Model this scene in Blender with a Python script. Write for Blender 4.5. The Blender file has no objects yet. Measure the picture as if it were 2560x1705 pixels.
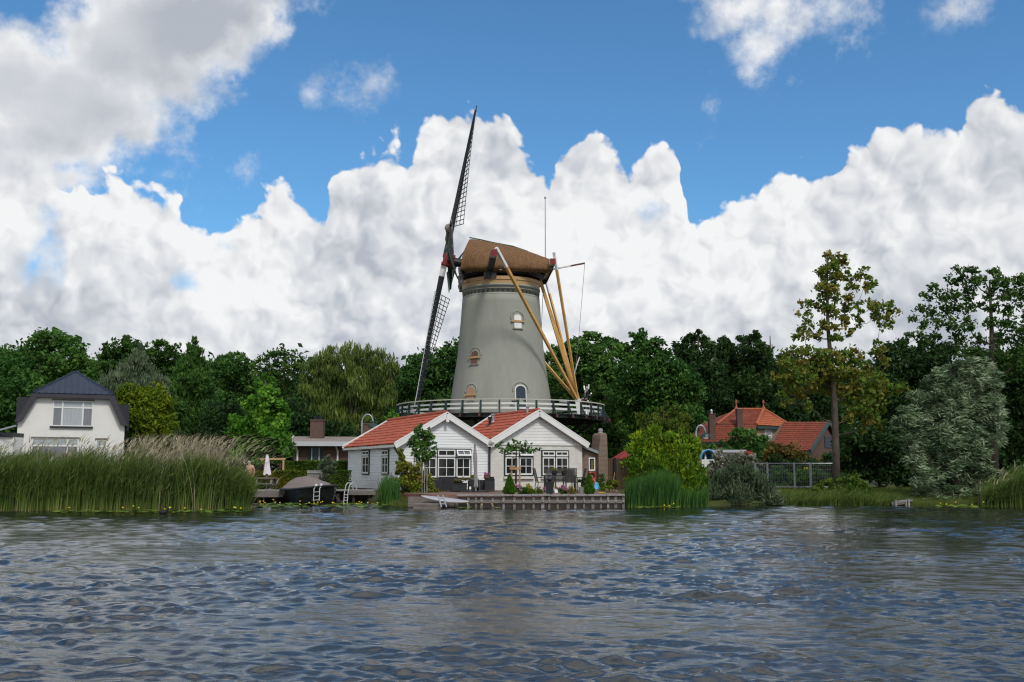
import bpy, math, random
import numpy as np
from mathutils import Vector, Matrix
random.seed(5)
sc = bpy.context.scene
COL = sc.collection
V = Vector
PI = math.pi
# ---------------------------------------------------------------- camera geometry (photo 2560 x 1705)
F = 2489.0
TH = math.radians(7.37)
CAMZ = 1.5
CT, ST = math.cos(TH), math.sin(TH)
def ray(u, v):
    xc = (u - 1280) / F; yc = (852.5 - v) / F
    return V((xc, CT - yc * ST, ST + yc * CT))
def P(u, v, Y):
    d = ray(u, v)
    return V((0, 0, CAMZ)) + d * (Y / d.y)
def onplane(u, v, A, e):
    """where the sight line of a photo point meets the vertical wall through A along e: (distance along e, height)"""
    d = ray(u, v); n = V((-e.y, e.x, 0)).normalized()
    t = (V((A.x, A.y, 0)).dot(n)) / (d.dot(n))
    p = V((0, 0, CAMZ)) + d * t
    return (p - A).dot(e), p.z
# ---------------------------------------------------------------- scene objects
def tag(o, label=None, cat=None, group=None, kind=None):
    if label: o['label'] = label
    if cat: o['category'] = cat
    if group: o['group'] = group
    if kind: o['kind'] = kind
    return o
def thing(name, label, cat, loc=(0, 0, 0), group=None):
    o = bpy.data.objects.new(name, None); COL.objects.link(o)
    o.location = loc; o.empty_display_size = .2
    return tag(o, label, cat, group)
def rootloc(o):
    l = V((0, 0, 0))
    while o is not None:
        l = l + V(o.location); o = o.parent
    return l
def dup(root, loc, rz=0, label=None):
    def rec(o, par):
        c = o.copy(); COL.objects.link(c)
        if par is not None: c.parent = par
        for k in o.children: rec(k, c)
        return c
    r = rec(root, None); r.location = loc; r.rotation_euler = (0, 0, rz)
    if label: r['label'] = label
    return r
class MB:
    def __init__(s): s.v = []; s.f = []; s.m = []; s.cur = 0
    def add(s, vs, fs):
        b = len(s.v); s.v += [tuple(p) for p in vs]
        s.f += [tuple(b + i for i in f) for f in fs]; s.m += [s.cur] * len(fs)
        return s
    def mat(s, i): s.cur = i; return s
    def hexa(s, q):
        return s.add(q, [(0, 3, 2, 1), (4, 5, 6, 7), (0, 1, 5, 4), (1, 2, 6, 5), (2, 3, 7, 6), (3, 0, 4, 7)])
    def box(s, c, d, R=None):
        c = V(c); q = []
        for z in (-1, 1):
            for x, y in ((-1, -1), (1, -1), (1, 1), (-1, 1)):
                p = V((x * d[0] / 2, y * d[1] / 2, z * d[2] / 2))
                q.append(c + (R @ p if R is not None else p))
        return s.hexa(q)
    def lbox(s, A, e, n, s0, s1, z0, z1, d0, d1):
        """box in wall coordinates: along the wall, height, outwards"""
        q = []
        for z in (z0, z1):
            for a, d in ((s0, d1), (s1, d1), (s1, d0), (s0, d0)):
                p = A + e * a + n * d; q.append((p.x, p.y, z))
        return s.hexa(q)
    def beam(s, p, q, w, h, up=V((0, 0, 1)), w2=None, h2=None):
        p = V(p); q = V(q); t = (q - p).normalized(); up = V(up)
        a = t.cross(up)
        if a.length < 1e-4: a = t.cross(V((1, 0, 0)))
        a.normalize(); b = a.cross(t).normalized()
        w2 = w if w2 is None else w2; h2 = h if h2 is None else h2
        c = []
        for o, ww, hh in ((p, w, h), (q, w2, h2)):
            for x, y in ((-1, -1), (1, -1), (1, 1), (-1, 1)):
                c.append(o + a * (x * ww / 2) + b * (y * hh / 2))
        return s.hexa(c)
    def path(s, pts, rad, n=8, cap=True):
        pts = [V(p) for p in pts]
        if not hasattr(rad, '__len__'): rad = [rad] * len(pts)
        b = len(s.v); prev = None
        for i, p in enumerate(pts):
            t = (pts[min(i + 1, len(pts) - 1)] - pts[max(i - 1, 0)]).normalized()
            if prev is None:
                a = t.cross(V((0, 0, 1)))
                if a.length < 1e-3: a = t.cross(V((0, 1, 0)))
            else: a = prev - t * prev.dot(t)
            a.normalize(); prev = a; c = t.cross(a)
            for k in range(n):
                an = 2 * PI * k / n
                s.v.append(tuple(p + (a * math.cos(an) + c * math.sin(an)) * rad[i]))
        for i in range(len(pts) - 1):
            for k in range(n):
                k2 = (k + 1) % n
                s.f.append((b + i * n + k, b + i * n + k2, b + (i + 1) * n + k2, b + (i + 1) * n + k)); s.m.append(s.cur)
        if cap:
            s.f.append(tuple(b + k for k in range(n))[::-1]); s.m.append(s.cur)
            s.f.append(tuple(b + (len(pts) - 1) * n + k for k in range(n))); s.m.append(s.cur)
        return s
    def lathe(s, c, prof, n=24, a0=0, a1=2 * PI, cap=True, sq=1.0):
        c = V(c); b = len(s.v); full = abs(a1 - a0 - 2 * PI) < 1e-6; m = n if full else n + 1
        for r, z in prof:
            for k in range(m):
                an = a0 + (a1 - a0) * k / n
                s.v.append((c.x + r * math.cos(an), c.y + sq * r * math.sin(an), c.z + z))
        for i in range(len(prof) - 1):
            for k in range(n):
                k2 = (k + 1) % m
                s.f.append((b + i * m + k, b + i * m + k2, b + (i + 1) * m + k2, b + (i + 1) * m + k)); s.m.append(s.cur)
        if cap and full:
            s.f.append(tuple(b + k for k in range(m))[::-1]); s.m.append(s.cur)
            s.f.append(tuple(b + (len(prof) - 1) * m + k for k in range(m))); s.m.append(s.cur)
        return s
    def prism(s, poly, vec):
        n = len(poly); vec = V(vec); q = [V(p) for p in poly]
        return s.add(q + [p + vec for p in q], [tuple(range(n))[::-1], tuple(range(n, 2 * n))] +
                     [(i, (i + 1) % n, n + (i + 1) % n, n + i) for i in range(n)])
    def ball(s, c, r, n=10, m=7):
        c = V(c)
        if not hasattr(r, '__len__'): r = (r, r, r)
        b = len(s.v)
        for i in range(m + 1):
            t = PI * i / m
            for k in range(n):
                a = 2 * PI * k / n
                s.v.append((c.x + r[0] * math.sin(t) * math.cos(a), c.y + r[1] * math.sin(t) * math.sin(a), c.z + r[2] * math.cos(t)))
        for i in range(m):
            for k in range(n):
                k2 = (k + 1) % n
                s.f.append((b + i * n + k, b + (i + 1) * n + k, b + (i + 1) * n + k2, b + i * n + k2)); s.m.append(s.cur)
        return s
    def build(s, name, mats, parent=None, smooth=False):
        me = bpy.data.meshes.new(name)
        o0 = rootloc(parent) if parent is not None else V((0, 0, 0))
        me.from_pydata([(a - o0.x, b - o0.y, c - o0.z) for a, b, c in s.v], [], s.f)
        if not isinstance(mats, (list, tuple)): mats = [mats]
        for m in mats: me.materials.append(m)
        me.polygons.foreach_set('material_index', s.m)
        if smooth: me.polygons.foreach_set('use_smooth', [True] * len(s.f))
        me.update()
        o = bpy.data.objects.new(name, me); COL.objects.link(o)
        if parent is not None: o.parent = parent
        return o
def npmesh(name, verts, k, mats, parent=None, tint=None, midx=None, smooth=False):
    """a mesh of separate k-sided faces laid out in vertex order"""
    me = bpy.data.meshes.new(name)
    o0 = rootloc(parent) if parent is not None else V((0, 0, 0))
    verts = np.asarray(verts, dtype=np.float32).reshape(-1, 3) - np.array(o0, dtype=np.float32)
    n = len(verts); nf = n // k
    me.vertices.add(n); me.vertices.foreach_set('co', verts.ravel())
    me.loops.add(n); me.loops.foreach_set('vertex_index', np.arange(n, dtype=np.int32))
    me.polygons.add(nf); me.polygons.foreach_set('loop_start', np.arange(0, n, k, dtype=np.int32))
    if not isinstance(mats, (list, tuple)): mats = [mats]
    for m in mats: me.materials.append(m)
    if midx is not None: me.polygons.foreach_set('material_index', np.asarray(midx, dtype=np.int32))
    if tint is not None:
        at = me.attributes.new('tint', 'FLOAT', 'POINT'); at.data.foreach_set('value', np.asarray(tint, dtype=np.float32))
    me.update(calc_edges=True)
    o = bpy.data.objects.new(name, me); COL.objects.link(o)
    if parent is not None: o.parent = parent
    return o
# ---------------------------------------------------------------- materials
def newmat(name):
    m = bpy.data.materials.new(name); m.use_nodes = True
    nt = m.node_tree
    return m, nt, nt.nodes['Principled BSDF']
def N(nt, t, **kw):
    n = nt.nodes.new(t)
    for k, x in kw.items():
        if k in n.inputs: n.inputs[k].default_value = x
        else: setattr(n, k, x)
    return n
def M(name, c1, c2=None, rough=.7, scale=3, bump=0, bscale=40, spec=.3, metal=0, stretch=(1, 1, 1), detail=5, coat=0):
    m, nt, b = newmat(name)
    L = nt.links.new
    b.inputs['Roughness'].default_value = rough; b.inputs['Specular IOR Level'].default_value = spec
    b.inputs['Metallic'].default_value = metal; b.inputs['Coat Weight'].default_value = coat
    if c2 is None: c2 = tuple(x * .75 for x in c1)
    g = N(nt, 'ShaderNodeNewGeometry'); mp = N(nt, 'ShaderNodeMapping'); mp.inputs['Scale'].default_value = stretch
    L(g.outputs['Position'], mp.inputs[0])
    no = N(nt, 'ShaderNodeTexNoise', Scale=scale, Detail=detail, Roughness=.65)
    L(mp.outputs[0], no.inputs['Vector'])
    cr = N(nt, 'ShaderNodeValToRGB'); cr.color_ramp.elements[0].position = .32; cr.color_ramp.elements[1].position = .68
    cr.color_ramp.elements[0].color = (*c2, 1); cr.color_ramp.elements[1].color = (*c1, 1)
    L(no.outputs['Fac'], cr.inputs[0]); L(cr.outputs[0], b.inputs['Base Color'])
    if bump:
        n2 = N(nt, 'ShaderNodeTexNoise', Scale=bscale, Detail=4); L(mp.outputs[0], n2.inputs['Vector'])
        bp = N(nt, 'ShaderNodeBump', Strength=bump, Distance=.03); L(n2.outputs['Fac'], bp.inputs['Height']); L(bp.outputs[0], b.inputs['Normal'])
    return m
def brickmat(name, c1, c2, mortar, bw=.21, bh=.065, msize=.012, rough=.85, bump=.3, ang=.46):
    m, nt, b = newmat(name); L = nt.links.new
    g = N(nt, 'ShaderNodeNewGeometry'); sp = N(nt, 'ShaderNodeSeparateXYZ'); L(g.outputs['Position'], sp.inputs[0])
    ma = N(nt, 'ShaderNodeMath', operation='MULTIPLY_ADD'); L(sp.outputs['Y'], ma.inputs[0]); ma.inputs[1].default_value = ang; L(sp.outputs['X'], ma.inputs[2])
    cb = N(nt, 'ShaderNodeCombineXYZ'); L(ma.outputs[0], cb.inputs[0]); L(sp.outputs['Z'], cb.inputs[1])
    bt = N(nt, 'ShaderNodeTexBrick', Scale=1.0); bt.inputs['Brick Width'].default_value = bw; bt.inputs['Row Height'].default_value = bh
    bt.inputs['Mortar Size'].default_value = msize; bt.inputs['Bias'].default_value = 0
    bt.inputs['Color1'].default_value = (*c1, 1); bt.inputs['Color2'].default_value = (*c2, 1); bt.inputs['Mortar'].default_value = (*mortar, 1)
    L(cb.outputs[0], bt.inputs['Vector'])
    no = N(nt, 'ShaderNodeTexNoise', Scale=2.2, Detail=6); L(g.outputs['Position'], no.inputs['Vector'])
    mx = N(nt, 'ShaderNodeMix', data_type='RGBA', blend_type='MULTIPLY'); mx.inputs[0].default_value = .35
    L(bt.outputs['Color'], mx.inputs[6]); L(no.outputs['Fac'], mx.inputs[7]); L(mx.outputs[2], b.inputs['Base Color'])
    bp = N(nt, 'ShaderNodeBump', Strength=bump, Distance=.02); bp.invert = True
    L(bt.outputs['Fac'], bp.inputs['Height']); L(bp.outputs[0], b.inputs['Normal'])
    b.inputs['Roughness'].default_value = rough; b.inputs['Specular IOR Level'].default_value = .2
    return m
LR, LG, LB = 1.95, 1.9, 1.35
def leafmat(name, cols, trans=.3, rough=.6, spec=.14, raw=False):
    if not raw: cols = [(r * LR, g * LG, bl * LB) for r, g, bl in cols]
    m, nt, b = newmat(name); L = nt.links.new
    at = N(nt, 'ShaderNodeAttribute', attribute_name='tint')
    cr = N(nt, 'ShaderNodeValToRGB'); el = cr.color_ramp.elements
    el[0].position = 0; el[0].color = (*cols[0], 1); el[1].position = 1; el[1].color = (*cols[-1], 1)
    for i, c in enumerate(cols[1:-1]):
        x = el.new((i + 1) / (len(cols) - 1)); x.color = (*c, 1)
    L(at.outputs['Fac'], cr.inputs[0]); L(cr.outputs[0], b.inputs['Base Color'])
    b.inputs['Roughness'].default_value = rough; b.inputs['Specular IOR Level'].default_value = spec
    tr = N(nt, 'ShaderNodeBsdfTranslucent'); L(cr.outputs[0], tr.inputs['Color'])
    mx = N(nt, 'ShaderNodeMixShader'); mx.inputs[0].default_value = trans
    L(b.outputs[0], mx.inputs[1]); L(tr.outputs[0], mx.inputs[2]); L(mx.outputs[0], nt.nodes['Material Output'].inputs[0])
    return m
def glassmat(name, c=(.012, .014, .014), rough=.06):
    m, nt, b = newmat(name)
    b.inputs['Base Color'].default_value = (*c, 1); b.inputs['Roughness'].default_value = rough; b.inputs['Specular IOR Level'].default_value = .2
    L = nt.links.new; g = N(nt, 'ShaderNodeNewGeometry'); no = N(nt, 'ShaderNodeTexNoise', Scale=1.6, Detail=3); L(g.outputs['Position'], no.inputs['Vector'])
    cr = N(nt, 'ShaderNodeValToRGB'); cr.color_ramp.elements[0].position = .4; cr.color_ramp.elements[0].color = (*c, 1)
    cr.color_ramp.elements[1].position = .7; cr.color_ramp.elements[1].color = (c[0] * 3.4, c[1] * 3.2, c[2] * 3, 1)
    L(no.outputs['Fac'], cr.inputs[0]); L(cr.outputs[0], b.inputs['Base Color'])
    return m
m_white = M('white_paint', (.74, .74, .73), (.66, .66, .65), .5, 1.5)
m_board = M('white_boards', (.75, .77, .79), (.66, .68, .70), .5, 1.2, stretch=(1, 1, 4))
m_whitebrick = brickmat('whitewashed_brick', (.80, .785, .74), (.74, .725, .68), (.68, .665, .63), bump=.25)
m_render = M('white_render', (.74, .73, .71), (.68, .67, .65), .8, 1.0, bump=.1)
m_green = M('dark_green_paint', (.02, .045, .04), (.014, .03, .028), .35)
m_black = M('black_tar_paint', (.012, .014, .016), (.02, .022, .024), .45, 5)
m_steel = M('galvanised_steel', (.42, .44, .46), (.32, .34, .36), .4, 6, metal=.6)
m_brick = brickmat('brown_brick', (.235, .15, .105), (.17, .11, .08), (.26, .225, .19))
m_brick2 = brickmat('dark_red_brick', (.16, .075, .06), (.11, .055, .045), (.16, .13, .11))
m_brick3 = brickmat('tan_brick', (.42, .27, .16), (.34, .22, .13), (.40, .33, .25))
def tilemat(name, c1, c2, c3):
    m, nt, b = newmat(name); L = nt.links.new
    g = N(nt, 'ShaderNodeNewGeometry')
    vo = N(nt, 'ShaderNodeTexVoronoi', Scale=3.6); L(g.outputs['Position'], vo.inputs['Vector'])
    sx = N(nt, 'ShaderNodeSeparateXYZ'); L(vo.outputs['Color'], sx.inputs[0])
    cr = N(nt, 'ShaderNodeValToRGB'); el = cr.color_ramp.elements; el[0].color = (*c2, 1); el[1].color = (*c1, 1)
    L(sx.outputs[0], cr.inputs[0])
    no = N(nt, 'ShaderNodeTexNoise', Scale=1.3, Detail=7, Roughness=.7); L(g.outputs['Position'], no.inputs['Vector'])
    r2 = N(nt, 'ShaderNodeValToRGB'); r2.color_ramp.elements[0].position = .5; r2.color_ramp.elements[1].position = .72
    L(no.outputs['Fac'], r2.inputs[0])
    mx = N(nt, 'ShaderNodeMix', data_type='RGBA'); L(r2.outputs[0], mx.inputs[0]); L(cr.outputs[0], mx.inputs[6]); mx.inputs[7].default_value = (*c3, 1)
    L(mx.outputs[2], b.inputs['Base Color']); b.inputs['Roughness'].default_value = .75; b.inputs['Specular IOR Level'].default_value = .25
    return m
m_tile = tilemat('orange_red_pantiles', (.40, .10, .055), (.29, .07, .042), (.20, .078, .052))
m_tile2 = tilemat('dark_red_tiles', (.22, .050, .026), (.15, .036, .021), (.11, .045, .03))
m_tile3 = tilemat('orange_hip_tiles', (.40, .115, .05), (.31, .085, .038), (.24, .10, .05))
m_glass = glassmat('window_glass')
m_curtain = M('net_curtain_glass', (.42, .45, .47), (.30, .34, .37), .25, 22, spec=.5, stretch=(1, 1, .05))
m_curtain2 = M('grey_curtain_glass', (.22, .23, .25), (.15, .16, .18), .25, 20, spec=.5, stretch=(1, 1, .05))
m_slate = M('dark_slate_cladding', (.022, .025, .032), (.032, .034, .042), .45, 8)
m_zinc = M('blue_grey_zinc', (.026, .036, .062), (.034, .046, .075), .4, 2)
m_tower = M('grey_green_plaster', (.305, .31, .27), (.25, .26, .225), .85, .9, bump=.22, bscale=9, detail=9, stretch=(1, 1, .28))
m_peel = M('flaked_white_plaster', (.60, .59, .55), (.50, .49, .45), .85, 2)
m_thatch = M('reed_thatch', (.215, .122, .062), (.11, .064, .035), .95, 5, bump=.9, bscale=16, stretch=(1.4, 1.4, .35), spec=.1)
m_pine = M('fresh_pine_wood', (.50, .33, .17), (.40, .25, .12), .6, 4, stretch=(1, 1, 8))
m_yellow = M('ochre_yellow_paint', (.62, .37, .12), (.44, .245, .07), .6, 1.6, detail=8)
m_red = M('mill_red_paint', (.22, .022, .02), (.16, .02, .02), .5)
m_oldwood = M('weathered_grey_wood', (.22, .195, .175), (.12, .105, .095), .8, 6, bump=.3, stretch=(1, 1, 6))
m_greywood = M('silvery_wood', (.30, .29, .285), (.18, .17, .165), .8, 5, bump=.3)
m_darkwood = M('wet_dark_wood', (.055, .042, .034), (.03, .025, .02), .6, 6, bump=.3)
m_brownwood = M('brown_stained_wood', (.13, .08, .05), (.08, .05, .034), .75, 4, bump=.2, stretch=(6, 6, 1))
m_bark = M('grey_brown_bark', (.10, .08, .06), (.05, .04, .032), .9, 8, bump=.6, stretch=(1, 1, .3))
m_pave = brickmat('red_paving_brick', (.34, .15, .10), (.27, .12, .085), (.2, .13, .1), .2, .1)
m_boat = M('gloss_navy_hull', (.008, .009, .013), (.012, .012, .016), .22, 3, spec=.5)
m_canvas = M('taupe_canvas', (.20, .165, .15), (.165, .135, .122), .85, 3, bump=.25, bscale=12)
m_greycloth = M('grey_parasol_cloth', (.30, .28, .29), (.22, .205, .215), .85, 5, stretch=(8, 8, .6))
m_whitecloth = M('white_parasol_cloth', (.72, .68, .72), (.60, .56, .60), .85, 6, stretch=(8, 8, .6))
m_wicker = M('charcoal_wicker', (.035, .037, .042), (.022, .023, .027), .65, 60, bump=.4, bscale=90)
m_planter = M('black_planter', (.022, .024, .028), (.03, .032, .036), .4, 6)
m_sling = M('grey_mesh_sling', (.075, .07, .07), (.05, .047, .047), .8, 50)
_t = m_sling.node_tree; _b = _t.nodes['Principled BSDF']; _b.inputs['Alpha'].default_value = .62
m_alu = M('dark_aluminium', (.06, .06, .062), (.04, .04, .042), .4, metal=.4)
m_tan = M('tan_new_stake_wood', (.42, .24, .13), (.33, .18, .10), .7, 5)
m_blue = M('bright_blue_plastic', (.02, .21, .45), (.015, .17, .38), .35)
m_ltblue = M('light_blue_plastic', (.10, .36, .55), (.08, .30, .47), .4)
m_orange = M('orange_plastic', (.55, .16, .05), (.45, .12, .04), .5)
m_redp = M('red_plastic', (.42, .04, .03), (.35, .035, .03), .5)
m_redcloth = M('dark_red_canvas', (.24, .03, .03), (.19, .025, .026), .8)
m_pipe = M('dark_downpipe', (.03, .045, .045), (.022, .034, .034), .4)
m_roofing = M('grey_bitumen_roofing', (.27, .23, .20), (.19, .165, .145), .9, 6)
m_skin = M('tanned_skin', (.52, .30, .21), (.44, .25, .17), .55)
m_shorts = M('orange_red_shorts', (.42, .11, .05), (.35, .09, .04), .8)
m_hair = M('grey_hair', (.35, .33, .31), (.26, .25, .24), .8)
m_feather = M('black_feathers', (.008, .008, .010), (.014, .014, .016), .6)
m_soil = M('damp_soil', (.05, .038, .026), (.028, .022, .016), .95, 3, bump=.5)
m_paddle = M('white_board_shell', (.40, .385, .42), (.33, .32, .35), .3)
m_yel = M('yellow_sign', (.65, .5, .03), (.6, .45, .03), .5)
m_wire = M('fence_wire', (.20, .22, .24), (.15, .165, .18), .5, metal=.4)
# leaf palettes: species colours
m_oak = leafmat('dark_oak_leaves', [(.012, .032, .010), (.022, .055, .014), (.045, .088, .022)])
m_ash = leafmat('ash_leaves', [(.012, .040, .012), (.024, .068, .018), (.055, .115, .03)])
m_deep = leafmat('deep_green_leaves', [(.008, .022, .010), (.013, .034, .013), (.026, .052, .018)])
m_mid = leafmat('mid_green_leaves', [(.016, .045, .014), (.03, .075, .022), (.06, .12, .035)])
m_bright = leafmat('bright_maple_leaves', [(.022, .070, .012), (.045, .125, .018), (.10, .20, .03)], .35)
m_yg = leafmat('golden_privet_leaves', [(.022, .05, .006), (.058, .095, .009), (.11, .14, .012)], .35)
m_thuja = leafmat('thuja_sprays', [(.022, .06, .008), (.06, .12, .010), (.115, .165, .012)], .3)
m_olive = leafmat('olive_cypress_sprays', [(.022, .04, .010), (.05, .075, .014), (.085, .11, .02)], .3)
m_greywillow = leafmat('grey_willow_leaves', [(.026, .046, .034), (.054, .080, .06), (.095, .125, .10)], .3)
m_weep = leafmat('weeping_willow_leaves', [(.034, .058, .018), (.07, .10, .032), (.115, .15, .052)], .35)
m_silver = leafmat('silver_willow_leaves', [(.014, .037, .019), (.060, .098, .064), (.145, .19, .16)], .2, .5, .3)
m_poplar = leafmat('poplar_leaves', [(.028, .058, .013), (.055, .098, .02), (.08, .11, .024), (.12, .10, .025)], .35)
m_hedge = leafmat('hedge_leaves', [(.015, .036, .008), (.035, .07, .012), (.075, .105, .018)])
m_ladder = M('chalky_white_tube', (.56, .57, .57), (.46, .47, .47), .5, 9)
m_hedge2 = leafmat('bronze_hedge_leaves', [(.025, .045, .008), (.06, .085, .012), (.13, .09, .02)])
m_box = leafmat('box_leaves', [(.015, .05, .008), (.035, .095, .012), (.07, .14, .02)])
m_creeper = leafmat('creeper_leaves', [(.04, .065, .010), (.09, .115, .018), (.15, .115, .03)], .35)
m_reed = leafmat('green_reed_blades', [(.016, .034, .011), (.038, .070, .020), (.080, .108, .034), (.17, .135, .08)], .3)
m_dry = leafmat('dry_reed_stems', [(.25, .21, .13), (.36, .315, .205), (.48, .43, .31)], .3, raw=True)
m_cat = leafmat('cattail_blades', [(.012, .042, .016), (.024, .07, .024), (.06, .12, .03), (.15, .14, .05)], .3, .6, .12)
m_grassm = leafmat('meadow_grass', [(.03, .055, .013), (.065, .09, .025), (.15, .14, .075)], .3)
m_lily = leafmat('lily_pad_leaves', [(.03, .06, .012), (.06, .10, .02), (.09, .13, .03)], .1)
m_yflower = M('yellow_petals', (.75, .55, .02), (.65, .45, .02), .6)
m_pink = leafmat('pink_petals', [(.42, .10, .25), (.55, .19, .38), (.62, .36, .50)], .3, raw=True)
m_ypetal = leafmat('yellow_petals_clumps', [(.20, .22, .03), (.38, .35, .03), (.5, .46, .05)], .3, raw=True)
m_cream = leafmat('cream_blossom', [(.06, .10, .03), (.22, .23, .15), (.48, .46, .38)], .3, raw=True)
m_sedge = leafmat('bronze_sedge', [(.06, .05, .02), (.10, .085, .03), (.14, .11, .05)], .3)
# ---------------------------------------------------------------- camera, sun, sky
cam = bpy.data.cameras.new('camera'); co = bpy.data.objects.new('camera', cam); COL.objects.link(co)
cam.sensor_width = 36; cam.lens = F / 2560 * 36; cam.clip_end = 3000; cam.clip_start = .1
co.location = (0, 0, CAMZ); co.rotation_euler = (PI / 2 + TH, 0, 0); sc.camera = co
sc.view_settings.view_transform = 'Standard'; sc.view_settings.look = 'None'; sc.view_settings.exposure = .55
CLOUD_S = .665; DENOISE = True
SUN_EL, SUN_AZ = math.radians(48), math.radians(155)     # azimuth clockwise from +Y: behind the camera, to the right
sd = V((math.sin(SUN_AZ) * math.cos(SUN_EL), math.cos(SUN_AZ) * math.cos(SUN_EL), math.sin(SUN_EL)))
sl = bpy.data.lights.new('sun', 'SUN'); sl.energy = 1.5; sl.angle = math.radians(12); sl.color = (1, .95, .87)
so = bpy.data.objects.new('sun', sl); COL.objects.link(so); so.rotation_euler = (-sd).to_track_quat('-Z', 'Y').to_euler(); so.location = (20, -20, 60)
wd = bpy.data.worlds.new('World'); sc.world = wd; wd.use_nodes = True
nt = wd.node_tree; L = nt.links.new
for n in list(nt.nodes): nt.nodes.remove(n)
def math_(op, a, b=None, c=None, clamp=False):
    n = nt.nodes.new('ShaderNodeMath'); n.operation = op; n.use_clamp = clamp
    for i, x in enumerate((a, b, c)):
        if x is None: continue
        if isinstance(x, (int, float)): n.inputs[i].default_value = x
        else: L(x, n.inputs[i])
    return n.outputs[0]
def vmath(op, a, b=None, c=None):
    n = nt.nodes.new('ShaderNodeVectorMath'); n.operation = op
    for i, x in enumerate((a, b, c)):
        if x is None: continue
        if isinstance(x, tuple): n.inputs[i].default_value = x
        else: L(x, n.inputs[i])
    return n.outputs['Value'] if op in ('LENGTH', 'DOT_PRODUCT') else n.outputs[0]
def noise(vec, scale, detail=6, rough=.55, lac=2.0):
    n = nt.nodes.new('ShaderNodeTexNoise'); n.inputs['Scale'].default_value = scale; n.inputs['Detail'].default_value = detail
    n.inputs['Roughness'].default_value = rough; n.inputs['Lacunarity'].default_value = lac
    L(vec, n.inputs['Vector']); return n.outputs['Fac']
def smooth(x, a, b):
    n = nt.nodes.new('ShaderNodeMapRange'); n.interpolation_type = 'SMOOTHSTEP'
    n.inputs['From Min'].default_value = a; n.inputs['From Max'].default_value = b; L(x, n.inputs['Value']); return n.outputs[0]
def mixc(f, a, b):
    n = nt.nodes.new('ShaderNodeMix'); n.data_type = 'RGBA'
    for i, x in ((0, f), (6, a), (7, b)):
        if isinstance(x, tuple): n.inputs[i].default_value = (*x, 1)
        elif isinstance(x, (int, float)): n.inputs[i].default_value = x
        else: L(x, n.inputs[i])
    return n.outputs[2]
tc = nt.nodes.new('ShaderNodeTexCoord'); D0 = tc.outputs['Generated']
D = vmath('NORMALIZE', D0)
sp = nt.nodes.new('ShaderNodeSeparateXYZ'); L(D, sp.inputs[0])
az = math_('ARCTAN2', sp.outputs[0], sp.outputs[1])
hl = math_('SQRT', math_('ADD', math_('MULTIPLY', sp.outputs[0], sp.outputs[0]), math_('MULTIPLY', sp.outputs[1], sp.outputs[1])))
el = math_('ARCTAN2', sp.outputs[2], hl)
def angs(ud, vd):                       # photo point (2354-wide view) to azimuth, elevation
    d = ray(ud * 1.0875, vd * 1.0875)
    return math.atan2(d.x, d.y), math.atan2(d.z, math.hypot(d.x, d.y))
# domain warp: billows displace the cloud outlines
wn = nt.nodes.new('ShaderNodeTexNoise'); wn.inputs['Scale'].default_value = 9; wn.inputs['Detail'].default_value = 3; wn.inputs['Roughness'].default_value = .5
L(D, wn.inputs['Vector'])
wv = vmath('SUBTRACT', wn.outputs['Color'], (.5, .5, .5))
cb = nt.nodes.new('ShaderNodeCombineXYZ'); L(az, cb.inputs[0]); L(el, cb.inputs[1])
p0 = vmath('MULTIPLY_ADD', wv, (.020, .020, 0), cb.outputs[0])
sp2 = nt.nodes.new('ShaderNodeSeparateXYZ'); L(p0, sp2.inputs[0])
# the bank of cumulus: its top edge as elevation over azimuth
top = [(-250, 380), (0, 330), (60, 325), (110, 345), (135, 395), (150, 415), (165, 405), (200, 385), (250, 385), (320, 365), (370, 395), (410, 430), (432, 505), (450, 515), (500, 478), (560, 430), (640, 408), (700, 440), (745, 470), (757, 420), (775, 375), (830, 300), (905, 296),
       (925, 312), (945, 300), (962, 255), (1000, 212), (1045, 196), (1100, 206), (1150, 228), (1200, 290), (1240, 345), (1262, 385), (1290, 335), (1330, 302), (1400, 292), (1436, 315), (1446, 362), (1462, 345), (1490, 315),
       (1525, 300), (1556, 312), (1570, 365), (1577, 470), (1605, 485), (1680, 445), (1745, 412), (1762, 365), (1805, 338), (1860, 330), (1925, 345), (1950, 300), (2030, 265), (2120, 255), (2200, 262), (2216, 198),
       (2275, 176), (2335, 212), (2365, 240), (2480, 210), (2650, 280)]
A0, A1, E1 = -.53, .53, .5
fc = nt.nodes.new('ShaderNodeFloatCurve'); cv = fc.mapping.curves[0]
pts = []
for u, v in top:
    a, e = angs(u, v); pts.append(((a - A0) / (A1 - A0), e / E1))
pts.sort()
cv.points[0].location = (0, pts[0][1]); cv.points[1].location = (1, pts[-1][1])
for p in pts: cv.points.new(*p)
for p in cv.points: p.handle_type = 'VECTOR'
fc.mapping.update()
L(math_('DIVIDE', math_('SUBTRACT', sp2.outputs[0], A0), A1 - A0, clamp=True), fc.inputs['Value'])
bank = math_('SUBTRACT', math_('MULTIPLY', fc.outputs[0], E1), sp2.outputs[1])       # >0 inside
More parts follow.
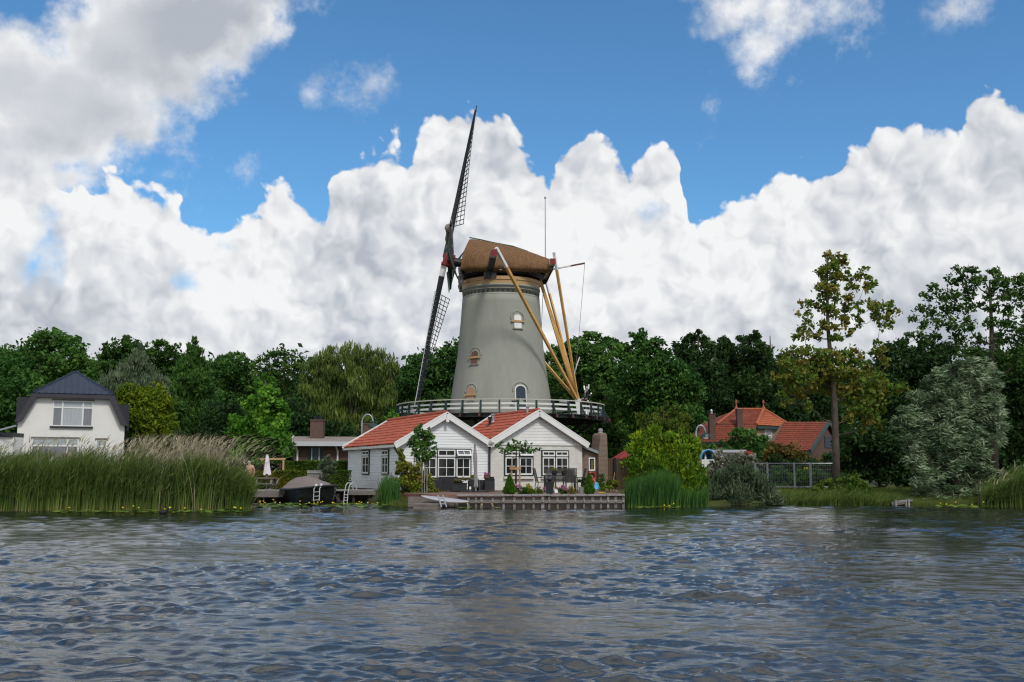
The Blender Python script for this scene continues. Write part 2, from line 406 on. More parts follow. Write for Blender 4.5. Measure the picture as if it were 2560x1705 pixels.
# loose clouds: ellipses in azimuth / elevation
def blobs(lst):
    out = None
    for u, v, rx, ry in lst:
        a, e = angs(u, v); kx = rx * 1.0875 / F; ky = ry * 1.0875 / F
        d = vmath('LENGTH', vmath('MULTIPLY_ADD', p0, (1 / kx, 1 / ky, 0), (-a / kx, -e / ky, 0)))
        d = math_('MULTIPLY', math_('SUBTRACT', 1.0, d), min(kx, ky))
        if out is None: out = d
        else:
            n = nt.nodes.new('ShaderNodeMath'); n.operation = 'SMOOTH_MAX'; L(out, n.inputs[0]); L(d, n.inputs[1]); n.inputs[2].default_value = .015; out = n.outputs[0]
    return out
big = blobs([(20, 190, 150, 105), (150, 225, 130, 110), (255, 110, 120, 110), (330, 60, 160, 120), (440, 60, 150, 115), (545, 30, 95, 75), (520, 110, 75, 70), (400, 170, 120, 70), (250, 255, 140, 75), (90, 310, 150, 70), (0, 330, 140, 60), (440, -60, 220, 80), (40, 400, 150, 60), (160, 330, 110, 60)])
small = blobs([(735, 222, 62, 24), (868, 196, 36, 26), (1700, 25, 115, 62), (1790, 15, 90, 60), (1735, 95, 60, 50), (1930, 18, 70, 42), (2195, 35, 55, 36), (2240, 5, 40, 20), (1800, -60, 240, 60)])
wisp = blobs([(420, 300, 55, 62), (500, 185, 60, 40), (1725, 165, 65, 55), (1640, 200, 45, 75), (1760, 190, 40, 40), (440, 360, 20, 45), (575, 385, 14, 8), (2290, 150, 16, 18), (1990, 60, 60, 50), (760, 250, 60, 30), (390, 440, 55, 70)])
fb2 = noise(D, 38, 5, .62)
def voro(vec, scale, detail, rough=.5, smoothness=.35):
    n = nt.nodes.new('ShaderNodeTexVoronoi'); n.voronoi_dimensions = '2D'; n.feature = 'SMOOTH_F1'; n.inputs['Scale'].default_value = scale; n.inputs['Detail'].default_value = detail
    n.inputs['Roughness'].default_value = rough; n.inputs['Smoothness'].default_value = smoothness; n.inputs['Lacunarity'].default_value = 2.3
    L(vec, n.inputs['Vector']); return math_('SUBTRACT', 1.0, n.outputs['Distance'])
w2 = nt.nodes.new('ShaderNodeTexNoise'); w2.inputs['Scale'].default_value = 15; w2.inputs['Detail'].default_value = 3; w2.inputs['Roughness'].default_value = .6; L(D, w2.inputs['Vector'])
Dw = vmath('ADD', cb.outputs[0], vmath('MULTIPLY', vmath('SUBTRACT', w2.outputs['Color'], (.5, .5, .5)), (.05, .05, 0)))
h1 = voro(Dw, 20, 2); h1s = voro(vmath('ADD', Dw, (.008, .011, 0)), 20, 2)
h2 = voro(Dw, 6, 0); h2s = voro(vmath('ADD', Dw, (.03, .04, 0)), 6, 0)
fb = noise(D, 12, 5, .6)
nzs = math_('ADD', math_('ADD', math_('MULTIPLY', math_('SUBTRACT', h1, .57), .040), math_('MULTIPLY', math_('SUBTRACT', fb2, .5), .034)), math_('MULTIPLY', math_('SUBTRACT', fb, .5), .022))
nzw = math_('ADD', math_('MULTIPLY', math_('SUBTRACT', fb2, .5), .085), math_('MULTIPLY', math_('SUBTRACT', fb, .5), .13))
def dens(f, lo, hi, amp=1.0, n_=None): return smooth(math_('ADD', f, math_('MULTIPLY', n_ or nzs, amp)), lo, hi)
d_bank = dens(bank, -.001, .010)
big = math_('MULTIPLY', big, 1.5)
d_big = dens(big, -.016, .022, .62, nzw)
d_small = dens(small, -.008, .034, .55, nzw)
d_wisp = math_('MULTIPLY', dens(wisp, .006, .060, 1.0, nzw), .8)
# clouds all round, for the light and for what the water mirrors from outside the picture
zen = noise(D, 2.6, 4, .55)
outside = math_('SUBTRACT', 1.0, math_('MULTIPLY', smooth(sp.outputs[1], .25, .5), smooth(el, .85, .6)))
d_out = math_('MULTIPLY', smooth(zen, .39, .51), outside)
mx = lambda a, b: math_('MAXIMUM', a, b)
hol = blobs([(118, 540, 26, 56), (80, 600, 26, 40), (520, 570, 13, 11), (424, 655, 15, 12), (1505, 486, 16, 10), (1490, 498, 10, 8)])
hole = smooth(math_('ADD', hol, math_('MULTIPLY', nzw, .35)), -.006, .018)
d_bank = math_('MULTIPLY', d_bank, math_('SUBTRACT', 1.0, math_('MULTIPLY', hole, .9)))
cover = mx(mx(d_bank, d_big), mx(mx(d_small, d_wisp), d_out))
# cloud brightness: cauliflower billows lit from above right, greyer shaded bodies and undersides
rel1 = math_('MULTIPLY', math_('SUBTRACT', h1, h1s), .8)
rel2 = math_('MULTIPLY', math_('SUBTRACT', h2, h2s), .55)
lum = noise(D, 4.2, 3, .5)
edge = math_('MULTIPLY', smooth(bank, .085, .0), .10)
base = math_('MULTIPLY', smooth(bank, .06, .25), .36)
bigsh = math_('MULTIPLY', smooth(math_('ADD', big, math_('MULTIPLY', nzw, .5)), -.01, .06), .74)
bigsh = math_('MULTIPLY', bigsh, math_('SUBTRACT', 1.0, math_('MULTIPLY', smooth(bank, .0, .05), .75)))
low = math_('MULTIPLY', smooth(el, .17, .04), .22)
g = math_('SUBTRACT', math_('ADD', .98, edge), math_('ADD', math_('ADD', mx(base, bigsh), low), math_('MULTIPLY', smooth(lum, .38, .64), .44)))
g = math_('ADD', g, math_('MULTIPLY', math_('ADD', rel1, rel2), math_('SUBTRACT', 1.0, math_('MULTIPLY', bigsh, 1.5))), clamp=True)
ccol = mixc(g, (.47, .505, .565), (.95, .95, .95))
cstr = nt.nodes.new('ShaderNodeVectorMath'); cstr.operation = 'SCALE'; L(ccol, cstr.inputs[0]); cstr.inputs['Scale'].default_value = CLOUD_S
sky = nt.nodes.new('ShaderNodeTexSky'); sky.sky_type = 'NISHITA'; sky.sun_disc = False
sky.sun_elevation = SUN_EL; sky.sun_rotation = SUN_AZ; sky.ozone_density = 2.5; sky.dust_density = .4; sky.air_density = 1.0
hs = nt.nodes.new('ShaderNodeMix'); hs.data_type = 'RGBA'; hs.blend_type = 'MULTIPLY'; hs.inputs[0].default_value = 1; hs.inputs[7].default_value = (.52, .86, 1.02, 1); L(sky.outputs[0], hs.inputs[6])
sks = nt.nodes.new('ShaderNodeVectorMath'); sks.operation = 'SCALE'; L(hs.outputs[2], sks.inputs[0]); sks.inputs['Scale'].default_value = SKY_S = .96
# Background strength .1 drives the sky; the clouds are scaled to the same unit
cs10 = nt.nodes.new('ShaderNodeVectorMath'); cs10.operation = 'SCALE'; L(cstr.outputs[0], cs10.inputs[0]); cs10.inputs['Scale'].default_value = 10.0
fin = mixc(math_('MULTIPLY', cover, .98), sks.outputs[0], cs10.outputs[0])
bg = nt.nodes.new('ShaderNodeBackground'); L(fin, bg.inputs[0]); bg.inputs[1].default_value = .1
wo = nt.nodes.new('ShaderNodeOutputWorld'); L(bg.outputs[0], wo.inputs[0])
wd.cycles.sampling_method = 'MANUAL'; wd.cycles.sample_map_resolution = 512
sc.cycles.use_denoising = DENOISE; sc.cycles.filter_width = 1.2; sc.cycles.max_bounces = 6; sc.cycles.transparent_max_bounces = 4; sc.cycles.diffuse_bounces = 3; sc.cycles.glossy_bounces = 3
# ---------------------------------------------------------------- water
def make_water():
    rng = np.random.default_rng(3)
    ys = [4.5]
    while ys[-1] < 62: ys.append(ys[-1] + max(.018, .0042 * ys[-1]))
    ys = np.array(ys); nx = 1150
    t = np.linspace(-1, 1, nx)
    hw = .68 * ys + 5
    X = t[None, :] * hw[:, None]; Y = np.repeat(ys[:, None], nx, 1)
    dx = np.maximum(2 * hw / nx, np.gradient(ys) * .8)[:, None]
    Z = np.zeros_like(X)
    K = 190
    lam = np.exp(rng.uniform(np.log(.10), np.log(1.8), K)); ang = rng.normal(1.36, .45, K); ph = rng.uniform(0, 2 * PI, K)
    gust = np.zeros_like(X)
    for i in range(14):
        a = rng.uniform(0, 2 * PI); l = rng.uniform(4, 18)
        gust += np.cos((np.cos(a) * X + 1.6 * np.sin(a) * Y) * 2 * PI / l + rng.uniform(0, 6.28))
    gust = 1 + .24 * gust / 1.6
    gust = np.clip(gust, .45, 1.3)
    for i in range(K):
        k = 2 * PI / lam[i]; amp = (.035 if lam[i] < .33 else .0165 if lam[i] < .9 else .0060) / k
        fade = np.clip((lam[i] / dx - 2.5) / 2.5, 0, 1)
        s = np.sin(k * (np.cos(ang[i]) * X + np.sin(ang[i]) * Y) + ph[i])
        Z += amp * fade * s * gust
    sg = Z.std(); Z = Z + .06 * (Z * Z / sg - sg)          # sharper crests, flatter troughs
    Z *= np.clip((1 - np.abs(t)) / .06, 0, 1)[None, :]
    # outer columns reach far to both sides
    X[:, 0] = -400; X[:, -1] = 400; Z[:, 0] = Z[:, -1] = 0
    v = np.stack([X, Y, Z], -1).reshape(-1, 3)
    ny = len(ys)
    idx = np.arange(ny * nx).reshape(ny, nx)
    q = np.stack([idx[:-1, :-1], idx[:-1, 1:], idx[1:, 1:], idx[1:, :-1]], -1).reshape(-1, 4)
    me = bpy.data.meshes.new('water')
    # a flat sheet behind and under the camera carries the river on
    ex = np.array([[-400, -60, -.02], [400, -60, -.02], [400, 4.5, -.02], [-400, 4.5, -.02]])
    n0 = len(v); v = np.vstack([v, ex]); q = np.vstack([q, [[n0, n0 + 1, n0 + 2, n0 + 3]]])
    me.vertices.add(len(v)); me.vertices.foreach_set('co', v.astype(np.float32).ravel())
    me.loops.add(len(q) * 4); me.loops.foreach_set('vertex_index', q.astype(np.int32).ravel())
    me.polygons.add(len(q)); me.polygons.foreach_set('loop_start', np.arange(0, len(q) * 4, 4, dtype=np.int32))
    me.polygons.foreach_set('use_smooth', np.ones(len(q), dtype=bool)); me.update(calc_edges=True)
    m, wt, b = newmat('river_water'); l = wt.links.new
    b.inputs['Base Color'].default_value = (.012, .014, .012, 1); b.inputs['Roughness'].default_value = .03; b.inputs['IOR'].default_value = 1.85
    g = N(wt, 'ShaderNodeNewGeometry'); mp = N(wt, 'ShaderNodeMapping'); mp.inputs['Scale'].default_value = (.62, 1.3, 1); mp.inputs['Rotation'].default_value = (0, 0, .3)
    l(g.outputs['Position'], mp.inputs[0])
    n1 = N(wt, 'ShaderNodeTexNoise', Scale=9, Detail=5, Roughness=.65); l(mp.outputs[0], n1.inputs[0])
    n2 = N(wt, 'ShaderNodeTexNoise', Scale=22, Detail=3, Roughness=.5); l(mp.outputs[0], n2.inputs[0])
    n3 = N(wt, 'ShaderNodeTexNoise', Scale=.35, Detail=3); l(g.outputs['Position'], n3.inputs[0])
    r3 = N(wt, 'ShaderNodeMapRange'); r3.inputs['From Min'].default_value = .4; r3.inputs['From Max'].default_value = .62; r3.inputs['To Min'].default_value = .15; l(n3.outputs[0], r3.inputs[0])
    b1 = N(wt, 'ShaderNodeBump', Strength=.6, Distance=.013); l(n1.outputs[0], b1.inputs['Height'])
    b2 = N(wt, 'ShaderNodeBump', Distance=.0016); l(n2.outputs[0], b2.inputs['Height']); l(b1.outputs[0], b2.inputs['Normal']); l(r3.outputs[0], b2.inputs['Strength'])
    l(b2.outputs[0], b.inputs['Normal'])
    me.materials.append(m)
    o = bpy.data.objects.new('water', me); COL.objects.link(o)
    return tag(o, 'dark choppy river water with silver sky reflections', kind='structure')
make_water()
# ---------------------------------------------------------------- ground sheet with the shoreline
SH = [(-400, 39.5), (-30, 39.5), (-15, 40.0), (-13.6, 43.5), (-12.9, 47.5), (-6.8, 46.9), (-6.0, 44.0), (-4.2, 42.0), (-3.2, 41.2), (4.6, 41.0), (5.0, 42.0), (10, 42.2), (12, 43.2), (18, 43.4), (22, 43.0), (40, 43.0), (400, 43.0)]
def shore(x):
    return float(np.interp(x, [a for a, b in SH], [b for a, b in SH]))
def gz(x, y):
    d = y - shore(x)
    return float(np.interp(d, [-2, 0, .35, 1.6, 6, 40, 60], [-.9, -.12, .16, .40, .47, .55, .6]))
mb = MB(); xs = [-400, -120] + [x * .5 for x in range(-90, 91)] + [120, 400]; ds = [-2, -.6, 0, .35, .9, 1.6, 3, 6, 12, 25, 50, 120, 900]
for x in xs:
    for d in ds: mb.v.append((x, shore(x) + d, gz(x, shore(x) + d) + (random.uniform(-.05, .05) if 0 < d < 20 else 0)))
for i in range(len(xs) - 1):
    for j in range(len(ds) - 1):
        a = i * len(ds) + j; mb.f.append((a, a + len(ds), a + len(ds) + 1, a + 1)); mb.m.append(0)
m_ground = M('grassy_bank_soil', (.06, .085, .022), (.045, .042, .022), .95, 1.2, bump=.5, bscale=8, spec=.1)
tag(mb.build('ground', m_ground, smooth=True), 'grassy river bank and gardens behind the water', kind='structure')
# ---------------------------------------------------------------- foliage
def rdir(rng, n):
    v = rng.normal(size=(n, 3)); return v / np.linalg.norm(v, axis=1, keepdims=True)
def leaf_quads(rng, p, a, Ls, W):
    """pointed four-cornered leaves at p along a"""
    n = len(p); r = rdir(rng, n); b = np.cross(a, r); b /= np.linalg.norm(b, axis=1, keepdims=True) + 1e-9
    Ls = Ls[:, None]; off = a * Ls * .12
    return np.stack([p + a * Ls, p + b * Ls * W - off, p - a * Ls, p - b * Ls * W - off], 1).reshape(-1, 3)
COV = 1.5
def crown(rng, lobes, leaf, cover=2.4, style='leaf', clump=.3, W=.5, nmax=60000, wind=None, tb=.5, ts=.2):
    lobes = np.asarray(lobes, float); ps = []; tn = []; cl = []; od = []
    for cx, cy, cz, rx, ry, rz in lobes:
        n = int(COV * cover * PI * rx * rz * 2 / (leaf * leaf * 2 * W)); n = max(12, min(n, 9000))
        k = max(5, int(n / (40 if style != 'fan' else 16)))
        u = rdir(rng, k); rho = rng.uniform(.12, 1, k) ** .42
        cc = np.array([cx, cy, cz]) + u * rho[:, None] * np.array([rx, ry, rz])
        ci = rng.integers(0, k, n); sg = clump * 1.25 * min(rx, rz) * rng.uniform(.5, 1.25, k) + leaf * .5
        lt = rng.normal(0, .10)
        p = cc[ci] + np.clip(rng.normal(size=(n, 3)), -1.7, 1.7) * sg[ci][:, None] * np.array([.62, .62, .5])
        t = (tb + lt + rng.normal(size=k) * ts)[ci] + rng.normal(size=n) * .13
        ps.append(p); tn.append(t); cl.append(cc); od.append(u[ci])
    p = np.vstack(ps); t = np.concatenate(tn); od = np.vstack(od)
    n = len(p)
    if n > nmax:
        s = rng.permutation(n)[:nmax]; p = p[s]; t = t[s]; od = od[s]; n = nmax
    if style == 'strand':
        a = np.array([0, 0, -1.0]) + rng.normal(size=(n, 3)) * .22
    elif style == 'wind':
        a = np.array(wind) + od * .35 + rng.normal(size=(n, 3)) * .42
    elif style == 'up':
        a = np.array([0, 0, .8]) + od * .7 + rng.normal(size=(n, 3)) * .35
    else:
        a = rng.normal(size=(n, 3)) + od * .4
    a /= np.linalg.norm(a, axis=1, keepdims=True) + 1e-9
    Ls = leaf * rng.uniform(.5, 1.45, n)
    return leaf_quads(rng, p, a, Ls, W), np.repeat(np.clip(t, 0, 1), 4), np.vstack(cl)
TREES = 0; GROW = 1.14
def tree(name, label, cat, Y, lobes, mat, leaf=.16, cover=2.4, style='leaf', base=None, tr=.18, depth=.9, clump=.3, W=.5, seed=None, wind=None,
         group=None, twigs=0, jit=.5, bark=None, tb=.5, ts=.2, ysh=0, crown_name='crown', stem='trunk', limbs=True, zmin=None, nmax=60000, trunk_pts=None):
    """lobes: (u, v, radius[, vertical radius]) in photo pixels at distance Y; every lobe is a real ellipsoid of leaves at its own depth"""
    global TREES
    TREES += 1
    rng = np.random.default_rng(seed if seed is not None else 100 + TREES)
    tb = tb + rng.uniform(-.10, .14)
    W3 = []
    for l in lobes:
        u, v, r = l[:3]; rv = l[3] if len(l) > 3 else r
        rm = r * Y / F * GROW; rz = max(rv, .82 * r) * Y / F * GROW
        yy = Y + ysh + rng.uniform(-1, 1) * jit * rm * 1.6
        c = P(u, v, yy)
        W3.append((c.x, c.y, c.z, rm, rm * depth, rz))
    if base is None: base = sum(l[0] for l in lobes) / len(lobes)
    bx = (base - 1280) / F * Y; bz = gz(bx, Y) - .05
    root = thing(name, label, cat, (bx, Y + ysh, bz), group)
    v, t, cc = crown(rng, W3, leaf, cover, style, clump, W, nmax, wind, tb, ts)
    if zmin is not None: v[:, 2] = np.maximum(v[:, 2], zmin)
    npmesh(crown_name, v, 4, mat, root, t)
    zs = [w[2] for w in W3]; zt = max(zs); zb = min(zs)
    mb = MB()
    if trunk_pts:
        pts = [P(u, vv, Y + ysh) for u, vv in trunk_pts]
        pts[0].z = min(pts[0].z, bz)
    else:
        tx = float(np.average([w[0] for w in W3], weights=[w[3] for w in W3]))
        h = zt - bz; pts = [V((bx, Y + ysh, bz)), V((bx + (tx - bx) * .3, Y + ysh, bz + h * .35)), V((tx, Y + ysh + .1, bz + h * .7)), V((tx, Y + ysh, zt))]
    nn = len(pts)
    mb.path(pts, [max(.02, tr * (1 - .85 * (i / (nn - 1)) ** 1.1)) for i in range(nn)], 7)
    if limbs:
        nodes = []
        for i in range(nn - 1):
            for q in range(4):
                p = pts[i].lerp(pts[i + 1], q / 4)
                if p.z > bz + .22 * (zt - bz): nodes.append((p, 0))
        if not nodes: nodes = [(pts[-1], 0)]
        axis = lambda c: min((c - p).length for p, _ in nodes[:nt0])
        nt0 = len(nodes)
        for w in sorted(W3, key=lambda w: axis(V(w[:3]))):
            c = V(w[:3])
            def cost(nd):
                p, lv = nd; d = c - p; h = math.hypot(d.x, d.y)
                return d.length + 1.6 * max(0, h * .45 - d.z) + .12 * lv
            s, lv = min(nodes, key=cost)
            lr = max(.016, tr * .36 * .72 ** lv * min(1, .4 + w[3] / 1.5))
            dd = c - s; md = s.lerp(c, .5) + V((0, 0, -.10 * dd.length)); hd_ = V((dd.x, dd.y, 0))
            mb.path([s, s.lerp(md, .6) + hd_ * .06, md + hd_ * .05, c], [lr, lr * .85, lr * .7, lr * .4], 5, False)
            nodes.append((c, lv + 1)); nodes.append((md, lv + 1))
            for _ in range(twigs):
                d = V(tuple(rdir(rng, 1)[0])); e = c + V((d.x * w[3], d.y * w[4], abs(d.z) * w[5])) * .85
                mb.path([c, e], [lr * .4, lr * .12], 4, False)
    mb.build(stem, bark or m_bark, root, True)
    return root
def ribbons(rng, base, h, lean, w, segs=4, bend=1.0, face=None):
    """blades: base (n,3), height, sideways reach (n,2), width -> quads"""
    n = len(base); ts = np.linspace(0, 1, segs + 1)
    an = rng.uniform(0, PI, n) if face is None else rng.normal(face, .5, n)
    wd_ = np.stack([np.cos(an), np.sin(an), np.zeros(n)], 1)
    q = []
    def at(t):
        p = base.copy(); p[:, 2] += h * (t - .12 * t * t * np.minimum(1, np.linalg.norm(lean, axis=1) / (h + 1e-6)))
        p[:, :2] += lean * (t ** 2 if bend else t)
        return p, wd_ * (w * (1 - .88 * t ** 1.5))[:, None] * .5
    for i in range(segs):
        p1, w1 = at(ts[i]); p2, w2 = at(ts[i + 1])
        q.append(np.stack([p1 - w1, p1 + w1, p2 + w2, p2 - w2], 1))
    return np.concatenate(q, 0).reshape(-1, 3), segs
# ================================================================ WINDMILL
MX = P(1252, 1000, 77).x; MY = 77.0
mill = thing('windmill', 'tall grey round tower windmill with brown thatched cap and dark lattice sails', 'windmill', (MX, MY, .45))
def C3(z): return V((MX, MY, z))
Zdeck = P(1252, 1031, MY - 7.95).z
Ztop = P(1252, 710, MY - 3).z
def hw(u0, u1): return (u1 - u0) / 2 / F * MY
prof_px = [(1010, 1123.2, 1378), (891, 1141.5, 1361), (800, 1150.5, 1354), (703, 1159, 1349)]
def rad_at(z):
    zz = [P(1252, v, MY).z for v, _, _ in prof_px][::1]; rr = [hw(a, b) * .995 for _, a, b in prof_px]
    return float(np.interp(z, zz, rr)) if z <= zz[-1] else rr[-1]
NR = 40
prof = [(4.25, .2), (4.05, 3.0)] + [(rad_at(z), z) for z in np.linspace(Zdeck - .3, Ztop - .6, 16)]
mb = MB(); mb.lathe((MX, MY, 0), prof, 64)
r0 = rad_at(Ztop)
for zc, dr, hh in ((Ztop - .72, .05, .05), (Ztop - .30, .06, .05)):
    mb.lathe((MX, MY, zc), [(r0 - .02, 0), (r0 + dr, .0), (r0 + dr, hh), (r0 - .02, hh)], 64, cap=False)
mb.lathe((MX, MY, Ztop - .6), [(r0, 0), (r0 + .01, .5), (r0 + .1, .52), (r0 + .1, .66), (r0 - .1, .66)], 64)
mb.mat(1)
# flaked white band just above the deck, with a ragged edge
for i in range(64):
    a0 = 2 * PI * i / 64; a1 = 2 * PI * (i + 1) / 64
    h = [.12 + .26 * max(0, math.sin(i * .35 + k * .3) * .6 + random.uniform(-.3, .6)) for k in (0, 1)]
    if i % 64 == 0: hp = h[0]
    r = rad_at(Zdeck) + .012
    mb.add([(MX + r * math.cos(a), MY + r * math.sin(a), Zdeck + z) for a, z in ((a0, -.05), (a1, -.05), (a1, h[1]), (a0, hp))], [(0, 1, 2, 3)])
    hp = h[1]
tower = mb.build('tower', [m_tower, m_peel], mill, True)
def ringcopies(first, count, par):
    for i in range(count):
        o = first if i == 0 else first.copy()
        if i: COL.objects.link(o); o.parent = par
        o.rotation_euler = (0, 0, 2 * PI * (i + .5) / count)
mb = MB(); mb.lbox(C3(0) + V((r0, 0, 0)), V((0, 1, 0)), V((1, 0, 0)), -.06, .06, Ztop - .55, Ztop - .38, -.08, .03)      # putlog holes under the cornice
ringcopies(mb.build('putlog_hole', m_black, tower), 48, tower)
mb = MB(); mb.lathe((MX, MY, Ztop), [(r0 - .1, .07), (r0 + .06, .07), (r0 + .08, .35), (r0 + .14, .37), (r0 + .14, .62), (r0 - .1, .62)], 64)
mb.build('kerb_ring', m_pine, mill, False)
# arched openings: frame, shutter, cross batten
def arch_window(name, u, v0, v1, wpx, m_in, batten, frame_m, door=False):
    Yw = MY - 4
    for _ in range(4):
        p = P(u, (v0 + v1) / 2, Yw); a = math.asin(max(-1, min(1, (p.x - MX) / rad_at(p.z)))); Yw = MY - rad_at(p.z) * math.cos(a)
    zt, zb = P(u, v0, Yw).z, P(u, v1, Yw).z
    w = wpx / F * Yw / math.cos(a) / 2
    n = V((math.sin(a), -math.cos(a), 0)); e = V((math.cos(a), math.sin(a), 0))
    sl = (rad_at(zb) - rad_at(zt)) / (zt - zb)
    A = C3(0) + n * rad_at(zb)
    def pt(s, z, d): p = A + e * s + n * (d - sl * (z - zb)); return (p.x, p.y, z)
    def arch(w, zb, zt, k=9): return [(-w, zb), (w, zb)] + [(w * math.cos(PI * i / k), zt - w * .8 + w * .8 * math.sin(PI * i / k)) for i in range(k + 1)]
    def slab(mb, w, zb, zt, d0, d1):
        pl = arch(w, zb, zt); m = len(pl)
        return mb.add([pt(s, z, d0) for s, z in pl] + [pt(s, z, d1) for s, z in pl], [tuple(range(m, 2 * m))] + [(i, (i + 1) % m, m + (i + 1) % m, m + i) for i in range(m)])
    mb = MB(); slab(mb, w + .07, zb - .03, zt + .08, -.2, .03); fr = mb.build(name, frame_m, mill)
    mb = MB(); slab(mb, w, zb, zt, -.2, .05)
    mb.build('leaf' if door else 'shutter', m_in, fr)
    mb = MB(); k = 10; q = []
    for i in range(k + 1):
        t = PI * (i / k * 1.16 - .08); q.append((V(pt((w + .24) * math.cos(t), zt - w * .8 + (w + .2) * math.sin(t), .0))))
    mb.path(q, .05, 5); mb.build('label_moulding', m_tower, fr)
    if batten:
        mb = MB(); zc = zb + (zt - zb) * batten; mb.beam(pt(-w - .28, zc, .09), pt(w + .28, zc, .09), .07, .14); mb.build('batten', m_pine, fr)
    if not door:
        mb = MB(); mb.beam(pt(-w - .12, zb - .06, .05), pt(w + .12, zb - .06, .05), .1, .07); mb.build('sill', m_tower, fr)
m_board1 = M('brown_shutter', (.16, .085, .055), (.11, .06, .04), .8, 5)
m_plank = M('chipboard_shutter', (.42, .25, .16), (.34, .19, .12), .8, 9)
arch_window('window', 1294, 786, 820, 18, m_white, .5, m_tower)
arch_window('window', 1187, 877, 909, 17, m_board1, .48, m_tower)
arch_window('window', 1177, 968, 1001, 16, m_plank, .42, m_tower)
arch_window('door', 1303, 964, 1032, 24, M('blue_grey_door', (.03, .05, .065), (.022, .036, .05), .5, 6, stretch=(8, 8, 1)), 0, m_white, True)
# ---- cap: thatched loft along the windshaft
YAW = math.radians(3.6)
FR = V((-math.cos(YAW), -math.sin(YAW), 0)); SD = V((math.sin(YAW), -math.cos(YAW), 0))      # front (sails), towards the viewer
ZU = V((0, 0, 1))
def cp(f, s, z): p = C3(0) + FR * f + SD * s; return V((p.x, p.y, z))
Zc0 = P(1252, 691, MY).z
# stations: f, eave half width, ridge height above eave
st = [(3.2, 2.9, 2.9, -.02), (2.5, 3.3, 3.06, -.03), (1.6, 3.5, 2.90, -.02), (.4, 3.55, 2.64, 0), (-.9, 3.5, 2.42, 0), (-2.1, 3.35, 2.02, .0), (-3.1, 3.1, 1.64, .0), (-3.85, 2.75, 1.36, .0)]
mb = MB(); K = 14; rows = []
for f, w, h, dz in st:
    row = []
    for i in range(K + 1):
        t = -1 + 2 * i / K
        a = abs(t)
        th = a * PI / 2; s = math.copysign(w * (math.sin(th) ** .9 if a > 0 else 0), t)
        z = h * (1 - a ** 1.35)
        fw = f + (.25 * (1 - a ** 2) if f > 3 else 0) * -3.2 * (z / h) * .9 if f > 3 else f
        row.append(cp(fw, s, Zc0 + dz + z + random.uniform(-.02, .02)))
    rows.append(row)
b0 = 0
for r in rows: mb.v += [tuple(p) for p in r]
for i in range(len(rows) - 1):
    for k in range(K):
        a = i * (K + 1) + k; mb.f.append((a, a + 1, a + K + 2, a + K + 1)); mb.m.append(0)
mb.f.append(tuple(range(K + 1))); mb.m.append(0); mb.f.append(tuple((len(rows) - 1) * (K + 1) + k for k in range(K, -1, -1))); mb.m.append(0)
# thick eave: an inner skirt
n1 = len(mb.v)
for r in rows:
    for s in (0, K):
        p = r[s]; c = cp(0, 0, p.z); q = p + (c - p) * .10; mb.v.append((q.x, q.y, q.z - .22))
for i in range(len(rows) - 1):
    a = n1 + 2 * i
    mb.f.append((i * (K + 1), (i + 1) * (K + 1), a + 2, a)); mb.m.append(0)
    mb.f.append((i * (K + 1) + K, a + 1, a + 3, (i + 1) * (K + 1) + K)); mb.m.append(0)
cap = mb.build('cap', m_thatch, mill, True)
sb = cap.modifiers.new('sub', 'SUBSURF'); sb.levels = 2; sb.render_levels = 2
tx = bpy.data.textures.new('thatch', 'CLOUDS'); tx.noise_scale = .35; dm = cap.modifiers.new('rough', 'DISPLACE'); dm.texture = tx; dm.strength = .06
mb = MB(); mb.path([cp(f, 0, Zc0 + h + .03) for f, w, h, _ in st[1:6]], .05, 6); mb.build('ridge_cover', M('copper_green', (.06, .13, .10), (.05, .09, .07), .6), cap)
mb = MB()
for i in range(40):
    a = 2 * PI * i / 40; n = V((math.cos(a), math.sin(a), 0)); e = V((-n.y, n.x, 0))
    mb.lbox(C3(0) + n * (r0 + .1), e, n, -.1, .1, Zc0 - .17, Zc0 - .04, 0, .28)
mb.mat(1).lathe((MX, MY, Zc0 - .3), [(r0 - .2, 0), (r0 + .15, 0), (r0 + .15, .3), (r0 - .2, .3)], 48)
mb.build('rafter_feet', [m_greywood, m_black], cap)
mb = MB()
for s in (-1, 1):
    mb.beam(cp(3.25, s * 1.7, Zc0 + .35), cp(3.1, s * 1.9, Zc0 - .95), .12, .35)
    mb.beam(cp(3.0, s * 1.5, Zc0 - .3), cp(3.3, s * 2.0, Zc0 - .55), .12, .3)
mb.beam(cp(3.2, -2.1, Zc0 - .05), cp(3.2, 2.1, Zc0 - .05), .14, .3)
mb.build('storm_boards', m_greywood, mill)
